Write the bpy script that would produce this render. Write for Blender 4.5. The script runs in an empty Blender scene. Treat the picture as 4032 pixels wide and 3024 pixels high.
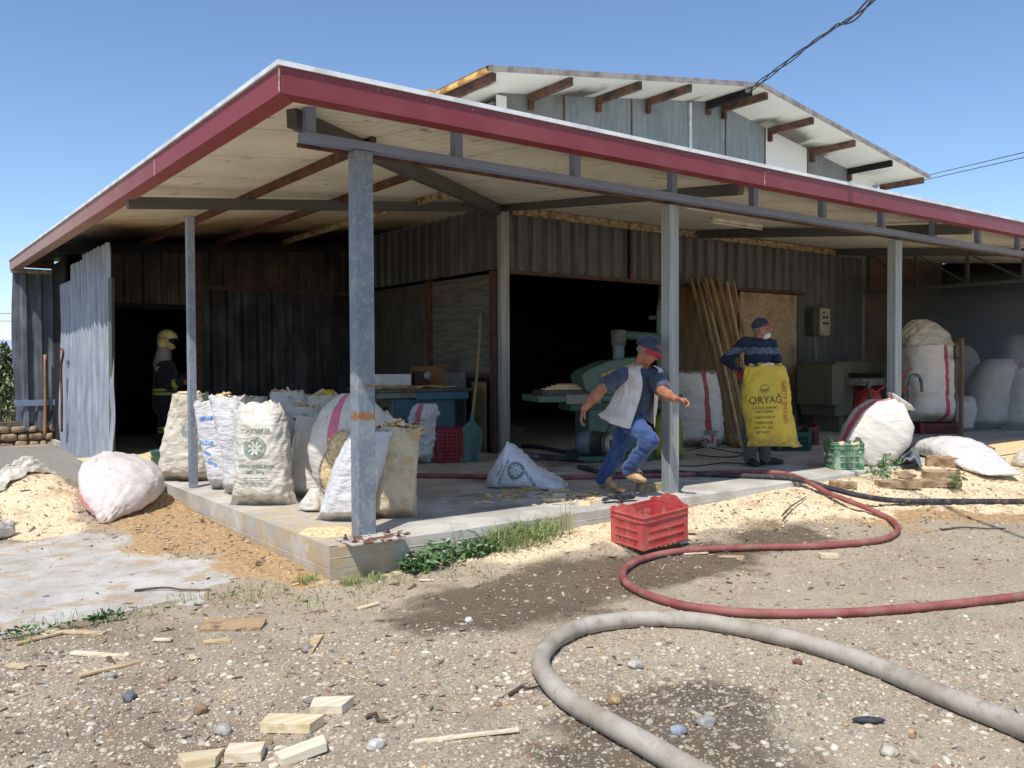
import bpy, bmesh, math, random
from math import sin, cos, pi, radians, atan2, sqrt, floor, exp
from mathutils import Vector, Matrix, noise, Quaternion
from mathutils.bvhtree import BVHTree
S = bpy.context.scene
COL = S.collection
V = Vector

# ------------------------------------------------------------------ camera
FPX, SL, HC = 3400.0, .256, 1.496
_a, _p, _r = radians(53.08), radians(1.35), radians(.3)
FW = V((cos(_a)*cos(_p), sin(_a)*cos(_p), -sin(_p)))
_R = V((sin(_a), -cos(_a), 0)); _U = _R.cross(FW)
RT = _R*cos(_r) - _U*sin(_r); UP = _U*cos(_r) + _R*sin(_r)
CAM = V((-2.526, -5.431, HC))
cd = bpy.data.cameras.new('camera'); cam = bpy.data.objects.new('camera', cd); COL.objects.link(cam)
cd.sensor_width = 36; cd.lens = FPX/4032*36; cd.clip_start = .05; cd.clip_end = 6000
M3 = Matrix((RT, UP, -FW)).transposed()
cam.matrix_world = Matrix.Translation(CAM) @ M3.to_4x4()
S.camera = cam
# ------------------------------------------------------------------ sky, sun, exposure
W = bpy.data.worlds.new('World'); S.world = W; W.use_nodes = True
SUNV = V((-.5, -.354, 1)).normalized()
wn = W.node_tree.nodes; bgn = wn['Background']
sky = wn.new('ShaderNodeTexSky'); sky.sky_type = 'NISHITA'; sky.sun_disc = False
sky.sun_elevation = math.asin(SUNV.z); sky.sun_rotation = atan2(SUNV.x, SUNV.y)
sky.altitude = 100; sky.air_density = 1.0; sky.dust_density = .1; sky.ozone_density = 5.0
W.node_tree.links.new(sky.outputs[0], bgn.inputs[0]); bgn.inputs[1].default_value = .15
sl = bpy.data.lights.new('sun', 'SUN'); sl.energy = 4.3; sl.angle = radians(.55); sl.color = (1, .955, .89)
so = bpy.data.objects.new('sun', sl); COL.objects.link(so)
so.rotation_euler = SUNV.to_track_quat('Z', 'Y').to_euler(); so.location = (-8, -8, 12)
S.view_settings.view_transform = 'Standard'; S.view_settings.look = 'None'
S.view_settings.exposure = .15; S.view_settings.gamma = 1

# ------------------------------------------------------------------ picking points on real surfaces
def ray(px, py): return FW + RT*((px-2016)/FPX) - UP*((py-1512)/FPX)
def G(px, py, z=0.): d = ray(px, py); return CAM + d*((z-CAM.z)/d.z)
def PY(px, py, y): d = ray(px, py); return CAM + d*((y-CAM.y)/d.y)
def PX(px, py, x): d = ray(px, py); return CAM + d*((x-CAM.x)/d.x)
def PD(px, py, dep): return CAM + ray(px, py)*dep
def lerp(a, b, t): return a+(b-a)*t
def interp(x, pts):
    if x <= pts[0][0]: return pts[0][1]
    for (a, b), (c, d) in zip(pts, pts[1:]):
        if x <= c: return b+(d-b)*(x-a)/(c-a)
    return pts[-1][1]
def sstep(a, b, x):
    t = max(0, min(1, (x-a)/(b-a))); return t*t*(3-2*t)
def nz(x, y, z=0., sc=1.): return noise.noise(V((x*sc, y*sc, z*sc)))
def fbm(x, y, z=0., o=4):
    s, a, f = 0, 1, 1
    for i in range(o): s += a*noise.noise(V((x*f, y*f, z*f+7.3*i))); a *= .5; f *= 2.03
    return s
def gz(x, y):
    "height of the yard"
    h = .012*fbm(x*.7, y*.7, 3, 3)
    if y < .05 or x > 0:
        hs = interp(x, [(-.3, 0), (.3, .0), (2, .11), (4.3, .165), (6, .2), (8, .235), (30, .25)])
        w = interp(x, [(0, .35), (2, .8), (4, 1.15), (8, 2.2), (30, 3)])
        if y < 0: h += hs*(1-sstep(.05, w, -y))
        else: h += hs
    if x < 0:
        hl = interp(y, [(-1, 0), (0, .0), (4, .1), (8, .17), (11, .18), (200, .2)])
        h += hl*(1 - .0*sstep(0, 3, -x)) if y > 0 else 0
    return h
def GG(px, py, dz=0.):
    z = 0
    for i in range(8):
        p = G(px, py, z+dz); z = gz(p.x, p.y)
    return p

# ------------------------------------------------------------------ materials
def lin(c):
    return tuple(((v/255+.055)/1.055)**2.4 if v > 10 else v/255/12.92 for v in c)+(1,)
class NB:
    def __init__(s, name, col=(.5, .5, .5), rough=.7, metal=0.):
        s.m = bpy.data.materials.new(name); s.m.use_nodes = True; s.t = s.m.node_tree
        s.b = s.t.nodes['Principled BSDF']; s.b.inputs['Roughness'].default_value = rough
        s.b.inputs['Metallic'].default_value = metal
        s.b.inputs['Base Color'].default_value = tuple(col)[:3]+(1,)
        s.co = None
    def n(s, ty, **kw):
        k = s.t.nodes.new('ShaderNode'+ty)
        for a, b in kw.items(): setattr(k, a, b)
        return k
    def l(s, a, b): s.t.links.new(a, b)
    def set(s, sock, v):
        if isinstance(v, bpy.types.NodeSocket): s.l(v, sock)
        elif isinstance(v, (tuple, list)) and len(v) == 3 and sock.type == 'RGBA': sock.default_value = tuple(v)+(1,)
        else: sock.default_value = v
    def obj(s):
        if not s.co: s.co = s.n('TexCoord').outputs['Object']
        return s.co
    def uv(s): return s.n('TexCoord').outputs['UV']
    def map(s, vec=None, scale=(1, 1, 1), rot=(0, 0, 0), loc=(0, 0, 0)):
        k = s.n('Mapping'); s.l(vec or s.obj(), k.inputs[0]); k.inputs['Scale'].default_value = scale
        k.inputs['Rotation'].default_value = rot; k.inputs['Location'].default_value = loc; return k.outputs[0]
    def noise(s, sc, det=4, vec=None, rough=.55, dist=0):
        k = s.n('TexNoise'); s.l(vec or s.obj(), k.inputs['Vector']); k.inputs['Scale'].default_value = sc
        k.inputs['Detail'].default_value = det; k.inputs['Roughness'].default_value = rough
        k.inputs['Distortion'].default_value = dist; return k.outputs['Fac']
    def vor(s, sc, vec=None, feat='F1', out='Distance', rnd=1):
        k = s.n('TexVoronoi', feature=feat); s.l(vec or s.obj(), k.inputs['Vector']); k.inputs['Scale'].default_value = sc
        k.inputs['Randomness'].default_value = rnd; return k.outputs[out]
    def math(s, op, a, b=0., c=None):
        k = s.n('Math', operation=op); s.set(k.inputs[0], a); s.set(k.inputs[1], b)
        if c is not None: s.set(k.inputs[2], c)
        return k.outputs[0]
    def ss(s, lo, hi, x):
        k = s.n('MapRange', interpolation_type='SMOOTHSTEP'); s.set(k.inputs[0], x)
        k.inputs[1].default_value = lo; k.inputs[2].default_value = hi; return k.outputs[0]
    def mix(s, f, a, b, mode='MIX'):
        k = s.n('Mix', data_type='RGBA', blend_type=mode); s.set(k.inputs[0], f); s.set(k.inputs[6], a); s.set(k.inputs[7], b)
        return k.outputs[2]
    def xyz(s, vec=None):
        k = s.n('SeparateXYZ'); s.l(vec or s.obj(), k.inputs[0]); return k.outputs
    def attr(s, name):
        return s.n('Attribute', attribute_name=name).outputs
    def col(s, c): s.set(s.b.inputs['Base Color'], c); return s
    def bump(s, h, st=.3, dist=.01):
        k = s.n('Bump'); s.set(k.inputs['Height'], h); k.inputs['Strength'].default_value = st; k.inputs['Distance'].default_value = dist
        if s.b.inputs['Normal'].links: s.l(s.b.inputs['Normal'].links[0].from_socket, k.inputs['Normal'])
        s.l(k.outputs[0], s.b.inputs['Normal']); return s
def simple(name, c1, c2=None, sc=4, rough=.7, metal=0, bsc=60, bst=.2, lo=.4, hi=.65, stretch=(1, 1, 1), det=6):
    n = NB(name, rough=rough, metal=metal); c1 = lin(c1); c2 = lin(c2) if c2 else tuple(v*.75 for v in c1[:3])+(1,)
    v = n.map(scale=stretch)
    n.col(n.mix(n.ss(lo, hi, n.noise(sc, det, v)), c1, c2))
    if bst: n.bump(n.noise(bsc, 4, v), bst, .01)
    return n.m
def mat_wood(name, c1, c2, ax=0, sc=1.):
    n = NB(name, rough=.75); st = [14*sc]*3; st[ax] = .8*sc
    g = n.noise(3, 6, n.map(scale=st), dist=.6)
    n.col(n.mix(n.ss(.35, .7, g), lin(c1), lin(c2))); n.bump(g, .25, .004); return n.m
def mat_paint(name, c, chip=(120, 75, 50), amt=.62, rough=.45, grime=.25, metal=0.):
    n = NB(name, rough=rough, metal=metal); c = lin(c)
    base = n.mix(n.math('MULTIPLY', n.ss(.4, .75, n.noise(3, 6)), grime), c, tuple(v*.45+.02 for v in c[:3])+(1,))
    base = n.mix(n.ss(amt, amt+.05, n.noise(9, 8, rough=.65)), base, lin(chip))
    n.col(base); n.bump(n.noise(35, 5), .12, .005); return n.m
def mat_galv(name, c, c2, streak=True):
    n = NB(name, rough=.5, metal=.15)
    f = n.noise(1, 5, n.map(scale=(22, 22, 1.2)))
    k = n.mix(n.ss(.35, .7, f), lin(c), lin(c2))
    k = n.mix(n.math('MULTIPLY', n.ss(.45, .6, n.vor(38, out='Color')), .25), k, tuple(min(1, v*1.35) for v in lin(c)[:3])+(1,))
    n.col(k); n.bump(n.noise(12, 4), .12, .01); return n.m
def mat_post(name, c, c2, rust):
    n = NB(name, rough=.5, metal=.1); z = n.xyz()[2]
    k = n.mix(n.ss(.4, .65, n.noise(5, 7)), lin(c), lin(c2))
    k = n.mix(n.math('MULTIPLY', n.ss(.52, .6, n.noise(30, 5)), .35), k, lin((170, 172, 165)))
    for zc, w, a in rust:
        band = n.math('SUBTRACT', 1, n.math('MULTIPLY', n.math('ABSOLUTE', n.math('SUBTRACT', z, zc)), 1/w))
        m = n.ss(.35, .6, n.math('ADD', n.math('MULTIPLY', band, a), n.math('MULTIPLY', n.math('SUBTRACT', n.noise(16, 7), .5), 1.6)))
        k = n.mix(m, k, lin((140, 98, 58)))
    n.col(k); n.bump(n.noise(50, 4), .15, .004); return n.m
def mat_sack(name, c=(226, 222, 214), dirt=(178, 165, 142), amt=.5, stripe=None, weave=.35, wr=.5, edge=None, blotch=None):
    n = NB(name, rough=.62); uv = n.uv(); u, v, _ = n.xyz(uv)
    n.b.inputs['Sheen Weight'].default_value = .1
    k = n.mix(n.math('MULTIPLY', n.ss(.42, .75, n.noise(4.5, 7, rough=.62)), amt), lin(c), lin(dirt))
    k = n.mix(n.math('MULTIPLY', n.ss(.25, .0, v), n.math('MULTIPLY', n.ss(.35, .6, n.noise(14, 5)), .65)), k, lin((150, 128, 98)))
    k = n.mix(n.math('MULTIPLY', n.ss(.64, .72, n.noise(11, 6)), .5), k, lin((150, 120, 82)))
    if blotch: k = n.mix(n.ss(.5, .66, n.noise(7, 6, rough=.6)), k, lin(blotch))
    for st in (stripe or []):
        u0, w, sc = st[:3]
        du = n.math('ABSOLUTE', n.math('SUBTRACT', n.math('ADD', u, n.math('MULTIPLY', n.math('SUBTRACT', n.noise(2.5, 2), .5), .02)), u0))
        m = n.math('MULTIPLY', n.math('LESS_THAN', du, w), n.ss(.18, .4, n.noise(30, 4)))
        k = n.mix(m, k, lin(sc))
    n.col(k)
    a = n.n('TexWave', wave_type='BANDS', bands_direction='X'); n.l(n.map(uv, (130, 0, 0)), a.inputs[0]); a.inputs['Scale'].default_value = 1
    b = n.n('TexWave', wave_type='BANDS', bands_direction='Y'); n.l(n.map(uv, (0, 110, 0)), b.inputs[0]); b.inputs['Scale'].default_value = 1
    n.bump(n.math('ADD', a.outputs['Fac'], b.outputs['Fac']), weave*.3, .002)
    n.bump(n.noise(1, 3, n.map(scale=(6, 6, 20)), rough=.4, dist=.8), wr*.8, .025)
    n.bump(n.noise(2.0, 2, n.map(scale=(3, 3, 6), rot=(.5, .3, .2)), dist=1.2), wr*.8, .05)
    return n.m

# ------------------------------------------------------------------ objects and meshes
def mk(name, verts, faces, mat, parent=None, smooth=False, uvs=None):
    me = bpy.data.meshes.new(name); me.from_pydata([tuple(v) for v in verts], [], faces); me.update()
    for m in (mat if isinstance(mat, (list, tuple)) else [mat]): me.materials.append(m)
    if smooth: me.polygons.foreach_set('use_smooth', [True]*len(me.polygons))
    if uvs:
        ul = me.uv_layers.new(name='UVMap')
        for lp in me.loops: ul.data[lp.index].uv = uvs[lp.vertex_index]
    o = bpy.data.objects.new(name, me); COL.objects.link(o)
    if parent: par(o, parent)
    return o
def par(o, p): o.parent = p; o.matrix_parent_inverse = Matrix.Translation(-p.location) if not (p.rotation_euler.x or p.rotation_euler.y or p.rotation_euler.z) else p.matrix_basis.inverted()
def tag(o, label=None, cat=None, group=None, kind=None):
    if label: o['label'] = label
    if cat: o['category'] = cat
    if group: o['group'] = group
    if kind: o['kind'] = kind
    return o
def thing(name, label, cat, loc=(0, 0, 0), group=None):
    o = bpy.data.objects.new(name, None); COL.objects.link(o); o.location = loc; o.empty_display_size = .1
    return tag(o, label, cat, group)
class MB:
    def __init__(s): s.v = []; s.f = []; s.mi = []
    def add(s, vs, fs):
        k = len(s.v); s.v += [V(v) for v in vs]; s.f += [tuple(i+k for i in f) for f in fs]; return s
    def box(s, c, sz, R=None):
        c = V(c); x, y, z = (a/2 for a in sz); P = [V((i*x, j*y, k*z)) for i in (-1, 1) for j in (-1, 1) for k in (-1, 1)]
        if R is not None: P = [R @ p for p in P]
        return s.add([c+p for p in P], [(0, 1, 3, 2), (4, 6, 7, 5), (0, 4, 5, 1), (2, 3, 7, 6), (0, 2, 6, 4), (1, 5, 7, 3)])
    def bx(s, x0, x1, y0, y1, z0, z1): return s.box(((x0+x1)/2, (y0+y1)/2, (z0+z1)/2), (abs(x1-x0), abs(y1-y0), abs(z1-z0)))
    def beam(s, p, q, w, h, up=V((0, 0, 1))):
        p, q = V(p), V(q); d = (q-p).normalized(); r = d.cross(up).normalized(); u = r.cross(d)
        return s.add([e+r*(a*w/2)+u*(b*h/2) for e in (p, q) for a, b in ((-1, -1), (1, -1), (1, 1), (-1, 1))],
                     [(0, 3, 2, 1), (4, 5, 6, 7), (0, 1, 5, 4), (1, 2, 6, 5), (2, 3, 7, 6), (3, 0, 4, 7)])
    def tube(s, path, r, n=10, caps=True, sq=1.):
        path = [V(p) for p in path]; rr = r if hasattr(r, '__len__') else [r]*len(path); k = len(s.v); L = len(path)
        prev = None
        for i, p in enumerate(path):
            d = (path[min(i+1, L-1)]-path[max(i-1, 0)]).normalized()
            if prev is None:
                a = V((0, 0, 1)) if abs(d.z) < .9 else V((1, 0, 0)); u = d.cross(a).normalized()
            else: u = (prev-d*prev.dot(d)).normalized()
            w = d.cross(u); prev = u
            for j in range(n):
                t = 2*pi*j/n; s.v.append(p+(u*cos(t)+w*sin(t)*sq)*rr[i])
        for i in range(L-1):
            for j in range(n):
                a = k+i*n+j; b = k+i*n+(j+1) % n; s.f.append((a, b, b+n, a+n))
        if caps: s.f.append(tuple(k+j for j in range(n))[::-1]); s.f.append(tuple(k+(L-1)*n+j for j in range(n)))
        return s
    def cyl(s, p, q, r, n=20, r2=None): return s.tube([p, q], [r, r if r2 is None else r2], n)
    def lathe(s, c, prof, n=24, R=None):
        c = V(c); k = len(s.v)
        for r, z in prof:
            for j in range(n):
                p = V((r*cos(2*pi*j/n), r*sin(2*pi*j/n), z)); s.v.append(c+(R @ p if R is not None else p))
        for i in range(len(prof)-1):
            for j in range(n):
                a = k+i*n+j; b = k+i*n+(j+1) % n; s.f.append((a, b, b+n, a+n))
        s.f.append(tuple(k+j for j in range(n))[::-1]); s.f.append(tuple(k+(len(prof)-1)*n+j for j in range(n)))
        return s
    def ell(s, c, ax, R=None, nu=16, nv=10):
        c = V(c); k = len(s.v)
        for i in range(nv+1):
            t = pi*i/nv; t = min(max(t, .02), pi-.02)
            for j in range(nu):
                f = 2*pi*j/nu; p = V((ax[0]*sin(t)*cos(f), ax[1]*sin(t)*sin(f), -ax[2]*cos(t))); s.v.append(c+(R @ p if R is not None else p))
        for i in range(nv):
            for j in range(nu):
                a = k+i*nu+j; b = k+i*nu+(j+1) % nu; s.f.append((a, b, b+nu, a+nu))
        s.f.append(tuple(k+j for j in range(nu))[::-1]); s.f.append(tuple(k+nv*nu+j for j in range(nu)))
        return s
    def cap(s, p, q, r1, r2, n=14, flat=1., up=None):
        "tapered capsule"
        p, q = V(p), V(q); d = (q-p); L = d.length; d.normalize()
        a = up or (V((0, 0, 1)) if abs(d.z) < .9 else V((1, 0, 0))); u = d.cross(a).normalized(); w = d.cross(u)
        k = len(s.v); rings = []
        for i in range(5):
            t = pi/2*(i/4.); rings.append((-cos(t)*r1*(1 if i else .999), sin(t)*r1+.0005))
        for i in range(5):
            t = pi/2*(i/4.); rings.append((L+sin(t)*r2, cos(t)*r2+.0005))
        for h, r in rings:
            for j in range(n):
                f = 2*pi*j/n; s.v.append(p+d*h+u*(cos(f)*r)+w*(sin(f)*r*flat))
        for i in range(len(rings)-1):
            for j in range(n):
                A = k+i*n+j; B = k+i*n+(j+1) % n; s.f.append((A, B, B+n, A+n))
        s.f.append(tuple(k+j for j in range(n))[::-1]); s.f.append(tuple(k+(len(rings)-1)*n+j for j in range(n)))
        return s
    def build(s, name, mat, parent=None, smooth=False, bevel=0., disp=None, uvs=None):
        o = mk(name, s.v, s.f, mat, parent, smooth, uvs)
        if bevel:
            m = o.modifiers.new('bevel', 'BEVEL'); m.width = bevel; m.segments = 2; m.limit_method = 'ANGLE'
        return o
def Rz(a): return Matrix.Rotation(a, 3, 'Z')
def Rx(a): return Matrix.Rotation(a, 3, 'X')
def Ry(a): return Matrix.Rotation(a, 3, 'Y')
def catmull(P, n=8):
    P = [V(p) for p in P]; out = []
    for i in range(len(P)-1):
        a = P[max(i-1, 0)]; b = P[i]; c = P[i+1]; d = P[min(i+2, len(P)-1)]
        for k in range(n):
            t = k/n; out.append(.5*((2*b)+(c-a)*t+(2*a-5*b+4*c-d)*t*t+(3*b-a-3*c+d)*t**3))
    out.append(P[-1]); return out
def remesh(mb, vox=.012, smooth=6, fac=.5, fold=None):
    "one continuous skin grown round overlapping volumes; returns verts, faces"
    me = bpy.data.meshes.new('t'); me.from_pydata([tuple(v) for v in mb.v], [], mb.f)
    o = bpy.data.objects.new('t', me); COL.objects.link(o)
    m = o.modifiers.new('r', 'REMESH'); m.mode = 'VOXEL'; m.voxel_size = vox
    if smooth: k = o.modifiers.new('s', 'SMOOTH'); k.iterations = smooth; k.factor = fac
    dg = bpy.context.evaluated_depsgraph_get(); e = o.evaluated_get(dg); x = e.to_mesh()
    vs = [v.co.copy() for v in x.vertices]; fs = [tuple(p.vertices) for p in x.polygons]; ns = [v.normal.copy() for v in x.vertices]
    e.to_mesh_clear(); bpy.data.objects.remove(o); bpy.data.meshes.remove(me)
    if fold: vs = [v+n*fold(v) for v, n in zip(vs, ns)]
    return vs, fs
def corr(name, o, u, L, z0, z1, pitch, dep, nrm, mat, parent, trap=.3, rows=1, warp=None, label=None):
    "corrugated sheet: origin o, along u, height functions of u"
    o = V(o); u = V(u).normalized(); nrm = V(nrm); v = []; f = []; us = []
    if trap:
        n = int(L/pitch)+1
        for i in range(n):
            for a, d in ((0, 0), (1-trap-.12, 0), (1-trap, 1), (.94, 1)):
                t = (i+a)*pitch
                if t <= L: us.append((t, d*dep))
    else:
        n = int(L/pitch*8)
        us = [(L*i/n, dep*.5*(1+sin(2*pi*L*i/n/pitch))) for i in range(n+1)]
    F0 = z0 if callable(z0) else (lambda t: z0); F1 = z1 if callable(z1) else (lambda t: z1)
    for t, d in us:
        for r in range(rows+1):
            z = lerp(F0(t), F1(t), r/rows); p = o+u*t+nrm*d; p.z = z
            if warp: p += warp(t, z)
            v.append(p)
    k = rows+1
    for i in range(len(us)-1):
        for r in range(rows): f.append((i*k+r, (i+1)*k+r, (i+1)*k+r+1, i*k+r+1))
    ob = mk(name, v, f, mat, parent)
    sm = ob.modifiers.new('thick', 'SOLIDIFY'); sm.thickness = .0012
    if label: ob['label'] = label
    return ob
# ================================================================== GROUND
import numpy as np
random.seed(4)
K = 4032/2212
def poly(pts): return np.array([tuple(GG(x*K, y*K))[:2] for x, y in pts])
def sdist(P, X, Y):
    n = len(P); d = np.full(X.shape, 1e9); ins = np.zeros(X.shape, bool)
    for i in range(n):
        ax, ay = P[i]; bx, by = P[(i+1) % n]
        ex, ey = bx-ax, by-ay; t = np.clip(((X-ax)*ex+(Y-ay)*ey)/(ex*ex+ey*ey+1e-9), 0, 1)
        d = np.minimum(d, np.hypot(X-ax-ex*t, Y-ay-ey*t))
        c = ((ay > Y) != (by > Y)) & (X < (bx-ax)*(Y-ay)/((by-ay) if by != ay else 1e-9)+ax); ins ^= c
    return np.where(ins, d, -d)
def axis(parts):
    out = []
    for a, b, st in parts: out += list(np.arange(a, b-1e-6, st))
    return np.array(out+[parts[-1][1]])
gx = axis([(-400, -60, 40), (-60, -12, 6), (-12, -4.5, .5), (-4.5, 6.5, .035), (6.5, 10, .08), (10, 20, .5), (20, 60, 8), (60, 400, 40)])
gy = axis([(-60, -10, 10), (-10, -5, .5), (-5, .2, .035), (.2, 6, .09), (6, 13, .25), (13, 40, 3), (40, 800, 60)])
X, Y = np.meshgrid(gx, gy, indexing='ij'); nx, ny = X.shape
polys = dict(
 conc=[(-900, 1420), (0, 1372), (120, 1345), (240, 1320), (330, 1300), (440, 1290), (520, 1245), (480, 1215), (330, 1195), (300, 1160), (200, 1150), (0, 1180), (-900, 1200)],
 grey=[(-900, 1000), (145, 983), (245, 1008), (320, 1040), (160, 1062), (0, 1040), (-900, 1050)],
 org1=[(345, 1060), (560, 1145), (712, 1262), (640, 1266), (540, 1256), (490, 1215), (340, 1195), (300, 1160), (200, 1150), (170, 1070), (330, 1045)],
 saw1=[(-900, 1040), (60, 1035), (150, 1050), (165, 1100), (190, 1150), (60, 1165), (-900, 1180)],
 saw2=[(720, 1262), (830, 1245), (900, 1225), (1080, 1222), (1180, 1192), (1330, 1182), (1480, 1160), (1520, 1158), (1640, 1128), (1720, 1105), (1900, 1120), (2000, 1095), (3300, 1105), (3300, 950), (2000, 950), (1700, 1000), (1480, 1065), (1320, 1085), (1000, 1150), (720, 1225)],
 org2=[(1640, 1075), (1850, 1055), (2000, 1085), (2260, 1090), (2260, 1130), (1950, 1135), (1750, 1115)],
 wetA=[(820, 1340), (900, 1290), (1050, 1250), (1200, 1215), (1330, 1190), (1500, 1170), (1620, 1130), (1760, 1135), (1790, 1160), (1730, 1195), (1650, 1200), (1620, 1235), (1520, 1262), (1400, 1275), (1330, 1310), (1180, 1345), (1000, 1370), (880, 1365)],
 wetB=[(1100, 1700), (1130, 1600), (1250, 1560), (1400, 1520), (1560, 1500), (1700, 1510), (1750, 1550), (1700, 1610), (1650, 1700)])
Zc = np.zeros(X.shape); N1 = np.zeros(X.shape); N2 = np.zeros(X.shape)
for i in range(nx):
    for j in range(ny):
        x, y = gx[i], gy[j]; Zc[i, j] = gz(x, y)
        if -5 < x < 20 and -5 < y < 13: N1[i, j] = fbm(x*1.7, y*1.7, 1, 4); N2[i, j] = fbm(x*7, y*7, 9, 3)
NN = .16*N1+.07*N2
def mask(k, w=.12, s=1., off=0.): return np.clip((sdist(poly(polys[k]), X, Y)+NN*s+off)/(2*w)+.5, 0, 1)
mS = np.maximum(mask('saw1', .2), mask('saw2', .16, 1.2)); mO = np.maximum(mask('org1', .2, 1.4, .02), mask('org2', .25, 2)*.8)
mC = mask('conc', .06, 1.2); mG = mask('grey', .12); mW = np.maximum(mask('wetA', .16, 1.5), mask('wetB', .12, 1.6, .03))
fine = np.zeros(X.shape)
for i in range(nx):
    for j in range(ny):
        x, y = gx[i], gy[j]
        if -4.6 < x < 10 and -5.1 < y < 6:
            a = noise.noise(V((x*11, y*11, 0))); b = noise.noise(V((x*31, y*31, 4)))
            s = mS[i, j]; o = mO[i, j]
            fine[i, j] = (1-mC[i, j]*.9)*(.005*a+.004*b) + s*(.018*abs(noise.noise(V((x*5, y*5, 2))))+.008*b) + o*.012*a
# heap of sawdust spilled at the left and rim of dust on the old concrete
hp = GG(100*K, 1100*K)
heap = .25*np.exp(-(((X-hp.x+.15)/.5)**2+((Y-hp.y-.1)/.6)**2)) + .13*np.exp(-(((X-hp.x)/1.0)**2+((Y-hp.y)/.7)**2))
Zc = Zc+fine+heap*(1+.10*N2)+.03*mO*(X < .3)
vs = np.stack([X, Y, Zc], -1).reshape(-1, 3)
fs = [(i*ny+j, (i+1)*ny+j, (i+1)*ny+j+1, i*ny+j+1) for i in range(nx-1) for j in range(ny-1)]
me = bpy.data.meshes.new('ground'); me.from_pydata(vs.tolist(), [], fs); me.polygons.foreach_set('use_smooth', [True]*len(me.polygons))
for nm, m in (('saw', mS), ('org', mO), ('conc', mC), ('grey', mG), ('wet', mW)):
    a = me.attributes.new(nm, 'FLOAT', 'POINT'); a.data.foreach_set('value', m.reshape(-1).astype(np.float32))
def mat_ground():
    n = NB('ground_dirt', rough=.95); A = lambda k: n.attr(k)['Fac']
    fine = n.noise(55, 8, rough=.7); mid = n.noise(6, 6); big = n.noise(1.1, 5)
    d = n.mix(n.ss(.3, .7, fine), lin((130, 116, 97)), lin((200, 184, 158)))
    d = n.mix(n.math('MULTIPLY', n.ss(.35, .7, mid), .45), d, lin((146, 127, 104)))
    d = n.mix(n.math('MULTIPLY', n.ss(.4, .65, big), .4), d, lin((192, 177, 152)))
    xx, yy2, _z = n.xyz(); d = n.mix(n.math('MULTIPLY', n.math('MULTIPLY', n.ss(-.2, -1.4, xx), n.ss(.38, .62, n.noise(1.6, 6))), .55), d, lin((116, 96, 76)))
    # small grit in the dirt
    vd = n.vor(75); vc = n.vor(75, out='Color'); g = n.math('MULTIPLY', n.ss(.42, .3, vd), n.math('GREATER_THAN', n.xyz(vc)[0], .62))
    d = n.mix(n.math('MULTIPLY', g, .8), d, n.mix(n.xyz(vc)[1], lin((205, 195, 178)), lin((120, 108, 96))))
    edge = n.math('MULTIPLY', n.math('SUBTRACT', n.noise(28, 6, rough=.7), .5), .8)
    M = lambda k, lo=.35, hi=.65: n.ss(lo, hi, n.math('ADD', A(k), edge))
    # old concrete
    cc = n.mix(n.ss(.35, .65, n.noise(2.2, 8, rough=.65)), lin((176, 170, 160)), lin((205, 200, 192)))
    cc = n.mix(n.math('MULTIPLY', n.ss(.5, .62, n.noise(3.1, 8, rough=.7, vec=n.map(scale=(1, 1.6, 1), loc=(3, 1, 0)))), .75), cc, lin((176, 150, 112)))
    cc = n.mix(n.ss(.68, .72, n.noise(45, 3)), cc, lin((120, 105, 85)))
    gr = n.mix(n.ss(.3, .7, n.noise(40, 6, rough=.75)), lin((104, 100, 92)), lin((168, 162, 150)))
    sw = n.mix(n.ss(.3, .7, n.noise(48, 7, rough=.75)), lin((206, 178, 134)), lin((246, 232, 200)))
    sw = n.mix(n.math('MULTIPLY', n.ss(.5, .68, n.noise(4, 7, rough=.7)), .6), sw, lin((168, 126, 78)))
    og = n.mix(n.ss(.3, .7, n.noise(30, 7, rough=.75)), lin((148, 114, 76)), lin((204, 172, 126)))
    k = n.mix(M('grey'), d, gr); k = n.mix(M('conc'), k, cc); k = n.mix(M('org'), k, og); k = n.mix(M('saw'), k, sw)
    w = n.ss(.1, .95, n.math('ADD', A('wet'), n.math('MULTIPLY', edge, .7)))
    k = n.mix(n.math('MULTIPLY', w, .8), k, n.mix(1., k, lin((128, 116, 105)), 'MULTIPLY'))
    far = n.ss(13, 17, n.xyz()[1])
    gs = n.mix(n.ss(.4, .6, n.noise(.8, 8)), lin((120, 122, 62)), lin((176, 160, 104)))
    k = n.mix(far, k, gs); n.col(k)
    n.set(n.b.inputs['Roughness'], n.math('SUBTRACT', .95, n.math('MULTIPLY', w, .22)))
    n.bump(fine, .55, .02); n.bump(n.ss(.45, .2, vd), .35, .008); n.bump(n.noise(160, 4), .35, .005); return n.m
me.materials.append(mat_ground())
ground = bpy.data.objects.new('ground', me); COL.objects.link(ground); ground['kind'] = 'structure'
def gmask(M, x, y):
    i = int(np.searchsorted(gx, x)); j = int(np.searchsorted(gy, y)); return M[min(i, nx-1), min(j, ny-1)]
def gh(x, y):
    i = min(max(int(np.searchsorted(gx, x)), 0), nx-1); j = min(max(int(np.searchsorted(gy, y)), 0), ny-1); return float(Zc[i, j])
def prj(p):
    d = V(p)-CAM; k = d.dot(FW); return (2016+FPX*d.dot(RT)/k, 1512-FPX*d.dot(UP)/k, k) if k > .2 else (0, 0, -1)
def inview(p, m=1000):
    x, y, k = prj(p); return k > 0 and -m < x < 4032+m and -m < y < 3024+m
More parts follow.
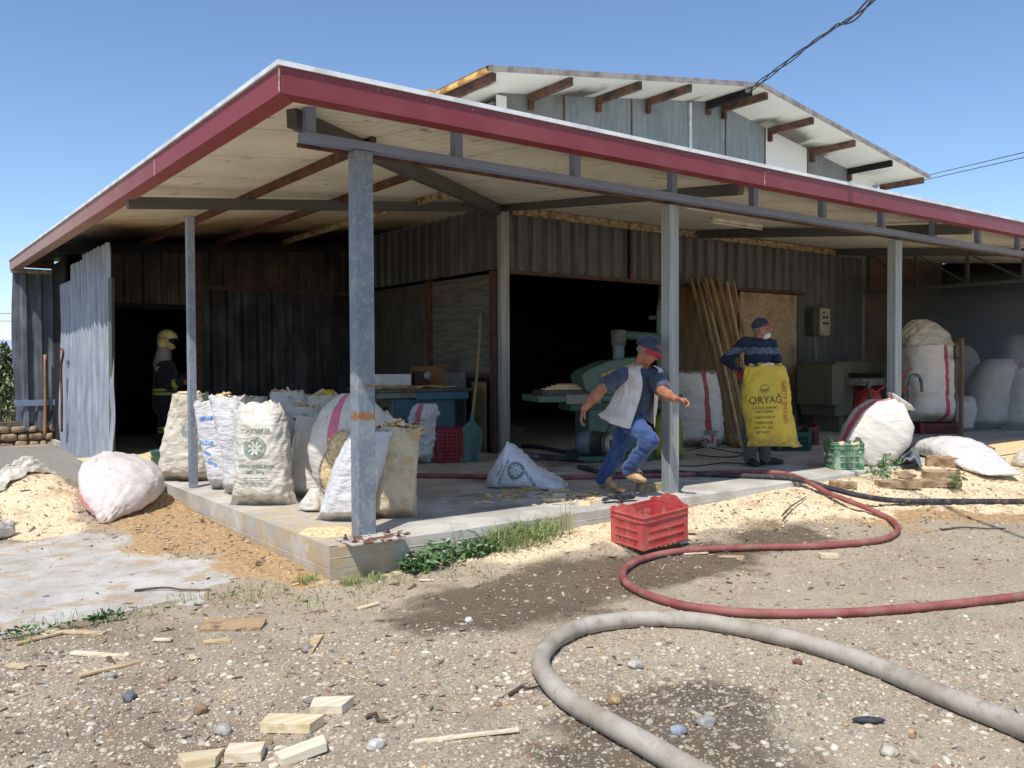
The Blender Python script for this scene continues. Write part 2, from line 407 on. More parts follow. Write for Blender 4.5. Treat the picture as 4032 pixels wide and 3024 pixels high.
# ---- pebbles: one mesh, each stone a lumpy flattened solid with its own colour
def pebble_mesh(name, cnt, region, size, pal, seed, dens=None, sub=1):
    rnd = random.Random(seed); bm = bmesh.new(); bmesh.ops.create_icosphere(bm, subdivisions=sub, radius=1)
    T = [v.co.copy() for v in bm.verts]; F = [tuple(v.index for v in f.verts) for f in bm.faces]; bm.free()
    shapes = []
    for s in range(14): shapes.append([t*(1+.32*noise.noise(t*1.1+V((s*9, 0, 0)))) for t in T])
    vv = []; ff = []; cc = []; x0, x1, y0, y1 = region; made = 0; tries = 0
    while made < cnt and tries < cnt*30:
        tries += 1; x = rnd.uniform(x0, x1); y = rnd.uniform(y0, y1)
        if y > -.03 and x > -.03: continue
        if dens and rnd.random() > dens(x, y): continue
        z = gh(x, y)
        if not inview((x, y, z)): continue
        r = size(rnd, x, y); R = Rz(rnd.uniform(0, 6.3)) @ Rx(rnd.uniform(-.35, .35)); ax = V((r*rnd.uniform(.9, 1.45), r*rnd.uniform(.7, 1), r*rnd.uniform(.4, .75)))
        c = V((x, y, z+ax.z*rnd.uniform(-.45, .3))); b = len(vv); sh = rnd.choice(shapes)
        vv += [tuple(c+R @ V((t.x*ax.x, t.y*ax.y, t.z*ax.z))) for t in sh]; ff += [tuple(i+b for i in f) for f in F]
        col = lin(rnd.choice(pal)); k = rnd.uniform(.75, 1.15); w = 1-.25*gmask(mW, x, y); cc += [(col[0]*k*w, col[1]*k*w, col[2]*k*w, 1)]*len(T); made += 1
    m = bpy.data.meshes.new(name); m.from_pydata(vv, [], ff); m.polygons.foreach_set('use_smooth', [True]*len(m.polygons))
    a = m.color_attributes.new('tint', 'FLOAT_COLOR', 'POINT'); a.data.foreach_set('color', [q for c in cc for q in c])
    o = bpy.data.objects.new(name, m); COL.objects.link(o); return o
def mat_tint(name, rough=.8, bsc=90, bst=.3):
    n = NB(name, rough=rough); c = n.attr('tint')['Color']
    n.col(n.mix(n.math('MULTIPLY', n.ss(.4, .65, n.noise(45, 5)), .35), c, lin((140, 124, 104)))); n.bump(n.noise(bsc, 4), bst, .003); return n.m
PAL = [(212, 203, 184)]*4+[(200, 188, 166)]*7+[(186, 171, 148)]*5+[(168, 153, 132)]*4+[(138, 130, 120)]*2+[(122, 117, 110)]+[(150, 112, 90)]+[(196, 164, 120)]
def dens(x, y):
    if gmask(mC, x, y) > .4 or gmask(mG, x, y) > .5: return .015
    v = .06+.94*sstep(-1.3, -2.6, y+.25*x*0+.35*nz(x, y, 0, 1.3)) if True else 1
    v *= .55+.9*abs(nz(x, y, 5, 1.6)); v *= 1-.9*gmask(mS, x, y); v *= 1-.75*gmask(mO, x, y)
    if y > -2.3: v *= 1-.6*gmask(mW, x, y)
    return v
def dens_far(x, y):
    dp = prj((x, y, 0))[2]; k = (.14+1.5*sstep(5.2, 3.9, dp))*(.30+1.5*abs(nz(x, y, 5, 1.1)))*(1-.93*gmask(mC, x, y))*(1-.8*gmask(mS, x, y))*(1-.4*gmask(mO, x, y))
    return k*(1-.5*gmask(mW, x, y) if dp > 5 else 1)
def dens_old(x, y): return dens(x, y) if y < -1.8 else .22*(1-.85*gmask(mS, x, y))*(1-gmask(mC, x, y)*.93)*(1-.5*gmask(mW, x, y))
mt = mat_tint('pebble_stone')
g1 = pebble_mesh('gravel', 44000, (-5, 9, -5, 6), lambda r, x, y: min(.024, .0056*math.exp(r.gauss(0, .42))), PAL, 5, dens_far)
g1.data.materials.append(mt); tag(g1, 'pale river pebbles scattered over the dirt yard', 'gravel', kind='stuff')
g2 = pebble_mesh('pebbles', 1500, (-5, 8, -4.9, .2), lambda r, x, y: r.uniform(.011, .021), PAL, 6, dens_far, 2)
g2.data.materials.append(mt); tag(g2, 'larger rounded pebbles lying among the finer gravel in front', 'gravel', kind='stuff')
gc_ = pebble_mesh('dirt_clods', 9000, (-5, 9, -5, 5), lambda r, x, y: min(.02, .0055*math.exp(r.gauss(0, .45))), [(168, 151, 127), (148, 130, 108), (130, 112, 92), (178, 162, 138), (114, 100, 84)], 16, lambda x, y: (1-gmask(mC, x, y)*.95)*(1-gmask(mS, x, y)*.7)*(.3+1.2*abs(nz(x, y, 15, 1.5))))
gc_.data.materials.append(mt); tag(gc_, 'crumbs and clods of brown dirt over the whole yard', 'dirt', kind='stuff')
# ---- splinters, bark and shavings
def chips(name, cnt, region, pal, seed, test, ln=(.01, .05), label=''):
    rnd = random.Random(seed); vv = []; ff = []; cc = []; made = 0; tries = 0; x0, x1, y0, y1 = region
    while made < cnt and tries < cnt*40:
        tries += 1; x = rnd.uniform(x0, x1); y = rnd.uniform(y0, y1)
        if (y > -.02 and x > -.02) or rnd.random() > test(x, y): continue
        z = gh(x, y)
        if not inview((x, y, z)): continue
        L = rnd.uniform(*ln)*(2.2 if rnd.random() < .06 else 1); w = L*rnd.uniform(.08, .4); h = rnd.uniform(.001, .005)
        R = Rz(rnd.uniform(0, 6.3)) @ Rx(rnd.uniform(-.3, .3)) @ Ry(rnd.uniform(-.3, .3)); m = MB().box((x, y, z+.004), (L, w, h), R); b = len(vv)
        vv += [tuple(p) for p in m.v]; ff += [tuple(i+b for i in f) for f in m.f]; c = lin(rnd.choice(pal)); k = rnd.uniform(.75, 1.2); cc += [(c[0]*k, c[1]*k, c[2]*k, 1)]*8; made += 1
    m = bpy.data.meshes.new(name); m.from_pydata(vv, [], ff); a = m.color_attributes.new('tint', 'FLOAT_COLOR', 'POINT'); a.data.foreach_set('color', [q for c in cc for q in c])
    m.materials.append(mat_tint(name+'_tint', .85)); o = bpy.data.objects.new(name, m); COL.objects.link(o); return tag(o, label, 'wood debris', kind='stuff')
chips('wood_splinters', 3100, (-5, 9, -4.5, 5), [(96, 76, 56), (128, 104, 78), (178, 156, 122), (206, 186, 150), (70, 58, 46), (150, 140, 124)], 8,
      lambda x, y: .9*(1-gmask(mC, x, y)*.9)*(1 if y > -2.4 else .35)*(1.0 if x < 0 or y > -1.4 else .35), label='dark bark splinters and wood slivers strewn across the dirt')
chips('sawdust_shavings', 9000, (-3, 12, -2.2, 6), [(246, 232, 200), (236, 214, 170), (214, 182, 134), (250, 240, 216), (186, 150, 104)], 9,
      lambda x, y: max(gmask(mS, x, y), .35*gmask(mO, x, y))**2, (.006, .026), label='pale curled wood shavings over the sawdust by the slab')
# ================================================================== BUILDING
m_conc = None
def mat_slab():
    n = NB('slab_concrete', rough=.85); x, y, z = n.xyz()
    k = n.mix(n.ss(.35, .68, n.noise(2.6, 8, rough=.62)), lin((168, 164, 155)), lin((202, 198, 188)))
    k = n.mix(n.math('MULTIPLY', n.ss(.54, .66, n.noise(1.7, 8, rough=.68, vec=n.map(loc=(5, 2, 0), scale=(1, 1.7, 1)))), .6), k, lin((176, 150, 114)))
    nearc = n.math('MULTIPLY', n.ss(1.1, .2, x), n.ss(3.6, .6, y))
    k = n.mix(n.math('MULTIPLY', nearc, n.ss(.4, .6, n.noise(5, 7, rough=.7))), k, lin((184, 162, 126)))
    wet = n.math('MULTIPLY', n.ss(.55, .63, n.noise(1.3, 7, rough=.62, vec=n.map(loc=(9, 4, 0), scale=(.7, 1.4, 1)))), n.math('MULTIPLY', n.ss(.5, .9, x), n.ss(.3, .6, y)))
    k = n.mix(n.math('MULTIPLY', wet, .55), k, lin((96, 92, 86)))
    low = n.math('MULTIPLY', n.ss(.2, .02, z), n.ss(.35, .6, n.noise(7, 6)))
    k = n.mix(n.math('MULTIPLY', low, .4), k, lin((140, 124, 100)))
    n.col(k); n.bump(n.noise(14, 8, rough=.7), .35, .012); n.bump(n.noise(90, 3), .25, .004)
    n.set(n.b.inputs['Roughness'], n.math('SUBTRACT', .88, n.math('MULTIPLY', wet, .4))); return n.m
SLAB = mat_slab()
# slab with chipped, board-marked edges
def slab_mesh():
    v = []; f = []
    xs = axis([(0, 8.6, .05), (8.6, 18, .6)]); n = len(xs)
    prof = [(.0, -.15), (.0, .06), (.0, .088), (.0015, .093), (.0, .098), (.0, .16), (.0, .167), (-.003, .17), (.0, .174), (.0, .243), (.009, .256), (.05, .2565), (.3, .2565), (12, .256)]
    for i, x in enumerate(xs):
        for a, (d, z) in enumerate(prof):
            e = 0
            if 8 < a < 11: e = .012*max(0, fbm(x*6, a, 1, 3))
            jit = .004*noise.noise(V((x*7, z*30, 0)))
            v.append((x, max(-.03, d+jit*(a < 9)+e*(a == 10)) if a < 13 else d, z-e*(a in (9, 10))))
    m = len(prof)
    for i in range(n-1):
        for a in range(m-1): f.append((i*m+a, (i+1)*m+a, (i+1)*m+a+1, i*m+a+1))
    b = len(v); ys = axis([(0, 6.6, .06), (6.6, 12, .6)])
    pr = [(0, -.15), (0, .09), (.003, .094), (0, .1), (0, .18), (0, .2562), (.06, .2563)]
    for y in ys:
        for a, (d, z) in enumerate(pr):
            e = 0
            v.append((d+e+.003*noise.noise(V((y*7, z*30, 5)))*(a < 5)-.002, y, z-e*.6))
    for i in range(len(ys)-1):
        for a in range(6): f.append((b+i*7+a, b+i*7+a+1, b+(i+1)*7+a+1, b+(i+1)*7+a))
    return mk('slab_floor', v, f, SLAB, None, False)
sf = slab_mesh(); sf['kind'] = 'structure'
st_ = MB().bx(-.02, .16, 4.02, 4.3, -.05, .262); st_.bx(-.32, -.003, 4.3, 6.5, -.1, .215)
o = st_.build('side_step', SLAB, bevel=.01); o['kind'] = 'structure'

STEEL = mat_paint('blue_grey_steel', (128, 140, 168), (120, 88, 66), .66, .45, .35)
DSTEEL = mat_paint('dark_steel', (88, 88, 86), (110, 84, 66), .66, .55, .4)
POST1 = mat_post('grey_painted_post', (116, 126, 138), (138, 144, 144), [(1.12, .07, .8), (.33, .08, .35), (.55, .05, .3), (1.34, .03, .45)])
THIN = mat_post('blue_grey_thin_post', (118, 126, 138), (136, 142, 150), [])
GALV = mat_galv('galvanised_post', (138, 142, 140), (168, 170, 166))
MAROON = NB('maroon_paint', rough=.38)
MAROON.col(MAROON.mix(MAROON.math('MULTIPLY', MAROON.ss(.45, .75, MAROON.noise(2.5, 6)), .3), lin((128, 52, 55)), lin((150, 88, 82)))); MAROON.bump(MAROON.noise(3, 3), .1, .02); MAROON = MAROON.m
HAZEM = NB('hazed_maroon_paint', rough=.6)
yy_ = HAZEM.xyz()[1]
HAZEM.col(HAZEM.mix(HAZEM.ss(2.5, 9, HAZEM.math('ADD', yy_, HAZEM.math('MULTIPLY', HAZEM.noise(2.2, 5), 3))), lin((136, 58, 62)), lin((160, 128, 118)))); HAZEM = HAZEM.m  # maroon pales towards the far end: smoke haze put into the colour
WHITE = simple('white_roof_sheet', (232, 232, 230), (205, 206, 205), 5, .4, bst=.05)
RUST = simple('rusty_brown_steel', (104, 66, 46), (64, 44, 36), 9, .8, bst=.4)
REDP = simple('dull_red_steel', (92, 60, 56), (66, 48, 46), 8, .65)
def mat_soffit():
    n = NB('cream_soffit_panel', rough=.55); x, y, z = n.xyz()
    left = n.math('GREATER_THAN', y, x)
    c = n.mix(n.ss(.35, .7, n.noise(1.6, 6)), lin((236, 231, 214)), lin((220, 214, 196)))
    along = n.math('ADD', n.math('MULTIPLY', left, y), n.math('MULTIPLY', n.math('SUBTRACT', 1, left), x))
    rib = n.math('SINE', n.math('MULTIPLY', along, 2*pi/.11))
    fr = n.math('FRACT', n.math('ADD', n.math('MULTIPLY', along, 1/1.0), .13))
    j = n.math('LESS_THAN', fr, .012)
    st = n.math('MULTIPLY', n.ss(.2, .0, fr), n.ss(.55, .7, n.noise(2, 7, n.map(scale=(2, 2, 2)), rough=.7)))
    c = n.mix(n.math('MULTIPLY', st, .7), c, lin((120, 84, 48))); c = n.mix(n.math('MULTIPLY', j, .75), c, lin((70, 52, 40)))
    c = n.mix(n.math('MULTIPLY', n.ss(.66, .7, n.noise(5, 5, n.map(scale=(1, 1, 1), loc=(3, 3, 3)))), .6), c, lin((128, 88, 50)))
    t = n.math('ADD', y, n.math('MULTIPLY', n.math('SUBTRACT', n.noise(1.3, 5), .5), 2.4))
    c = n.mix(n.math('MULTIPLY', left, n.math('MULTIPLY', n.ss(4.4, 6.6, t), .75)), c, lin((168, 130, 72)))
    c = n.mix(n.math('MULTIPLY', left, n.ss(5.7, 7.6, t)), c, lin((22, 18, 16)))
    n.col(c); n.bump(rib, .16, .02); return n.m
SOFFIT = mat_soffit()
def mat_clad(name, c, c2, soot=0., amt=1.):
    n = NB(name, rough=.6, metal=.1); x, y, z = n.xyz()
    f = n.noise(1, 6, n.map(scale=(18, 18, 1.1)), rough=.65)
    k = n.mix(n.ss(.3, .72, f), lin(c), lin(c2))
    k = n.mix(n.math('MULTIPLY', n.ss(.5, .7, n.noise(3, 6)), .4), k, tuple(v*.45 for v in lin(c)[:3])+(1,))
    if soot: k = n.mix(n.math('MULTIPLY', n.ss(.3, .62, n.noise(1.4, 6, n.map(scale=(1.5, 1.5, .8)))), soot), k, (.012, .011, .011, 1))
    n.col(k); n.bump(n.noise(7, 4), .15, .02); return n.m
CLAD = mat_clad('taupe_cladding', (120, 119, 117), (90, 90, 90))
CLADG = mat_clad('grey_cladding', (112, 112, 110), (84, 84, 84), .35)
BURNT = mat_clad('burnt_cladding', (110, 92, 76), (64, 54, 48), .93)
BURNTG = mat_clad('sooty_grey_cladding', (96, 96, 98), (60, 60, 64), .88)
GSHEET = mat_clad('weathered_galvanised_sheet', (166, 172, 180), (128, 136, 148), .12)
GSHEET2 = mat_clad('dark_galvanised_sheet', (138, 146, 156), (92, 98, 108), .5)
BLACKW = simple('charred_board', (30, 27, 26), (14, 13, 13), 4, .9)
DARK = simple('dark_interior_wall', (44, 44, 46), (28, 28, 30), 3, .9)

ws = thing('workshop_building', 'long metal clad workshop with maroon edged porch roof and raised gable roof behind', 'building', (4.5, 4.2, .256))
def sof(x, y): return 3.215+.096*(min(x, y)+.54)
# porch roof, two planes meeting on a hip
def plane(name, pts, dz, th, mat):
    b = [V((x, y, sof(x, y)+dz)) for x, y in pts]; t = [p+V((0, 0, th)) for p in b]; n = len(pts)
    return mk(name, b+t, [tuple(range(n))[::-1], tuple(range(n, 2*n))]+[(i, (i+1) % n, (i+1) % n+n, i+n) for i in range(n)], mat, ws)
FR = [(-.54, -.54), (17, -.54), (17, 4.2), (4.2, 4.2)]; LF = [(-.54, -.54), (4.2, 4.2), (4.5, 4.2), (4.5, 11.1), (-.54, 11.1)]
plane('soffit', FR, 0, .03, SOFFIT); plane('soffit', LF, 0, .03, SOFFIT)
FR2 = [(-.562, -.562), (17, -.562), (17, 4.2), (4.2, 4.2)]; LF2 = [(-.562, -.562), (4.2, 4.2), (4.5, 4.2), (4.5, 11.15), (-.562, 11.15)]
plane('roof_sheet', FR2, .034, .03, WHITE); plane('roof_sheet', LF2, .034, .03, WHITE)
def fascia(name, a, b, ax, mat):
    m = MB()
    if ax == 'x':
        m.bx(a, b, -.545, -.525, 3.09, 3.243); m.add([(a, -.525, 3.09), (b, -.525, 3.09), (b, -.40, 3.095), (a+.125*(a < 0), -.40, 3.095), (a, -.525, 3.108), (b, -.525, 3.108), (b, -.40, 3.108), (a+.125*(a < 0), -.40, 3.108)], [(0, 1, 2, 3), (7, 6, 5, 4), (0, 4, 5, 1), (2, 6, 7, 3), (1, 5, 6, 2), (0, 3, 7, 4)])
    else:
        m.bx(-.545, -.525, a, b, 3.09, 3.243); m.add([(-.525, a, 3.09), (-.525, b, 3.09), (-.40, b, 3.095), (-.40, a+.125*(a < 0), 3.095), (-.525, a, 3.108), (-.525, b, 3.108), (-.40, b, 3.108), (-.40, a+.125*(a < 0), 3.108)], [(0, 3, 2, 1), (4, 5, 6, 7), (0, 1, 5, 4), (2, 3, 7, 6), (1, 2, 6, 5), (0, 4, 7, 3)])
    return m.build(name, mat, ws)
fascia('fascia', -.525, 4.0, 'x', MAROON); fascia('fascia', 4.012, 9.4, 'x', MAROON); fascia('fascia', 9.41, 17, 'x', MAROON)
fascia('fascia', -.545, 2.16, 'y', HAZEM); fascia('fascia', 2.172, 8.4, 'y', HAZEM); fascia('fascia', 8.41, 11.1, 'y', HAZEM)
SEAL = simple('weathered_sealant', (186, 160, 146), (120, 80, 66), 30, .8, lo=.45, hi=.6)
for x_ in (4.006, 9.405): MB().bx(x_-.007, x_+.007, -.549, -.5455, 3.088, 3.243).build('fascia_seam', SEAL, ws)
MB().tube([V((-.549+.003*noise.noise(V((0, 0, k*2.)))*2, -.549, 3.09+.153*k/12)) for k in range(13)], [.005+.003*abs(noise.noise(V((k*1.7, 0, 0)))) for k in range(13)], 6).build('fascia_seam', SEAL, ws)
MB().bx(-.549, -.5455, 2.158, 2.174, 3.088, 3.243).build('fascia_seam', SEAL, ws)
scw = MB()
for i in range(46): scw.ell((.1+i*.36, -.547, 3.225), (.006, .004, .006), None, 8, 5)
for i in range(30): scw.ell((-.547, .1+i*.36, 3.225), (.004, .006, .006), None, 8, 5)
scw.build('fascia_screws', GALV, ws)['kind'] = 'stuff'
# posts
def post(x, y, wx, wy, z1, mat, extra=None):
    m = MB().bx(x-wx/2, x+wx/2, y-wy/2, y+wy/2, .256, z1)
    return m.build('post', mat, ws, bevel=.006)
p1 = post(.355, .2, .14, .12, 3.02, POST1); p1['label'] = 'blue grey square post with rust bands at the slab corner'
bp = MB().bx(.11, .56, -.115, .16, .262, .272); bp.bx(.56, .64, .02, .14, .264, .27)
o = bp.build('base_plate', RUST, p1); o.matrix_parent_inverse = Matrix()
RPL = simple('whitish_rusty_plate', (190, 186, 176), (110, 70, 50), 14, .8, lo=.45, hi=.55); o.data.materials[0] = RPL
bl = MB()
for px, py in ((.16, .1), (.15, -.06), (.5, .1), (.5, -.05)): bl.lathe((px, py, .272), [(.016, 0), (.016, .012), (.007, .013), (.007, .035)], 8)
o = bl.build('bolt', RUST, p1)
p2 = post(3.63, .25, .13, .11, 2.99, GALV); post(7.62, .24, .15, .11, 2.98, GALV); post(11.9, .24, .15, .12, 2.98, GALV)
p2['label'] = 'galvanised post behind the running man'
p4 = post(.13, 3.49, .075, .075, 3.0, THIN); p4['label'] = 'thin blue grey post among the sacks'
m = MB().bx(4.46, 4.6, 4.1, 4.19, .256, 3.62); o = m.build('post', GALV, ws, bevel=.004)
# front truss: bottom chord with stubs
m = MB().bx(-.1, 17, .135, .245, 3.024, 3.085); tr = m.build('truss_beam', STEEL, ws, bevel=.004)
for i in range(13):
    x = -.04+1.21*i
    st = MB().bx(x-.035, x+.035, .15, .22, 3.085, sof(x, .19)-.002); st.build('strut', STEEL, tr)
m = MB().bx(-.1, 17, .25, .262, 3.0, 3.03); m.build('rust_strip', RUST, tr)
# hip beam, rafters
hb = MB().beam((-.14, .25, 3.2), (4.42, 4.1, 3.59), .075, .14); hb.build('hip_beam', DSTEEL, ws)
MB().beam((-.46, 3.48, 3.065), (4.4, 4.12, 3.62), .07, .11).build('rafter', DSTEEL, ws)
MB().beam((4.5, 4.1, 3.64), (4.5, .1, 3.235), .08, .13).build('rafter', DSTEEL, ws)
MB().beam((8.45, 4.1, 3.6), (8.45, -.28, 3.13), .08, .13).build('rafter', DSTEEL, ws)
MB().beam((12.4, 4.1, 3.6), (12.4, -.28, 3.13), .08, .13).build('rafter', DSTEEL, ws)
MB().beam((.35, 8.3, 3.22), (4.4, 8.3, 3.6), .07, .1).build('rafter', BLACKW, ws)
MB().beam((-.35, 8.05, 3.13), (4.4, 8.05, 3.5), .07, .12).build('rafter', BLACKW, ws)
CREAM = simple('paint_flaked_timber', (176, 160, 124), (120, 88, 58), 12, .8)
for i, q in enumerate((.82, 1.95, 3.05)):
    MB().beam((q, q+.05, sof(q, q)-.045), (q, 9.8, sof(q, 9)-.045), .045, .075).build('purlin', RUST if i != 2 else CREAM, ws)
    if i == 9: MB().beam((q+.05, q, sof(q, q)-.045), (q+1.1, q, sof(17, q)-.045), .045, .075).build('purlin', RUST, ws)
MB().beam((4.65, 4.1, sof(9, 4.1)-.06), (13.3, 4.1, sof(9, 4.1)-.075), .05, .1).build('wall_plate', CREAM, ws)
# fluorescent battens
TUBE = simple('white_batten_light', (225, 222, 210), (190, 186, 170), 6, .5)
for k, (x0, x1, y) in enumerate(((5.35, 6.6, 1.6), (8.9, 10.2, 1.1), (6.9, 8.0, 2.5))):
    lt = thing('batten_light', ['white unlit batten light under the porch roof nearest the middle post', 'white unlit batten light under the porch roof near the right post', 'white unlit batten light high beside the porch rafter, above the leaning boards'][k], 'light', (x0, y, sof(9, y)))
    z = sof(9, y)-.05
    MB().bx(x0, x1, y-.03, y+.03, z, z+.045).build('housing', TUBE, lt, bevel=.004); MB().cyl((x0+.03, y, z-.018), (x1-.03, y, z-.018), .013, 10).build('lamp_tube', TUBE, lt)
    MB().bx(x0, x0+.02, y-.02, y+.02, z-.035, z).bx(x1-.02, x1, y-.02, y+.02, z-.035, z).build('lamp_holder', TUBE, lt)
# ---- walls under the porch
wl = lambda n, *a, **k: corr(n, *a, ws, **k)
top = sof(9, 4.2)-.01
corr('wall_cladding', (4.6, 4.19, 0), (1, 0, 0), 2.34, 2.79, top, .262, .06, (0, -1, 0), CLAD, ws, trap=.3)
corr('wall_cladding', (7.0, 4.19, 0), (1, 0, 0), 4.45, 2.79, top, .262, .06, (0, -1, 0), CLAD, ws, trap=.3)
corr('wall_cladding', (11.45, 4.19, 0), (1, 0, 0), 1.9, .256, top, .24, .06, (0, -1, 0), CLAD, ws, trap=.4)
MB().bx(6.945, 6.995, 4.12, 4.2, 2.79, top).build('wall_strip', REDP, ws)
MB().bx(4.6, 11.45, 4.1, 4.19, 2.735, 2.788).build('door_rail', REDP, ws, bevel=.003)
MB().bx(13.33, 13.42, 4.1, 4.2, .256, top).build('corner_post', GALV, ws)
MB().bx(7.64, 7.76, 4.1, 4.2, .256, 2.733).build('door_jamb', DSTEEL, ws)
OSBD = mat_wood('brown_board', (124, 98, 68), (86, 66, 46), 2, .6)
def mat_osb():
    n = NB('osb_board', rough=.8); v = n.vor(26, n.map(scale=(1, 1, 2.2), rot=(0, .6, 0)), out='Color')
    k = n.mix(n.xyz(v)[0], lin((142, 118, 90)), lin((186, 164, 134))); k = n.mix(n.math('MULTIPLY', n.ss(.5, .7, n.noise(3, 6)), .6), k, lin((112, 90, 68)))
    n.col(k); n.bump(n.xyz(v)[1], .2, .003); return n.m
MB().bx(7.76, 9.55, 4.15, 4.19, .256, 2.733).build('board_wall', OSBD, ws)
MB().bx(9.6, 11.22, 4.13, 4.17, .27, 2.72).build('chipboard_door', mat_osb(), ws, bevel=.003)
MB().bx(11.25, 11.45, 4.13, 4.19, .256, 2.79).build('door_jamb', DSTEEL, ws)
# receding wall x = 4.5
def tl(t): return sof(4.5, 9)-.012
corr('wall_cladding', (4.49, 4.22, 0), (0, 1, 0), 4.2, 2.8, tl, .24, .035, (-1, 0, 0), CLADG, ws, trap=.3)
PLYD = simple('dark_plywood', (88, 84, 76), (66, 62, 58), 3, .7, stretch=(1, 6, 1)); PLYG = simple('grey_plywood', (108, 106, 96), (84, 82, 76), 2, .65, stretch=(1, 1, 9))
MB().bx(4.44, 4.49, 4.3, 5.85, 1.36, 2.74).build('wall_board', PLYG, ws); MB().bx(4.455, 4.49, 6.02, 8.4, .256, 2.74).build('wall_board', PLYD, ws)
MB().bx(4.42, 4.49, 5.86, 6.01, .256, 2.77).build('wall_post', RUST, ws)
MB().bx(4.40, 4.46, 4.2, 4.3, .256, 2.77).build('door_frame', REDP, ws); MB().bx(4.42, 4.49, 4.3, 5.85, 1.3, 1.355).build('door_frame', REDP, ws)
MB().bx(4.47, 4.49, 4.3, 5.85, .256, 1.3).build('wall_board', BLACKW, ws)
WPAN = simple('dusty_white_panel', (150, 152, 150), (110, 112, 108), 2.5, .6); TANP = simple('tan_hardboard', (134, 120, 90), (108, 96, 72), 3, .7)
o = MB().box((4.42, 5.38, .82), (.02, .9, 1.1)).build('loose_panel', WPAN); tag(o, 'dusty white panel propped on the recess wall behind the blue saw bench', 'panel')
o = MB().box((4.40, 4.56, .75), (.02, .34, .98)).build('hardboard_offcut', TANP); tag(o, 'narrow tan hardboard strip standing by the recess corner post', 'panel')
# back wall y = 8.44
bt = lambda t: sof(.45+t, 9)-.012
corr('wall_cladding', (.45, 8.44, 0), (1, 0, 0), 1.2, 2.44, bt, .27, .03, (0, -1, 0), BURNT, ws, trap=.3)
corr('wall_cladding', (1.76, 8.44, 0), (1, 0, 0), 2.74, 2.76, lambda t: sof(1.76+t, 9)-.012, .21, .03, (0, -1, 0), BURNT, ws, trap=.3)
corr('wall_cladding', (1.76, 8.45, 0), (1, 0, 0), 2.74, .256, 2.70, .25, .07, (0, -1, 0), BURNTG, ws, trap=.35)
MB().bx(1.66, 1.75, 8.36, 8.46, .256, 3.4).build('door_jamb', REDP, ws); MB().bx(1.75, 4.48, 8.38, 8.44, 2.7, 2.76).build('wall_rail', REDP, ws)
MB().bx(.43, 1.66, 8.4, 8.46, 2.36, 2.44).build('door_head', BLACKW, ws)
MB().bx(.40, .46, 8.36, 8.44, .256, 2.4).build('door_jamb', DSTEEL, ws)
# side of the lean-to: buckled galvanised sheet, gable piece at the far end
rs = random.Random(3)
def wsh(t, z): return V((-.03*sin(z*2.1)*sstep(0, 1, t/3.4)-.02*noise.noise(V((t*2, z*2, 1)))-.05*(1-sstep(.2, .9, z))*sstep(2.4, 3.4, 3.4-t), 0, 0))+V((0, .14*sstep(2.6, 1., z)*(1-sstep(0, .8, t))*-1, 0))
def sh0(t): return .16-.05*(floor(t/.6) % 2)+.05*noise.noise(V((floor(t*6.), 2, 3)))
def sh1(t): return 3.06 if t < 1.5 else (3.0+.06*noise.noise(V((floor(t*7), 0, 0))) if t < 2.4 else 2.78+.02*noise.noise(V((floor(t*7), 0, 0))))
corr('side_cladding', (.05, 6.42, 0), (0, 1, 0), 3.45, sh0, sh1, .235, .085, (-1, 0, 0), GSHEET, ws, trap=0, rows=24, warp=wsh)
MB().beam((-.02, 6.36, .2), (0, 6.33, 2.6), .05, .05).build('door_stile', DSTEEL, ws)
MB().bx(.06, .1, 9.8, 11, .2, 3.2).build('wall_board', BLACKW, ws)
corr('end_cladding', (-.53, 11.0, 0), (1, 0, 0), .73, .42, 3.05, .215, .07, (0, -1, 0), GSHEET2, ws, trap=.34, rows=14, warp=lambda t, z: V((0.02*sin(z*2.3)*(t < .1), .015*noise.noise(V((t*3, z*3, 0))), 0)))
MB().bx(-.55, .1, 10.93, 10.96, 3.04, 3.12).build('rail', simple('pale_timber', (176, 168, 150), (120, 112, 98), 6), ws)
MB().bx(-.53, .1, 10.9, 10.935, .83, .93).build('rail', STEEL, ws, bevel=.003)
MB().bx(-.53, .1, 10.97, 10.99, 3.14, 3.3).build('fascia_board', RUST, ws)
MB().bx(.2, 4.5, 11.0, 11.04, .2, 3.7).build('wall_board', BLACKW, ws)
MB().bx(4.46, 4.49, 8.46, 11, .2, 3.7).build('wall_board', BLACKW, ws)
# hall behind the door
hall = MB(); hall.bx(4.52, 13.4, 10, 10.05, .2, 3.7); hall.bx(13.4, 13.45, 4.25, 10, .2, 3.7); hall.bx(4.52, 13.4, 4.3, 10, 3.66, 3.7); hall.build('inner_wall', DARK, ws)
# right bay: brown wall, truss across
BRN = simple('brown_brick_wall', (124, 96, 84), (96, 76, 68), 2, .85)
MB().bx(16.6, 16.8, -.3, 4.2, .2, 2.95).build('bay_wall', BRN, ws); MB().bx(13.42, 16.6, 4.15, 4.25, .2, 3.7).build('bay_wall', BRN, ws); MB().bx(16.55, 16.85, -.4, 4.25, 2.955, 3.64).build('bay_beam', BLACKW, ws)
bt_ = MB().bx(13.36, 13.42, -.2, 4.1, 2.84, 2.9).build('bay_truss', DSTEEL, ws)
for i in range(5):
    y0 = 4.0-i*.95; z = sof(9, y0)-.03
    MB().bx(13.37, 13.41, y0-.03, y0+.03, 2.9, z).build('strut', DSTEEL, bt_)
    if i < 4: MB().beam((13.39, y0, z), (13.39, y0-.95, 2.9), .03, .03).build('strut', DSTEEL, bt_)
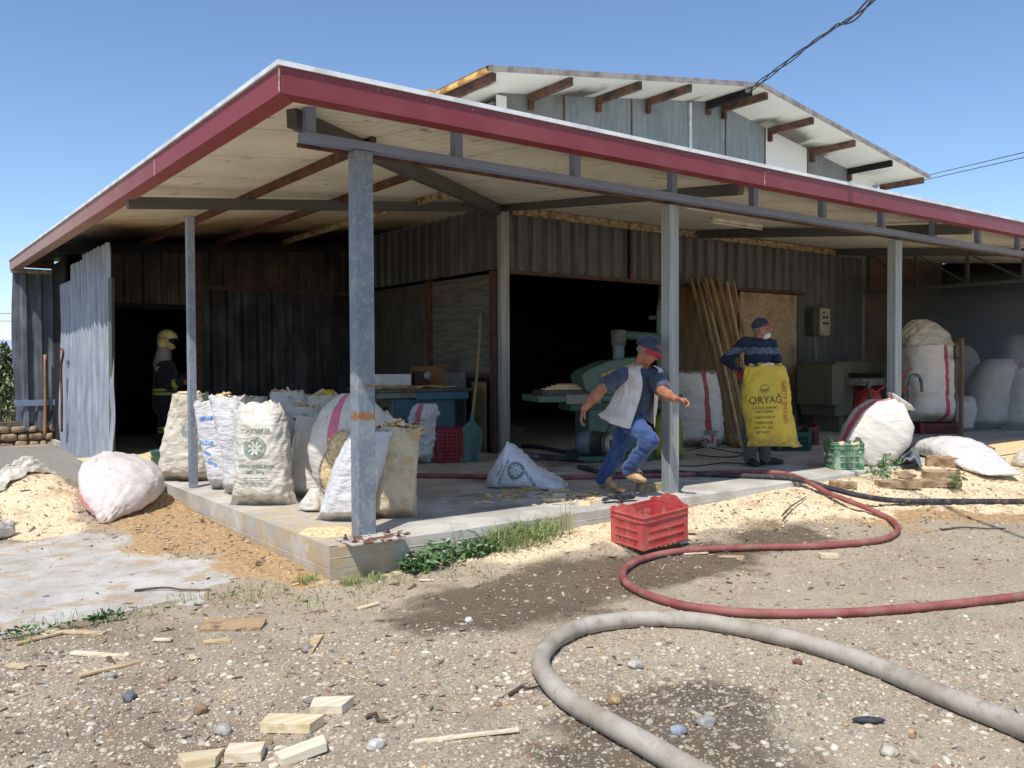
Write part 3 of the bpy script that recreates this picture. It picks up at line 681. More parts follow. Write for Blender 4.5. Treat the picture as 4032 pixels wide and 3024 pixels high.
# ---- raised gable hall
GY = 4.2
def rz(x): return 5.15+.8*(x-3.66)/5.34 if x < 9 else 5.95-.8*(x-9)/5.25
UW = mat_clad('blue_grey_gable_panel', (140, 148, 150), (116, 124, 126), .0); UG = mat_clad('grey_gable_panel', (128, 132, 128), (112, 116, 112), 0)
UWH = NB('white_gable_panel', rough=.6); UWH.col(UWH.mix(UWH.ss(.6, .75, UWH.noise(3, 8, UWH.map(scale=(3, 3, .6)), rough=.7)), lin((224, 222, 214)), lin((130, 112, 92)))); UWH = UWH.m
js = [(4.5, UG), (5.68, UW), (7.05, UW), (8.41, UW), (9.28, UW), (10.36, UWH), (11.63, UG), (13.04, UWH), (13.94, None)]
for (a, mt_), (b, _) in zip(js, js[1:]):
    lo = 3.6; pts = [(a+.008, lo), (b-.008, lo), (b-.008, rz(b)-.075)]+([(9, rz(9)-.075)] if a < 9 < b else [])+[(a+.008, rz(a)-.075)]
    n = len(pts); v = [V((x, GY+.0, z)) for x, z in pts]+[V((x, GY+.05, z)) for x, z in pts]
    mk('gable_panel', v, [tuple(range(n)), tuple(range(n, 2*n))[::-1]]+[(i, i+n, (i+1) % n+n, (i+1) % n) for i in range(n)], mt_, ws)
MB().bx(8.36, 8.4, GY-.03, GY-.003, 3.7, 5.75).build('downpipe', WHITE, ws); MB().bx(4.46, 4.62, GY-.03, GY-.003, 3.7, 5.17).build('gable_trim', UWH, ws); MB().bx(13.85, 13.97, GY-.03, GY-.003, 3.7, 5.05).build('gable_trim', UW, ws)
for x in (5.68, 7.05, 10.36, 11.63, 9.28): MB().bx(x-.014, x+.014, GY-.008, GY-.002, 3.7, rz(x)-.08).build('joint_strip', RUST, ws)
MB().bx(4.46, 4.5, 4.26, 14, 3.65, 5.1).bx(13.94, 13.98, 4.26, 14, 3.65, 5.0).bx(4.5, 13.94, 13.96, 14, .2, 5.0).build('hall_side_wall', UG, ws)
m = MB()
PANEL = NB('cream_roof_panel', rough=.5); x, y, z = PANEL.xyz()
sm_ = PANEL.math('MULTIPLY', PANEL.ss(3.5, 4.0, PANEL.math('ADD', y, PANEL.math('MULTIPLY', PANEL.math('SUBTRACT', PANEL.noise(3, 6), .5), .6))), PANEL.ss(.5, .6, PANEL.noise(1.3, 4, PANEL.map(scale=(1, .2, .2)))))
PANEL.col(PANEL.mix(PANEL.math('MULTIPLY', sm_, .9), lin((222, 220, 204)), lin((60, 50, 30)))); PANEL.bump(PANEL.math('SINE', PANEL.math('MULTIPLY', y, 60)), .12, .01); PANEL = PANEL.m
YEL = simple('yellow_foam_edge', (226, 188, 110), (170, 120, 60), 8, .9); FLASH = simple('dusty_grey_flashing', (150, 142, 134), (120, 108, 100), 7, .5)
def roofp(x0, x1, th, dz, y0, y1, name, mat):
    v = [(x0, y0, rz(x0)+dz-th), (x1, y0, rz(x1)+dz-th), (x1, y1, rz(x1)+dz-th), (x0, y1, rz(x0)+dz-th), (x0, y0, rz(x0)+dz), (x1, y0, rz(x1)+dz), (x1, y1, rz(x1)+dz), (x0, y1, rz(x0)+dz)]
    return mk(name, v, [(0, 3, 2, 1), (4, 5, 6, 7), (0, 1, 5, 4), (1, 2, 6, 5), (2, 3, 7, 6), (3, 0, 4, 7)], mat, ws)
roofp(3.70, 9, .06, -.012, 3.26, 14.2, 'gable_soffit', PANEL); roofp(9, 14.22, .06, -.012, 3.26, 14.2, 'gable_soffit', PANEL)
roofp(3.66, 9, .012, 0, 3.24, 14.25, 'gable_roof_sheet', REDP); roofp(9, 14.26, .012, 0, 3.24, 14.25, 'gable_roof_sheet', REDP)
roofp(3.66, 9, .075, -.003, 3.225, 3.24, 'edge_flashing', FLASH); roofp(9, 14.26, .075, -.003, 3.225, 3.24, 'edge_flashing', FLASH)
MB().bx(3.655, 3.70, 3.3, 14.2, rz(3.66)-.07, rz(3.66)-.014).build('foam_edge', YEL, ws)
for y in (4.6, 6.1, 7.6, 9.1): MB().cyl((3.62, y, rz(3.66)-.0), (3.74, y, rz(3.66)+.01), .045, 10).build('roof_rib_end', YEL, ws)
MB().bx(3.72, 3.8, 3.28, 14, rz(3.72)-.17, rz(3.72)-.075).build('eave_purlin', RUST, ws)
BPUR = simple('brown_purlin', (112, 80, 62), (64, 48, 42), 6, .7)
for x in (5.04, 6.33, 7.38, 8.8, 9.2, 10.46, 11.73, 12.97, 14.13):
    d = .11 if x != 8.8 else .13
    MB().beam((x, 3.3, rz(x)-.073-d/2), (x, 4.19, rz(x)-.073-d/2), .07, d).build('gable_purlin', BLACKW if x in (8.8, 12.97) else BPUR, ws)
    MB().bx(x-.035, x+.035, 4.13, 4.19, rz(x)-.3, rz(x)-.08-d).build('bracket', RUST, ws)

# ================================================================== BACKGROUND
hills = MB()
vv = []; ff = []; n = 60
for i in range(n+1):
    x = -900+i*30; t = i/n; h = 34+14*fbm(t*6, 1, 2, 4)+20*sstep(.55, .2, t)
    vv += [(x, 700, -5), (x, 760, h*.5), (x, 860, h), (x, 1000, -5)]
for i in range(n):
    for j in range(3): ff.append((i*4+j, (i+1)*4+j, (i+1)*4+j+1, i*4+j+1))
HILL = simple('hazy_blue_hill', (158, 176, 200), (166, 184, 206), .01, 1, bst=0)
o = mk('hills', vv, ff, HILL, None, True); o['kind'] = 'structure'
# stone wall
STN = NB('field_stone', rough=.9); STN.col(STN.mix(STN.ss(.35, .7, STN.noise(9, 7)), lin((168, 146, 118)), lin((112, 92, 74)))); STN.bump(STN.noise(20, 6), .6, .02); STN = STN.m
MORT = simple('rough_mortar', (112, 98, 80), (80, 70, 58), 12, .95, bst=.8)
sw_ = thing('stone_wall', 'low rubble stone wall with mortar cap left of the shed', 'wall', (-1, 11, .1))
m = MB().bx(-8, .3, 11.0, 11.4, 0, .56); m.build('mortar', MORT, sw_)
m = MB(); rr = random.Random(7); y = 0
for row in range(3):
    x = -5; z = .12+row*.135
    while x < .28:
        w = rr.uniform(.1, .26); h = rr.uniform(.1, .14)
        b = len(m.v); m.ell((x+w/2, 10.985, z+h/2), (w*.56, .06, h*.55), Ry(rr.uniform(-.15, .15)), 14, 8)
        for k in range(b, len(m.v)):
            q = m.v[k]; dx = (q.x-x-w/2)/(w*.56); dz = (q.z-z-h/2)/(h*.55)
            m.v[k] = V((x+w/2+w*.5*math.copysign(abs(dx)**.55, dx), q.y+.02*noise.noise(q*12), z+h/2+h*.48*math.copysign(abs(dz)**.6, dz)))+V((.012*noise.noise(q*9), 0, .012*noise.noise(q*9+V((5, 5, 5)))))
        x += w+.012
o = m.build('stone', STN, sw_, True); o['kind'] = 'stuff'
# chain link fence
fe = thing('chain_link_fence', 'rusty chain link fence behind the stone wall at the left edge', 'fence', (-2, 12, .2))
m = MB(); z0, z1 = .35, 2.1
for i in range(-50, 30):
    x = -6+i*.13
    for s in (1, -1):
        a = (x, 11.7, z0); b = (x+s*(z1-z0)*.9, 11.7, z1)
        if max(a[0], b[0]) < -.3 and min(a[0], b[0]) > -7: m.tube([a, b], .0028, 3, False)
o = m.build('wire_mesh', RUST, fe); m = MB()
for x in (-5.5, -3.4, -.9): m.cyl((x, 11.75, .1), (x, 11.75, 2.2), .03, 8)
m.build('fence_post', DSTEEL, fe)
# bushes beyond the fence
LEAF = NB('olive_leaf', rough=.6); LEAF.col(LEAF.mix(LEAF.n('ObjectInfo').outputs['Random'], lin((118, 128, 84)), lin((142, 148, 106)))); LEAF.b.inputs['Transmission Weight'].default_value = 0; LEAF = LEAF.m
def bush(x, y, h, w, nl, seed, label):
    t = thing('bush', label, 'bush', (x, y, .2), 'bushes beyond the fence'); r = random.Random(seed); m = MB(); st = MB()
    for i in range(9):
        a = r.uniform(0, 6.3); st.tube([(x, y, .1), (x+cos(a)*w*.3, y+sin(a)*w*.3, h*.5), (x+cos(a)*w*.55, y+sin(a)*w*.55, h*r.uniform(.7, 1))], [.03, .02, .006], 5)
    for i in range(nl):
        a = r.uniform(0, 6.3); q = sqrt(r.random()); hh = r.random(); rad = w*q*(1-.55*hh**2)*(1+.3*nz(a, hh*3, seed)); p = V((x+cos(a)*rad, y+sin(a)*rad, .15+hh*h*(1-.25*q)))
        d = V((r.gauss(0, 1), r.gauss(0, 1), r.gauss(.5, 1))).normalized(); u = d.cross(V((0, 0, 1))).normalized(); L = r.uniform(.07, .17); k = L*.22
        m.add([p, p+d*L*.5+u*k, p+d*L, p+d*L*.5-u*k], [(0, 1, 2, 3)])
    o = m.build('foliage', LEAF, t); o['kind'] = 'stuff'; st.build('stem', RUST, t)
bush(-.80, 12.9, 2.1, 1.1, 6000, 1, 'olive green bush closest to the shed end, beyond the fence'); bush(-1.7, 14.5, 1.9, 1.4, 6000, 2, 'wide olive bush at the far left edge beyond the fence'); bush(-.9, 16.5, 2.7, 1.3, 5000, 3, 'taller paler bush rising behind the other two beyond the fence')
TG = NB('dry_grass', rough=.8); TG.col(TG.mix(TG.noise(3, 3), lin((150, 148, 92)), lin((190, 176, 124)))); TG = TG.m
m = MB(); r = random.Random(2)
for i in range(5000):
    x = r.uniform(-7, -.3); y = r.uniform(11.7, 16); h = r.uniform(.25, .8); a = r.uniform(-.2, .2); z = .15; w = .006
    m.add([(x-w, y, z), (x+w, y, z), (x+a*h, y+r.uniform(-.1, .1), z+h)], [(0, 1, 2)])
o = m.build('tall_grass', TG); tag(o, 'tall dry grass growing beyond the stone wall', 'grass', kind='stuff')
# cables
BLK = simple('black_cable', (38, 38, 42), (60, 60, 62), 20, .6)
cb = thing('service_cable', 'twisted black service cable sagging from the gable peak up over the yard', 'cable', (8.7, 3.25, 5.8))
A = V((8.72, 3.27, 5.78)); pts = [A, V((7.35, 1.6, 5.43)), V((6.0, 0, 5.1)), V((5.1, -1.1, 5.05)), V((3.6, -2.9, 5.1)), V((1.5, -5.4, 5.6)), V((-1, -8.6, 6.6))]
pts[1] = PY(1715*K, 122*K, 1.7); pts[2] = PY(1800*K, 62*K, .1); pts[3] = PY(1880*K, 0, -1.35)
c = catmull(pts, 40)
for s in range(3):
    p = []
    for i, q in enumerate(c):
        a = i*.13+s*2.09+.5*sin(i*.05); k = .020*(1+.6*sin(i*.05+s)); p.append(q+V((cos(a)*k*.7, -cos(a)*k*.7, sin(a)*k)))
    MB().tube(p, .0085, 6).build('strand', BLK, cb)
MB().cyl(A, A+V((.02, .06, .02)), .035, 10).build('clamp', simple('porcelain', (170, 168, 160), bst=0), cb)
for i, (a, b) in enumerate((((3662, 688), (4032, 600)), ((3662, 704), (4032, 620)))):
    p, q = PD(a[0], a[1], 60), PD(b[0], b[1], 45); e = p+(q-p)*4; p2_ = p-(q-p)*.6
    o = MB().tube([p2_, e], .022, 4).build('power_line', BLK); tag(o, ['upper thin overhead wire in the sky to the right of the gable', 'lower thin overhead wire in the sky to the right of the gable'][i], 'wire')
for i, yv in enumerate((1235, 1265)):
    p, q = PD(-200, yv-2, 60), PD(300, yv+1, 70); o = MB().tube([p, q], .02, 4).build('power_line', BLK); tag(o, ['upper thin wire crossing above the bushes at the left edge', 'lower thin wire crossing above the bushes at the left edge'][i], 'wire')
# ================================================================== SACKS
def sack(name, label, base, W, D, H, mat, yaw=-.64, lean=(0, 0), prof=None, top='open', tilt=None, seed=0, wr=.014, ears=1., group='filled woven sacks', cat='sack', NR=64, NS=84, floor_z=None, exp_=2.5, bendy=None, sag=0.):
    """woven sack. prof: (t, width factor, depth factor). local x = width, -y faces the camera. tilt: 3x3 applied after shaping"""
    prof = prof or [(0, 1, .5), (.08, 1.02, .95), (.35, 1, 1.02), (.7, .95, .95), (.9, .86, .86), (1, .8, .8)]
    v = []; f = []; uv = []; R = Rz(yaw); o = V(base); s = seed*7.7
    for i in range(NR+1):
        t = i/NR
        a = interp(t, [(p[0], p[1]) for p in prof])*W/2; b = interp(t, [(p[0], p[2]) for p in prof])*D/2
        if top == 'closed':
            e = sstep(0, .22, 1-t); b *= max(.06, e**.6); 
        if top == 'tied': 
            q = interp(t, [(0, 1), (.84, 1), (.92, .45), (.95, .32), (1, .5)]); a *= q; b *= q
        eb = sstep(0, .13, t); b2 = b*(.22+.78*eb**.7)
        for j in range(NS):
            th = 2*pi*j/NS; c, sn = cos(th), sin(th)
            x = math.copysign(abs(c)**(2/exp_), c); y = math.copysign(abs(sn)**(2/exp_), sn)
            if t < .1: x *= 1+.10*ears*(1-t/.1)**2*abs(c)**6
            cx, cy = cos(th), sin(th); zz = t*H
            n1 = noise.noise(V((cx*1.3+s, cy*1.3, zz*2.2))); n2 = noise.noise(V((cx*2.2+s, cy*2.2, zz*13)))
            n3 = noise.noise(V((cx*2.6+s, cy*2.6, zz*22+cx*3))); n4 = 1-abs(noise.noise(V((cx*2+s, cy*2+zz*4, zz*8-cx*3))))*2
            d = n1*.035+(n2*1.0+n3*.35)*wr+(n4-.4)*wr*.8
            if top == 'tied' and t > .75: d += .012*sin(th*11+s)*sstep(.75, .92, t)*(W/.5)
            px = x*a+cx*d+lean[0]*t**1.3; py = y*b2+cy*d+lean[1]*t**1.3
            if bendy: px += bendy(t)
            pz = zz*(1-sag*abs(x)*t)
            if top == 'open' and t > .86: pz += (t-.86)/.14*(.035*noise.noise(V((cx*2.3+s, cy*2.3, 5)))+.02*noise.noise(V((cx*6+s, cy*6, 9))))
            if t < .02: pz = 0
            v.append(V((px, py, pz))); uv.append((j/NS, t))
    for i in range(NR):
        for j in range(NS): f.append((i*NS+j, i*NS+(j+1) % NS, (i+1)*NS+(j+1) % NS, (i+1)*NS+j))
    f.append(tuple(range(NS))[::-1]); k0 = NR*NS
    if top == 'open':
        cen = sum((v[k0+j] for j in range(NS)), V())/NS
        for q, (sc, dz) in enumerate(((.965, .004), (.93, -.03), (.9, -.075), (.5, -.085), (.02, -.08))):
            b = len(v)
            for j in range(NS):
                p = v[k0+j]; u = cen+(p-cen)*sc; u.z = p.z+dz if q < 2 else cen.z+dz+.012*noise.noise(p*9+V((s, 0, q))); v.append(u); uv.append((j/NS, 1))
            prv = k0 if q == 0 else b-NS
            for j in range(NS): f.append((prv+j, prv+(j+1) % NS, b+(j+1) % NS, b+j))
        f.append(tuple(len(v)-NS+j for j in range(NS)))
    else: f.append(tuple(k0+j for j in range(NS)))
    T = tilt
    if T is not None:
        v = [T @ p for p in v]; zm = min(p.z for p in v); mz = zm if floor_z is None else floor_z
        out = []
        for p in v:
            z = p.z-mz
            if z < .03: z = .03*exp((z-.03)/.05)*.98
            out.append(V((p.x, p.y, max(z, .0))))
        v = out
    v = [o+R @ p for p in v]
    ob = mk(name, v, f, mat, None, True, uv)
    tag(ob, label, cat, group)
    ob['_c'] = 0; del ob['_c']
    if top == 'open':
        c = sum((v[k0+j] for j in range(NS)), V())/NS; ob.location = (0, 0, 0); SACKTOP[ob.name] = (c, W*prof[-1][1]/2, D*prof[-1][2]/2, yaw)
    return ob
SACKTOP = {}
WOODP = [mat_wood('pale_pine_'+str(i), c, d, 0) for i, (c, d) in enumerate([((232, 204, 158), (206, 170, 120)), ((222, 196, 152), (186, 150, 104)), ((240, 222, 186), (214, 186, 140)), ((190, 158, 112), (150, 116, 78))])]
def scraps(sk, label, n=26, seed=0, up=.0, big=1.):
    c, a, b, yaw = SACKTOP[sk.name]; r = random.Random(seed); m = MB(); mi = []
    for i in range(n):
        q = sqrt(r.random())*.8; th = r.uniform(0, 2*pi); p = Rz(yaw) @ V((cos(th)*q*a, sin(th)*q*b, 0)); L = r.uniform(.05, .16)*big; w = r.uniform(.02, .06)*big; h = r.uniform(.006, .022)
        R = Rz(r.uniform(0, 6.3)) @ Rx(r.uniform(-.5, .5)) @ Ry(r.uniform(-.6, .6)); b0 = len(m.f)
        m.box(c+p+V((0, 0, -.075+up+r.uniform(0, .075)*(1.2-q))), (L, w, h), R); mi += [r.choice((0, 0, 1, 2, 2, 3))]*6
    o = mk('wood_scraps', m.v, m.f, WOODP); o.data.polygons.foreach_set('material_index', mi)
    return tag(o, label, 'wood scraps', kind='stuff')
def bvh(o):
    return BVHTree.FromPolygons([v.co.copy() for v in o.data.vertices], [tuple(p.vertices) for p in o.data.polygons])
def text_polys(s, size, sx=1., bold=0.):
    cu = bpy.data.curves.new('t', 'FONT'); cu.body = s; cu.size = size; cu.align_x = 'CENTER'; cu.align_y = 'CENTER'; cu.offset = bold; cu.resolution_u = 3
    o = bpy.data.objects.new('t', cu); COL.objects.link(o); dg = bpy.context.evaluated_depsgraph_get(); me = o.evaluated_get(dg).to_mesh()
    bm = bmesh.new(); bm.from_mesh(me); bmesh.ops.triangulate(bm, faces=bm.faces); 
    bmesh.ops.subdivide_edges(bm, edges=[e for e in bm.edges if e.calc_length() > size*.3], cuts=1); bmesh.ops.triangulate(bm, faces=bm.faces)
    P = [(v.co.x*sx, v.co.y) for v in bm.verts]; bm.verts.index_update(); F = [tuple(v.index for v in f.verts) for f in bm.faces]
    bm.free(); o.evaluated_get(dg).to_mesh_clear(); bpy.data.objects.remove(o); return P, F
def decal(name, tgt, items, c, n, up, mat, off=.0035):
    "press flat printing onto a surface: items = [(points2d, faces, (ox, oy), rot)] in metres on a plane at c facing n"
    n = V(n).normalized(); up = V(up); r = up.cross(n).normalized(); u = n.cross(r).normalized(); B = bvh(tgt); c = V(c); vv = []; ff = []
    for P, F, (ox, oy), rot in items:
        b = len(vv); ok = []
        for x, y in P:
            X = x*cos(rot)-y*sin(rot)+ox; Y = x*sin(rot)+y*cos(rot)+oy
            h, nn, _, _ = B.ray_cast(c+r*X+u*Y+n*1.0, -n)
            if h is None: ok.append(False); vv.append(V())
            else: ok.append(True); vv.append(h+n*off)
        ff += [tuple(i+b for i in f) for f in F if all(ok[i] for i in f)]
    used = sorted({i for f in ff for i in f}); mp = {k: i for i, k in enumerate(used)}
    if not used: return None
    return mk(name, [vv[k] for k in used], [tuple(mp[i] for i in f) for f in ff], mat, tgt)
def ring(r0, r1, n=40, a0=0, a1=2*pi):
    P = []; F = []
    for i in range(n+1):
        a = a0+(a1-a0)*i/n; P += [(r0*cos(a), r0*sin(a)), (r1*cos(a), r1*sin(a))]
    return P, [(2*i, 2*i+1, 2*i+3, 2*i+2) for i in range(n)]
def petal(r0, r1, w, ang, n=8):
    P = [(0, 0)]*0
    L = [(lerp(r0, r1, t/n), w*sin(pi*(t/n)**1.4)) for t in range(n+1)]; P = [(x, y) for x, y in L]+[(x, -y) for x, y in L]
    m = n+1; return [(x*cos(ang)-y*sin(ang), x*sin(ang)+y*cos(ang)) for x, y in P], [(i, i+m, i+m+1, i+1) for i in range(n)]
def emblem(R, ox, oy, rot=0):
    it = [(*ring(R*.66, R, 48), (ox, oy), 0), (*ring(R*.02, R*.1, 8), (ox, oy), 0)]
    for i in range(8):
        a = pi/8*(2*i)+rot
        # wedge of ink between two petals
        P = [(R*.12*cos(a), R*.12*sin(a))]; k = 6
        for q in range(k+1): t = a-.2+.4*q/k; P.append((R*.62*cos(t), R*.62*sin(t)))
        P2 = [(R*.36*cos(a-.05), R*.36*sin(a-.05)), (R*.36*cos(a+.05), R*.36*sin(a+.05))]
        it.append(([P[0], P2[0], P[1], P[2], P[3], P[4], P[5], P[6], P[7], P2[1]], [(0, 1, 9), (1, 2, 3), (1, 3, 4), (1, 4, 9), (4, 5, 9), (5, 6, 9), (6, 7, 9), (7, 8, 9)], (ox, oy), 0))
    return it
def emblem_letters(R, ox, oy, s='TÜRKİYE ŞEKER FABRİKALARI', rot=0.):
    it = []; n = len(s)
    for i, ch in enumerate(s):
        if ch == ' ': continue
        a = pi*1.25-(pi*1.5)*i/(n-1)+rot; P, F = text_polys(ch, R*.27, 1, .004*R); it.append((P, F, (ox+R*.83*cos(a), oy+R*.83*sin(a)), a-pi/2))
    for i, ch in enumerate('1926'):
        a = -pi/2-.3+.2*i+rot; P, F = text_polys(ch, R*.26, 1, .004*R); it.append((P, F, (ox+R*.83*cos(a), oy+R*.83*sin(a)), a+pi/2))
    return it
TOCAM = V((-.6, -.8, .12))
GINK = simple('faded_green_ink', (92, 118, 100), (150, 160, 142), 30, .7, bst=0); GREYI = simple('faded_grey_ink', (128, 136, 128), (170, 170, 160), 30, .7, bst=0)
PALEI = simple('pale_letters', (214, 212, 200), bst=0); BLUEI = simple('blue_ink', (74, 128, 200), (130, 170, 220), 25, .6, bst=0); BLKI = simple('faded_black_ink', (78, 74, 46), (120, 106, 50), 25, .7, bst=0); REDI = simple('red_ink', (186, 78, 40), (196, 120, 50), 25, .7, bst=0)
C1 = mat_sack('sack_cream', (208, 203, 192), (178, 162, 134), .6, wr=.6)
C2 = mat_sack('sack_white', (203, 202, 203), (182, 175, 164), .4, wr=.6)
C3 = mat_sack('sack_beige', (203, 195, 178), (168, 152, 124), .7, wr=.5)
C4 = mat_sack('sack_dirty', (196, 182, 154), (150, 128, 96), .8, blotch=(176, 152, 114), wr=.5)
CP = mat_sack('sack_pink_stripe', (212, 206, 196), (192, 178, 154), .5, [(.735, .030, (214, 112, 132))], wr=.35)
CR = mat_sack('sack_red_stripe', (222, 214, 204), (186, 172, 152), .5, [(.80, .016, (176, 72, 76))], wr=.35)
CR2 = mat_sack('sack_red_stripe_right', (228, 222, 214), (200, 190, 176), .4, [(.80, .016, (186, 78, 84))], wr=.3)
CRL = mat_sack('sack_pale_red_band', (216, 211, 202), (196, 188, 172), .35, [(.545, .022, (196, 92, 100))], wr=.25)
CG = mat_sack('sack_ground', (205, 197, 193), (188, 176, 164), .6, [(.52, .018, (206, 120, 124))], wr=.22)
z0 = .258
# front left row
GP = 'upright sacks along the left edge of the slab'
s = sack('sack', 'tall beige sack behind the thin post, narrowing to its open top', (.235, 4.12, z0), .52, .42, .93, C3, lean=(.06, 0), prof=[(0, 1.1, .7), (.1, 1.1, 1), (.3, 1.0, 1), (.6, .84, .9), (1, .66, .8)], seed=1, group=GP)
decal('printed_emblem', s, emblem(.075, .08, 0), s.data.vertices[0].co*0+V((.27, 4.12, .78)), TOCAM, (0, 0, 1), GREYI)
scraps(s, 'wood offcuts filling the tall beige sack behind the thin post', 16, 1, .02)
s = sack('sack', 'narrow white sack with blue lettering right of the thin post', (.36, 3.22, z0), .36, .32, .87, C2, lean=(-.13, 0), prof=[(0, .7, .6), (.12, .85, 1), (.4, .95, 1), (.8, .9, .9), (1, .85, .8)], seed=2, group=GP, wr=.009)
it = []
for tx, sz, ox, oy, rt in (('ŞEKAR', .055, -.03, .24, .05), ('PAZAR', .06, -.03, -.0, -.05), ('TARIM', .036, -.02, -.1, -.4), ('NET 50', .04, .03, -.2, -.5)):
    P, F = text_polys(tx, sz, .8, .002); it.append((P, F, (ox-.06, oy), rt))
for q_ in it: decal('blue_lettering', s, [q_], (.27, 3.17, .72), TOCAM, (0, 0, 1), BLUEI)
s = sack('sack', 'slim white creased sack tied with string at its corner', (.38, 2.80, z0), .34, .34, .94, C2, lean=(-.12, 0), prof=[(0, .8, .6), (.1, .9, 1), (.5, .8, .95), (.8, .95, .9), (1, 1.05, .75)], seed=3, group=GP, wr=.009)
scraps(s, 'pale offcuts poking from the slim white creased sack', 18, 3, .03)
s = sack('sack', 'shorter white wrinkled sack touching the printed sugar sack', (.50, 2.55, z0), .34, .32, .83, C2, lean=(-.10, 0), prof=[(0, .8, .6), (.1, .95, 1), (.5, .9, 1), (.8, .95, .9), (1, .9, .8)], seed=4, group=GP, wr=.009)
scraps(s, 'offcuts in the shorter white wrinkled sack', 18, 4, .02)
tk = sack('sack', 'cream sugar sack with green round emblem standing at the slab edge', (.31, 2.02, z0), .53, .36, .9, C1, lean=(-.02, .03), prof=[(0, 1.08, .6), (.07, 1.04, .95), (.2, .98, 1), (.5, .88, 1.02), (.8, .84, .9), (.93, .78, .6), (1, .68, .35)], seed=5, group=GP, wr=.011, exp_=2.3)
cc = V((.27, 2.02, z0)); nn = TOCAM
it = []
for tx, sz, oy, b in (('TÜRKŞEKER', .056, .64, .001), ('KRİSTAL BEYAZ ŞEKER', .032, .335, .0012), ('NET : 50 kg', .032, .285, .001)):
    P, F = text_polys(tx, sz, 1 if sz < .05 else .9, b); it.append((P, F, (0, oy-.0), 0))
for k, (w, y) in enumerate(((.22, .235), (.28, .215), (.3, .195), (.3, .18), (.24, .165))):
    n_ = 24; P = [(-w/2+w*i/n_, yy) for i in range(n_+1) for yy in (y-.0022, y+.0022)]; it.append((P, [(2*i, 2*i+2, 2*i+3, 2*i+1) for i in range(n_) if (i*7+k*3) % 5], (0, 0), 0))
for q_ in it: decal('printed_line', tk, [q_], cc, nn, (0, 0, 1), GINK)
decal('printed_emblem', tk, emblem(.098, .0, .495), cc, nn, (0, 0, 1), GINK); decal('emblem_lettering', tk, emblem_letters(.098, .0, .495), cc, nn, (0, 0, 1), PALEI, .0055)
P, F = text_polys('PP', .03); it = [(P, F, (-.1, .07), .1), (*ring(.014, .018, 16), (-.05, .07), 0)]; decal('recycling_mark', tk, it, cc, nn, (0, 0, 1), GREYI)
s = sack('sack', 'beige sack with a thin green seam, half shaded, right of the sugar sack', (.86, 2.17, z0), .50, .36, .76, C1, lean=(-.03, .05), prof=[(0, .9, .7), (.1, .96, 1), (.4, .92, 1), (.7, .78, .9), (1, .62, .7)], seed=6, group=GP, wr=.009)
sm = MB(); B = bvh(s)
pts = []
for i in range(26):
    h, *_ = B.ray_cast(V((.72+.0*i, 2.2, z0+.03+i*.026))+Rz(-.64) @ V((-.06+i*.0015, -1, 0)), Rz(-.64) @ V((0, 1, 0)))
    if h: pts.append(h+TOCAM*.002)
sm.tube(pts, .0026, 4).build('green_seam', GINK, s)
# torn bale with pink band
CPT = mat_sack('torn_pink_band', (212, 206, 196), (190, 176, 150), .6, [(.70, .024, (214, 112, 134))], wr=.35)
bal = sack('sack', 'fat torn white sack with pink band spilling wood shavings behind the rust marked post', (.93, 1.62, z0+.0), .66, .5, .98, CPT, lean=(.04, 0), prof=[(0, .35, .5), (.08, .62, .8), (.25, .95, 1), (.5, 1.06, 1.1), (.7, 1.0, 1.1), (.86, .8, .9), (.95, .5, .6), (1, .25, .3)], top='none', seed=7, wr=.006, group=GP, exp_=2.1)
B = bvh(bal); shav = MB(); rr = random.Random(4); mi = []
cen = V((.86, 1.52, .68)); Rv = Rz(-.64)
def torn(u, w): return ((u+.0)/.10)**2+((w+.02)/.27)**2 < 1+.5*noise.noise(V((u*12, w*7, 1)))
for i in range(420):
    u = rr.uniform(-.16, .16); w = rr.uniform(-.32, .3)
    if not torn(u, w): continue
    p = cen+Rv @ V((u-.08+w*.32, 0, w)); h, n_, _, _ = B.ray_cast(p-Rv @ V((0, 1, 0)), Rv @ V((0, 1, 0)))
    if h is None: continue
    L = rr.uniform(.02, .06)*(2.4 if rr.random() < .08 else 1); b0 = len(shav.f); shav.box(h+V((0, 0, 0))+n_*.004, (L, L*rr.uniform(.15, .5), .003), n_.to_track_quat('Z', 'Y').to_matrix() @ Rz(rr.uniform(0, 6)) @ Rx(rr.uniform(-.4, .4))); mi += [rr.choice((0, 2, 2, 1))]*6
o = mk('wood_shavings', shav.v, shav.f, WOODP); o.data.polygons.foreach_set('material_index', mi); tag(o, 'wood shavings bulging out of the tear in the pink banded sack', 'wood shavings', kind='stuff')
SAWM = simple('sawdust', (238, 216, 170), (200, 160, 108), 40, .95, bst=.8)
m = MB(); k = 0
gr = {}
for a in range(-12, 13):
    for b in range(-18, 18):
        u, w = a*.013, b*.018
        if torn(u, w):
            p = cen+Rv @ V((u-.08+w*.32, 0, w)); h, n_, _, _ = B.ray_cast(p-Rv @ V((0, 1, 0)), Rv @ V((0, 1, 0)))
            if h: gr[a, b] = len(m.v); m.v.append(h+n_*(.006+.006*noise.noise(h*40)))
for (a, b), i in gr.items():
    if (a+1, b) in gr and (a, b+1) in gr and (a+1, b+1) in gr: m.f.append((i, gr[a+1, b], gr[a+1, b+1], gr[a, b+1]))
o = m.build('torn_opening', SAWM, bal, True)
lip = MB(); ring_ = []
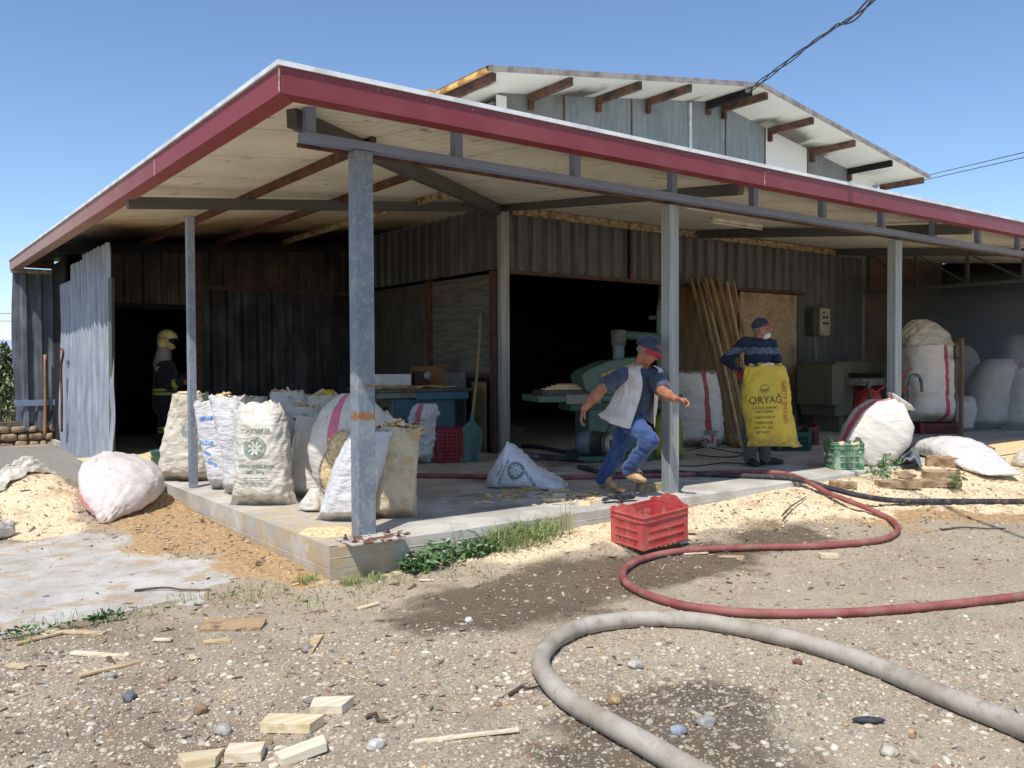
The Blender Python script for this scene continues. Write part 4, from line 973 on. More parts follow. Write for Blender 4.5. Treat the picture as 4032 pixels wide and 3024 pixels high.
for i in range(41):
    a = 2*pi*i/40; k = 1
    u, w = .10*cos(a), .27*sin(a)-.02
    for _ in range(3):
        k = sqrt(1+.5*noise.noise(V((u*k*12, (w)*7, 1))))
    p = cen+Rv @ V((u*k-.08+w*k*.32, 0, w*k)); h, n_, _, _ = B.ray_cast(p-Rv @ V((0, 1, 0)), Rv @ V((0, 1, 0)))
    if h: ring_.append(h+n_*.008)
lip.tube(ring_, [.007+.006*abs(noise.noise(p*15)) for p in ring_], 6).build('frayed_edge', C3, bal, True)
sack('small_bag', 'small limp cream bag slumped at the foot of the torn sack', (.52, 1.42, z0), .2, .2, .19, C1, prof=[(0, 1.2, 1), (.4, 1, 1), (.8, .5, .5), (1, .3, .3)], top='none', seed=31, NR=24, NS=40, wr=.01, group=None)
s = sack('sack', 'bright white creased sack leaning behind the rust marked corner post', (.53, .86, z0), .44, .34, .70, C2, lean=(.22, .05), prof=[(0, 1.0, .5), (.08, 1.0, .9), (.3, .98, 1), (.6, .98, 1), (.85, .9, .9), (1, .85, .8)], seed=8, group=GP, wr=.010)
s = sack('sack', 'stained cream sack heaped with offcuts, right of the corner post', (.90, .75, z0), .38, .34, .73, C4, lean=(.05, 0), prof=[(0, .95, .7), (.08, .95, 1), (.4, .95, 1), (.8, 1.0, 1), (1, 1.08, 1)], seed=9, group=GP, wr=.008)
scraps(s, 'grey and pale offcuts heaped in the stained cream sack', 34, 9, .04, 1.25)
fl = MB(); hp_ = [V((1.0, .56, z0+.01)), V((1.12, .52, z0+.035)), V((1.2, .5, z0+.008))]
# cloth flap folded over on the white sack
B = bvh(s)
sack('sack', 'white sack with a peaked fold behind the stained cream one', (1.22, 1.5, z0), .50, .42, .80, C2, lean=(-.05, 0), prof=[(0, .95, .7), (.1, 1, 1), (.6, 1, 1), (.85, .8, .9), (1, .36, .55)], seed=10, group=GP, wr=.01)
# back rows
GB = 'open sacks of offcuts packed behind the front row'
back = [((.86, 4.62), .84, 11, 'grey white open sack with a rolled lip, second row beside the thin post'), ((1.13, 4.45), .86, 12, 'white open sack with dark ties in the far row, left of the middle'),
        ((1.47, 4.25), .92, 13, 'tallest white open sack of the far row with a long dark stick on top'), ((1.86, 4.1), .88, 14, 'white open sack of the far row next to the yellow one'),
        ((.82, 3.45), .76, 15, 'off white open sack right behind the slim creased sacks'), ((1.2, 3.25), .80, 16, 'bluish white open sack in the middle of the second row'),
        ((1.62, 3.2), .78, 17, 'open white sack with blocks of wood near the corner post, second row'), ((1.02, 2.78), .70, 18, 'slumped shaded sack with a dark seam behind the seamed beige one'),
        ((1.45, 2.5), .66, 19, 'low rounded shaded sack just left of the fat torn one')]
for (xy, h, sd, lb) in back:
    s = sack('sack', lb, (xy[0], xy[1], z0), .44, .4, h, C2 if sd % 2 else C1, lean=(random.uniform(-.07, .07), 0), prof=[(0, .9, .7), (.1, 1, 1), (.6, 1, 1), (1, .9, .9)], seed=sd, group=GB, NR=44, NS=64, wr=.012)
    scraps(s, 'wood offcuts on top of the '+lb.split(' sack')[0]+' sack', 22, sd, .03, 1.2)
YS = mat_sack('sack_yellow', (206, 184, 60), (176, 150, 48), .5, wr=.4)
sack('sack', 'crumpled yellow sack lying at the very back by the wall', (2.15, 4.7, z0), .5, .4, .92, YS, prof=[(0, .9, .7), (.1, 1, 1), (.7, 1, 1), (.9, .6, .6), (1, .3, .3)], top='none', seed=20, group=None, NR=40, NS=48)
sack('sack', 'crumpled white sack with faded red print beside the upturned crimson crate', (3.02, 3.98, z0), .46, .36, .74, mat_sack('sack_red_print', (206, 204, 206), (170, 166, 164), .5, [(.72, .03, (186, 108, 112))], wr=.9), lean=(.12, 0), prof=[(0, .8, .7), (.15, 1, 1), (.5, .95, .9), (.7, .7, .6), (.85, .8, .7), (1, .5, .5)], top='none', seed=21, group=None, wr=.03)
# emptying sugar sack on the slab
def lying(name, label, pts, mat, seed, group=None, base_z=z0, wr=.006, cat='sack', n=60, ns=48, prof=None, yw=None):
    "sack lying on the floor: pts = (x, y, half width, height) along its length"
    P = catmull([V((p[0], p[1], 0)) for p in pts], 12); N = len(P); v = []; f = []; uv = []
    Wd = [interp(i/(N-1)*(len(pts)-1), [(k, p[2]) for k, p in enumerate(pts)]) for i in range(N)]; Ht = [interp(i/(N-1)*(len(pts)-1), [(k, p[3]) for k, p in enumerate(pts)]) for i in range(N)]
    for i, p in enumerate(P):
        d = (P[min(i+1, N-1)]-P[max(i-1, 0)]).normalized(); s_ = V((d.y, -d.x, 0))
        for j in range(ns):
            th = 2*pi*j/ns; c, sn = cos(th), sin(th); w = Wd[i]; h = Ht[i]
            zz = h*(.5+.5*sn); fl_ = 1.0
            if sn < 0: zz = h*(.5-.5*abs(sn)**.55)
            x = w*math.copysign(abs(c)**.85, c)
            q = V((c*1.4+seed, sn*1.4, i*.11)); dd = wr*(noise.noise(q*2.2)*1.6+noise.noise(V((c*4+seed, sn*4, i*.35)))+.5*noise.noise(V((c*9, sn*9+seed, i*.8))))
            pt = p+s_*(x+c*dd)+V((0, 0, max(0, zz+max(0, sn+.3)*dd*1.4))); bz = base_z if not callable(base_z) else base_z(pt.x, pt.y); pt.z += bz; v.append(pt); uv.append((j/ns, i/(N-1)))
    for i in range(N-1):
        for j in range(ns): f.append((i*ns+j, (i+1)*ns+j, (i+1)*ns+(j+1) % ns, i*ns+(j+1) % ns))
    f.append(tuple(range(ns))); f.append(tuple((N-1)*ns+j for j in range(ns))[::-1])
    o = mk(name, v, f, mat, None, True, uv); return tag(o, label, cat, group)
CE = mat_sack('sack_blue_white', (214, 216, 224), (176, 164, 140), .55, wr=.35)
EA, EB = G(1925, 1918, SL), G(2225, 1928, SL)
em = lying('sack', 'slumped sugar sack with round emblem tipping offcuts onto the slab floor', [(lerp(EA, EB, t_).x, lerp(EA, EB, t_).y, w_, h_) for t_, w_, h_ in ((-.02, .05, .08), (.10, .15, .24), (.27, .20, .46), (.45, .20, .35), (.63, .18, .22), (.85, .17, .13), (1.0, .15, .05))], CE, 3, wr=.008)
q = PD(2028, 1862, 8.5); nn = V((-.5, -.8, .35)); it = emblem(.085, 0, 0, .3)
ca = .9
P, F = text_polys('TÜRKŞEKER', .045, .9, .001); it.append((P, F, (.12, -.07), -1.0)); P, F = text_polys('KRİSTAL BEYAZ ŞEKER', .022, 1, .001); it.append((P, F, (-.12, .0), -2.0)); P, F = text_polys('NET : 50 kg', .02, 1, .001); it.append((P, F, (-.15, .02), -2.0))
INK3 = simple('grey_green_ink', (104, 120, 124), (140, 150, 150), 30, .7, bst=0); decal('printed_emblem', em, it[:-3], q, nn, (0, 0, 1), INK3)
for q_ in it[-3:]: decal('printed_line', em, [q_], q, nn, (0, 0, 1), INK3)
def stick_pile(name, label, c, n, spread, seed, z, L=(.05, .14), pal=WOODP, flat=False):
    r = random.Random(seed); m = MB(); mi = []
    for i in range(n):
        x = c[0]+r.gauss(0, spread[0]); y = c[1]+r.gauss(0, spread[1]); l = r.uniform(*L); b0 = len(m.f); zz = z(x, y) if callable(z) else z
        m.box((x, y, zz+.006+r.uniform(0, .02)*(not flat)), (l, r.uniform(.008, .03), r.uniform(.004, .012)), Rz(r.uniform(0, 6.3)) @ Rx(r.uniform(-.15, .15)) @ Ry(r.uniform(-.12, .12))); mi += [r.randrange(len(pal))]*6
    o = mk(name, m.v, m.f, pal); o.data.polygons.foreach_set('material_index', mi); return tag(o, label, 'wood scraps', kind='stuff')
stick_pile('wood_scraps', 'thin kindling spilling from the mouth of the slumped sugar sack', (2.84, .62), 60, (.08, .05), 3, z0); stick_pile('wood_scraps', 'slivers scattered on the shaded slab under the slumped sugar sack', (2.2, .95), 36, (.25, .12), 5, z0, flat=True)
stick_pile('wood_scraps', 'kindling scattered along the sunny slab edge before the runner', (2.75, .38), 36, (.3, .08), 6, z0, (.04, .1), flat=True)
# sacks round the right hand side
s = sack('sack', 'big red striped sack with frayed top standing left of the leaning boards', (7.33, 3.22, z0), .86, .7, 1.08, CR, lean=(-.03, 0), prof=[(0, .85, .8), (.08, 1, 1), (.4, 1.02, 1), (.8, .93, 1), (1, .8, .8)], seed=22, group='big red striped sacks')
fr = MB(); r = random.Random(1)
for i in range(160):
    a = r.uniform(0, 2*pi); b = V((7.30, 3.22, z0+1.06))+Rz(-.64) @ V((cos(a)*.34, sin(a)*.27, 0)); fr.tube([b, b+V((r.gauss(0, .03), r.gauss(0, .03), r.uniform(.02, .08)))], .0016, 3, False)
fr.build('frayed_threads', C2, s)['kind'] = 'stuff'
# fat sack tipped against the right post
tl_ = sack('sack', 'sunlit fat ribbed white sack slumped against the right post', (7.02, .42, z0-.01), .66, .58, .98, CRL, yaw=-.64, prof=[(0, .6, .6), (.1, .95, .95), (.35, 1.12, 1.1), (.6, 1.1, 1.1), (.8, .86, .9), (.9, .5, .5), (.95, .34, .34), (1, .55, .5)], top='none', seed=23, wr=.006, tilt=Ry(.62), floor_z=.02, group=None)
# stack on the crate
CT = V((12.3, 2.15, z0))
sack('sack', 'huge red striped sack standing on the maroon crate, lower of two', (CT.x-.06, CT.y+.05, z0+.2), .80, .75, 1.32, CR2, lean=(-.03, 0), prof=[(0, .9, .8), (.05, 1.04, 1), (.25, 1, 1), (.33, .93, .94), (.4, 1, 1), (.8, 1.0, 1), (1, .98, .95)], top='none', seed=24, wr=.012, group='big red striped sacks')
sack('sack', 'dusty folded sack lying across the top of the huge striped one', (CT.x-.12, CT.y+.05, z0+1.46), .84, .7, .50, mat_sack('sack_dusty', (208, 198, 184), (170, 156, 134), .6, wr=.8), lean=(-.14, 0), prof=[(0, .95, .9), (.12, 1.02, 1), (.35, 1.0, 1), (.6, .86, .86), (.85, .55, .6), (1, .25, .3)], top='none', seed=25, wr=.03, group=None, ears=.2)
# far right sacks in the dust
for i, (x, y, w, h, ln, lb) in enumerate([(13.95, 2.0, .95, 1.28, .26, 'dusty red striped sack leaning in the right bay beside the timber frame'), (14.3, 1.5, .95, 1.22, .18, 'pale sack at the right edge of the picture inside the bay'), (12.95, 2.05, .5, .62, .1, 'small shaded sack low between the timber frame legs'), (14.9, 3.0, .9, 1.55, 0, 'hazy white sack with a loose top at the back of the bay'), (15.9, 2.2, .9, 1.75, 0, 'hazy grey sack highest in the far corner of the bay')]):
    sack('sack', lb, (x, y, z0), w, w*.8, h, mat_sack('sack_bay_'+str(i), (204, 200, 194), (170, 162, 150), .5, [(.83, .018, (170, 84, 88))] if i == 0 else None, wr=.5), lean=(ln, 0), prof=[(0, .8, .7), (.12, 1, 1), (.6, 1, 1), (.9, .8, .8), (1, .5, .5)], top='none', seed=40+i, NR=40, NS=56, group='sacks stored in the right bay')
# sacks on the ground
bgc = GG(470, 2030)
BG = [(bgc.x-.36, bgc.y-.30, .03, .06), (bgc.x-.27, bgc.y-.22, .2, .3), (bgc.x-.12, bgc.y-.07, .33, .50), (bgc.x+.06, bgc.y+.12, .37, .56), (bgc.x+.2, bgc.y+.26, .30, .46), (bgc.x+.3, bgc.y+.38, .16, .26)]
pz_ = V((prj(bgc)[0], 0, 0))
lying('sack', 'bulging white sack with a pink edge lying on the dirt left of the slab', [(-.86, 2.82, .02, .02), (-.78, 2.96, .13, .16), (-.70, 3.14, .28, .34), (-.60, 3.36, .36, .44), (-.46, 3.60, .34, .44), (-.32, 3.80, .25, .36), (-.2, 3.94, .14, .22), (-.12, 4.02, .12, .20)], CG, 5, base_z=gh, wr=.008)
lying('sack', 'flat printed white sack sprawled over the sawdust right of the right post', [(8.95, .55, .12, .05), (8.75, .3, .3, .26), (8.55, -.05, .36, .30), (8.2, -.45, .34, .2), (7.92, -.75, .26, .1), (7.75, -.98, .2, .04)], mat_sack('sack_flat', (212, 209, 206), (200, 190, 176), .4, wr=.4), 7, base_z=lambda x, y: max(gh(x, y), .2), wr=.008)
p = GG(4075, 1840); lying('sack', 'dirty bag lying cut off at the right edge of the picture', [(p.x-.16, p.y+.2, .03, .04), (p.x-.05, p.y+.06, .17, .24), (p.x+.2, p.y-.25, .26, .34), (p.x+.5, p.y-.6, .2, .2)], C1, 9, base_z=gh)
p = GG(-90, 2140); lying('sack', 'red striped bag end poking in at the left edge of the picture', [(p.x+.28, p.y+.13, .015, .10), (p.x+.2, p.y+.10, .07, .14), (p.x-.03, p.y, .12, .22), (p.x-.3, p.y-.1, .15, .24)], mat_sack('sack_left_end', (206, 200, 192), (170, 160, 146), .5, [(.2, .03, (190, 90, 92)), (.36, .012, (190, 90, 92))]), 11, base_z=gh)
def cloth(name, label, c, sx, sy, h, mat, seed, base, rot=0.):
    m = MB(); n = 36; ids = {}
    for i in range(n+1):
        for j in range(n+1):
            a, b = i/n-.5, j/n-.5; e = 1+.25*noise.noise(V((a*5+seed, b*5, 2)))
            p = Rz(rot) @ V((a*sx*e, b*sy*e, 0)); x, y = c[0]+p.x, c[1]+p.y; fold = abs(noise.noise(V((a*3+seed, b*7, 0))))*.7+abs(noise.noise(V((a*8, b*9+seed, 1))))*.35
            z = base(x, y)+.006+h*fold*(1-(2*max(abs(a), abs(b)))**3)+h*.4*(1-(a*a+b*b)*4 if a*a+b*b < .25 else 0)
            m.v.append(V((x, y, z)))
    for i in range(n):
        for j in range(n): q = i*(n+1)+j; m.f.append((q, q+n+1, q+n+2, q+1))
    uv = [((i//(n+1))/n, (i % (n+1))/n) for i in range(len(m.v))]
    o = mk(name, m.v, m.f, mat, None, True, uv); s_ = o.modifiers.new('t', 'SOLIDIFY'); s_.thickness = .003; return tag(o, label, 'cloth')
p = GG(95, 1960); cloth('discarded_sack', 'crumpled cream sack thrown over the sawdust heap', (p.x, p.y, 0), .9, .42, .22, mat_sack('sack_crumpled', (208, 194, 168), (190, 166, 132), .6, [(.5, .05, (196, 104, 104))]), 3, gh, .55)
p = GG(80, 2015); cloth('discarded_sack', 'smooth white cloth end trailing below the crumpled sack', (p.x, p.y, 0), .8, .22, .12, C1, 6, gh, .5)
# ================================================================== PEOPLE
SKIN = NB('tanned_skin', rough=.55); SKIN.col(SKIN.mix(SKIN.ss(.35, .7, SKIN.noise(14, 5)), lin((176, 120, 92)), lin((150, 94, 70)))); SKIN.b.inputs['Subsurface Weight'].default_value = .08; SKIN.b.inputs['Subsurface Radius'].default_value = (.01, .004, .002); SKIN.bump(SKIN.noise(60, 4), .25, .003); SKIN = SKIN.m
def fabric(name, c, c2, sc=9, bsc=22, st=.5, rough=.85):
    n = NB(name, rough=rough); n.b.inputs['Sheen Weight'].default_value = .2
    n.col(n.mix(n.ss(.35, .7, n.noise(sc, 6, rough=.65)), lin(c), lin(c2))); n.bump(n.noise(bsc, 4, dist=1.2), st, .012); n.bump(n.noise(300, 2), .25, .002); return n.m
JEAN = fabric('blue_denim', (50, 80, 128), (30, 52, 92)); SHIRT = fabric('slate_blue_shirt', (66, 76, 98), (46, 54, 74)); VESTM = fabric('off_white_vest_cloth', (226, 218, 208), (196, 184, 172), 5, 14, .9)
TAN = simple('tan_shoe_leather', (190, 158, 116), (150, 120, 84), 12, .55); SOLE = simple('tan_rubber_sole', (150, 124, 90), (120, 98, 72), 9, .8); ORG = simple('orange_tab', (232, 120, 40), bst=0); HAIR = simple('grey_hair', (140, 136, 130), (100, 96, 92), 60, .8)
CAPN = fabric('dark_blue_cap', (56, 62, 80), (40, 46, 60)); CAPR = fabric('red_cap_brim', (196, 40, 66), (160, 28, 50), st=.1); CAPO = fabric('orange_red_brim', (214, 76, 52), (186, 60, 44), st=.1)
EYE = simple('dark_eye', (34, 26, 22), bst=0, rough=.3); LIP = simple('lip_crease', (110, 62, 52), bst=0)
def hand(mb, w, d, pn, sc=1., curl=.5, side=1):
    "palm and five separate fingers; d = direction of the hand, pn = palm normal, side = where the thumb is"
    d = V(d).normalized(); pn = V(pn); pn = (pn-d*pn.dot(d)).normalized(); s = d.cross(pn)*side; w = V(w)
    mb.cap(w, w+d*.03*sc, .027*sc, .03*sc, flat=.8)
    for q in (-.026, -.009, .009, .026): mb.cap(w+d*.015*sc+s*q*.7*sc, w+d*.085*sc+s*q*sc, .015*sc, .0135*sc, 10)
    for i, (o, L) in enumerate(((-.029, .062), (-.010, .078), (.010, .085), (.029, .076))):
        p = w+d*.088*sc+s*o*sc; a = 0; dr = d; seg = L*sc/2.3
        for k, f in enumerate((1, .72, .58)):
            a += curl*(.55+.5*k*.5+.12*((i*3) % 2)); dr = d*cos(a)+pn*sin(a); q = p+dr*seg*f; mb.cap(p, q, .0098*sc*(1-.07*k), .0088*sc*(1-.07*k), 8); p = q
    p = w+d*.02*sc+s*.028*sc; td = (d*.55+s*.75+pn*.35).normalized(); q = p+td*.045*sc; mb.cap(p, q, .0145*sc, .0118*sc, 8); td2 = (d*.9+s*.2+pn*.4*(.5+curl)).normalized(); mb.cap(q, q+td2*.036*sc, .0112*sc, .0092*sc, 8)
def head(mb, c, f, u, sc=1.):
    f = V(f).normalized(); u = V(u); u = (u-f*u.dot(f)).normalized(); s = f.cross(u); M = Matrix((s, f, u)).transposed(); P = lambda a, b, e: c+s*a*sc+f*b*sc+u*e*sc
    E = lambda a, b, e, x, y, z: mb.ell(P(a, b, e), (x*sc, y*sc, z*sc), M, 18, 12)
    E(0, -.012, .035, .078, .096, .092); E(0, .022, -.03, .064, .076, .082); E(0, .045, -.085, .038, .036, .03); E(0, .083, .018, .05, .012, .012)
    mb.cap(P(0, .092, .012), P(0, .112, -.022), .010*sc, .0155*sc, 8); E(.012, .1, -.03, .01, .01, .008); E(-.012, .1, -.03, .01, .01, .008)
    E(.042, .062, -.025, .022, .02, .022); E(-.042, .062, -.025, .022, .02, .022); E(0, .088, -.052, .024, .009, .0055); E(0, .086, -.063, .021, .009, .0055)
    for q in (-1, 1): mb.ell(P(q*.078, -.008, -.01), (.009*sc, .018*sc, .032*sc), M @ Rx(-.15) @ Rz(q*.35), 12, 8)
    return P, M
def fold_fn(a, sc, seed=0, st=(1, 1, 1)):
    return lambda v: a*(noise.noise(V((v.x*sc*st[0]+seed, v.y*sc*st[1], v.z*sc*st[2])))+.5*noise.noise(V((v.x*sc*2.1, v.y*sc*2.1+seed, v.z*sc*2.6)))+.4*(abs(noise.noise(V((v.x*sc*1.3, v.y*sc*1.3+seed, v.z*sc*3))))-.25))
def skin(name, mb, mat, parent, vox=.009, sm=5, fold=None):
    v, f = remesh(mb, vox, sm, .5, fold); return mk(name, v, f, mat, parent, True)
def shell(name, rings, f, s, mat, parent, n=48, fold=.006, th=.004, seed=0, label=None):
    "open garment: rings = (centre, half side, half front, opening half angle, side shift vector)"
    v = []; fc = []; 
    for k, (c, a, b, op, sh) in enumerate(rings):
        for j in range(n+1):
            t = op+(2*pi-2*op)*j/n; e = 1+0
            p = V(c)+V(f)*cos(t)*b+V(s)*sin(t)*a+V(sh)*(.5-.5*cos(t)); q = V((cos(t)*1.6+seed, sin(t)*1.6, k*.22)); p += (V(f)*cos(t)+V(s)*sin(t))*fold*(noise.noise(q*1.6)*1.6+noise.noise(V((cos(t)*4, sin(t)*4+seed, k*.3)))); v.append(p)
    for k in range(len(rings)-1):
        for j in range(n): a = k*(n+1)+j; fc.append((a, a+1, a+n+2, a+n+1))
    o = mk(name, v, fc, mat, parent, True); m = o.modifiers.new('t', 'SOLIDIFY'); m.thickness = th
    m2 = o.modifiers.new('s', 'SUBSURF'); m2.levels = m2.render_levels = 1
    return o
def shoe(mb, sb, heel, toe, up, w=.045, h=.09):
    heel, toe, up = V(heel), V(toe), V(up); d = (toe-heel).normalized(); L = (toe-heel).length; up = (up-d*up.dot(d)).normalized(); s = d.cross(up)
    M = Matrix((d, s, up)).transposed()
    mb.ell(heel+d*.045+up*h*.5, (.05, w*.82, h*.62), M); mb.ell(heel+d*L*.5+up*h*.36, (L*.34, w*.85, h*.46), M); mb.ell(toe-d*.06+up*h*.27, (.068, w, h*.33), M); mb.cap(heel+d*.05+up*.04, heel+d*.06+up*.11, w*.85, w*.8)
    sb.ell(heel+d*.05+up*.012, (.058, w*.9, .016), M); sb.ell(heel+d*L*.5+up*.01, (L*.42, w*.82, .014), M); sb.ell(toe-d*.07+up*.012, (.078, w*1.06, .016), M)
    return d, s, up

# ---------------- the man stepping off the slab
D0 = 8.15
J = lambda x, y, dd=0.: PD(x, y, D0+dd)
rn = thing('person', 'person in off white vest, jeans and dark cap with red brim striding off the slab', 'person', G(2440, 1930, SL))
Fh = (RT*.76-FW*.58-UP*.42).normalized(); Uh = (UP*.92+RT*.25).normalized()
sR, eR, wR = J(2450, 1474, -.14), J(2366, 1534, -.28), J(2302, 1607, -.22)
sL, eL, wL = J(2582, 1474, .05), J(2608, 1543, -.26), J(2658, 1571, -.46)
hR, kR, aR = J(2486, 1664, -.06), J(2560, 1736, -.34), J(2474, 1846, -.14)
hL, kL, aL = J(2478, 1664, .08), J(2434, 1774, .1), J(2372, 1888, .2)
pel, nk, hd = J(2480, 1652, .0), J(2527, 1448, .0), J(2549, 1384, -.06)
b = MB(); P, M = head(b, hd, Fh, Uh, 1.06)
b.cap(J(2524, 1450, .01), hd-Uh*.03-Fh*.015, .072, .068); b.cap(pel+V((0, 0, .05)), J(2512, 1490, 0), .12, .135, flat=.8, up=FW); b.cap(sR, sL, .06, .06)
for p, q, r1, r2 in ((sR, eR, .058, .05), (eR, wR, .052, .034), (sL, eL, .058, .051), (eL, wL, .052, .034), (hR, kR, .088, .062), (kR, aR, .058, .042), (hL, kL, .088, .06), (kL, aL, .058, .042)): b.cap(p, q, r1, r2)
b.cap(lerp(eR, wR, .15), lerp(eR, wR, .5), .056, .05); b.cap(lerp(eL, wL, .1), lerp(eL, wL, .5), .056, .05)
hand(b, wR, (wR-eR).normalized()*.6-UP*.6, RT*.9+UP*.2-FW*.1, 1.05, .55, 1)
hand(b, wL, (RT*.9-UP*.15-FW*.1), -UP*.9+RT*.1-FW*.3, 1.05, .95, -1)
for q in (aR, aL): b.cap(q, q-V((0, 0, .05)), .035, .04)
body = skin('body', b, SKIN, rn, .0072, 4)
e = MB(); 
for q in (-1, 1): e.ell(P(q*.032, .082, .004), (.012, .006, .005), M, 10, 6)
o = MB().add([], []); ey = [MB().ell(P(q*.032, .085, .002), (.013, .007, .0055), M, 10, 6).build('eye', EYE, rn, True) for q in (-1, 1)]
MB().ell(P(0, .0965, -.058), (.025, .004, .002), M, 10, 6).build('mouth', LIP, rn, True)
hm = MB()
for q in (-1, 1): hm.ell(P(q*.072, .022, .022), (.010, .024, .03), M, 12, 8); hm.ell(P(q*.046, -.050, -.012), (.020, .032, .032), M, 12, 8)
hm.ell(P(0, -.082, -.005), (.05, .02, .036), M, 12, 8); skin('hair', hm, HAIR, rn, .007, 2)
cm = MB(); cm.ell(P(0, -.012, .048), (.104, .126, .092), M, 24, 14); cm.cap(P(0, -.03, .085), P(0, .03, .09), .07, .068, flat=1)
v, f = remesh(cm, .008, 8); keep = [p for p in v]; pl = P(0, -.01, .024); v = [p if (p-pl).dot(M.col[2]) > 0 else p-M.col[2]*(p-pl).dot(M.col[2])*.9 for p in v]; cap_ = mk('cap', v, f, CAPN, rn, True)
bv = []; bf = []; nb = 16
for k in range(7):
    for j in range(nb+1):
        a = -1.25+2.5*j/nb; r = .108+.085*(k/6)*cos(a*.8)**.6; bv.append(P(sin(a)*(.094+.0*k)*(1-.05*k/6), -.015+cos(a)*r, .036-.028*(k/6)**1.2-.016*(a/1.15)**2*(.4+k/6)))
for k in range(6):
    for j in range(nb): a = k*(nb+1)+j; bf.append((a, a+1, a+nb+2, a+nb+1))
o = mk('brim', bv, bf, CAPR, cap_, True); m_ = o.modifiers.new('t', 'SOLIDIFY'); m_.thickness = .005
MB().ell(P(.045, .083, .085), (.004, .004, .004), M, 8, 6).build('badge_dot', simple('white_dot', (230, 230, 230), bst=0), cap_)
B = bvh(cap_); it = []; 
P_, F_ = text_polys('SPOR', .022, 1, .0008); decal('cap_lettering', cap_, [(P_, F_, (0, 0), 0)], P(.02, .12, .078), (P(.02, .2, .078)-P(.02, .1, .078)), M.col[2], REDI, .002)
# jeans
b = MB(); b.ell(pel+V((0, 0, .03)), (.165, .125, .12), Rz(-.9), 20, 12)
for p, q, r1, r2 in ((hR, kR, .108, .083), (kR, lerp(kR, aR, 1.0), .080, .066), (hL, kL, .104, .082), (kL, lerp(kL, aL, 1.0), .078, .066)): b.cap(p, q, r1, r2)
jn = skin('jeans', b, JEAN, rn, .009, 4, fold_fn(.013, 12, 3, (1, 1, 2.2)))
# shirt with short sleeves
b = MB(); b.cap(pel+V((0, 0, .06)), J(2508, 1560, 0), .15, .155, flat=.82, up=FW); b.cap(J(2508, 1560, 0), J(2518, 1494, 0), .148, .142, flat=.82, up=FW); b.cap(sR, sL, .07, .07)
b.cap(sR, lerp(sR, eR, .66), .070, .090); b.cap(sL, lerp(sL, eL, .75), .07, .084); b.cap(J(2521, 1460, .01), J(2528, 1444, .0), .075, .066)
skin('shirt', b, SHIRT, rn, .009, 4, fold_fn(.010, 12, 5, (1, 1, 1.5)))
cl = MB()
Ft = (RT*.50-FW*.86).normalized(); St = Ft.cross(V((0, 0, 1))).normalized()
colr = [J(2527, 1447, 0)+Ft*cos(t)*.078+St*sin(t)*.08-V((0, 0, .045))*max(0, cos(t))**2+V((0, 0, .012)) for t in [.3+(2*pi-.6)*i/30 for i in range(31)]]
cl.tube(colr, .0125, 8, sq=.5).build('collar', CAPN, rn, True)
MB().box(J(2529, 1492, 0)+Ft*.135-V((0, 0, .03)), (.012, .05, .11), Rz(.9)).build('glasses_case', EYE, rn, bevel=.005)
# vest
def VR(x, y, a, bb, op, sh=V((0, 0, 0)), dd=0): return (J(x, y, dd), a, bb, op, sh)
BK = -RT; 
rings = [VR(2529, 1438, .095, .095, .55), VR(2525, 1444, .165, .118, .50), VR(2520, 1455, .252, .150, .44), VR(2517, 1472, .262, .172, .40), VR(2514, 1500, .235, .182, .36), VR(2510, 1530, .205, .184, .38, BK*.01), VR(2505, 1560, .205, .19, .42, BK*.02),
         VR(2499, 1590, .212, .198, .46, BK*.035), VR(2494, 1616, .222, .206, .5, BK*.05+V((0, 0, .02))), VR(2489, 1642, .232, .218, .54, BK*.065+V((0, 0, .06))), VR(2484, 1668, .238, .228, .58, BK*.07+V((0, 0, .11))), VR(2482, 1690, .238, .232, .6, BK*.07+V((0, 0, .16)))]
vs_ = shell('vest', rings, Ft, St, VESTM, rn, 72, .016, .005, 4)
MB().box(J(2577, 1510, 0)+Ft*.165+St*-.06, (.004, .05, .02), Rz(atan2(Ft.y, Ft.x)+.3)).build('vest_badge', simple('pink_badge', (206, 120, 110), bst=0), vs_)
pk = MB()
for (x, y, w_) in ((2425, 1556, .1), (2440, 1640, .11)):
    c_ = J(x, y, -.25); pk = MB(); B = bvh(vs_); pts = []
    for k in range(9):
        h, *_ = B.ray_cast(c_+RT*(k/8-.5)*w_-UP*(k/8-.5)*.02-FW*.5, FW)
        if h: pts.append(h-FW*.003)
    if len(pts) > 3: pk.tube(pts, .0035, 5).build('pocket_seam', VESTM, vs_)
# shoes
sb = MB(); b = MB(); hp1 = J(2462, 1868, -.12); tp1 = J(2540, 1903, -.26); d, s_, u_ = shoe(b, sb, hp1-V((0, 0, .03)), tp1, UP*.8+RT*.35, .05, .095)
sh = skin('shoe', b, TAN, rn, .007, 4); skin('sole', sb, SOLE, sh, .006, 2); MB().ell(hp1+u_*.045-d*.006, (.012, .02, .03), Matrix((d, s_, u_)).transposed()).build('heel_tab', ORG, sh, True)
for k in range(3): a = hp1+d*(.10+.025*k)+u_*(.085-.01*k); MB().tube([a-s_*.03-u_*.01, a+u_*.006, a+s_*.03-u_*.01], .004, 6).build('lace', VESTM, sh)
b = MB(); sb = MB(); fz = SL+.012; hp2 = J(2368, 1910, .22); hp2.z = SL+.07; tp2 = G(2449, 1938, fz); tp2.z = SL+.01; d, s_, u_ = shoe(b, sb, hp2, hp2+(tp2-hp2).normalized()*.285, V((0, 0, 1)), .05, .09)
sh = skin('shoe', b, TAN, rn, .007, 4); skin('sole', sb, SOLE, sh, .006, 2); MB().ell(hp2+u_*.05-d*.006, (.012, .02, .03), Matrix((d, s_, u_)).transposed()).build('heel_tab', ORG, sh, True)

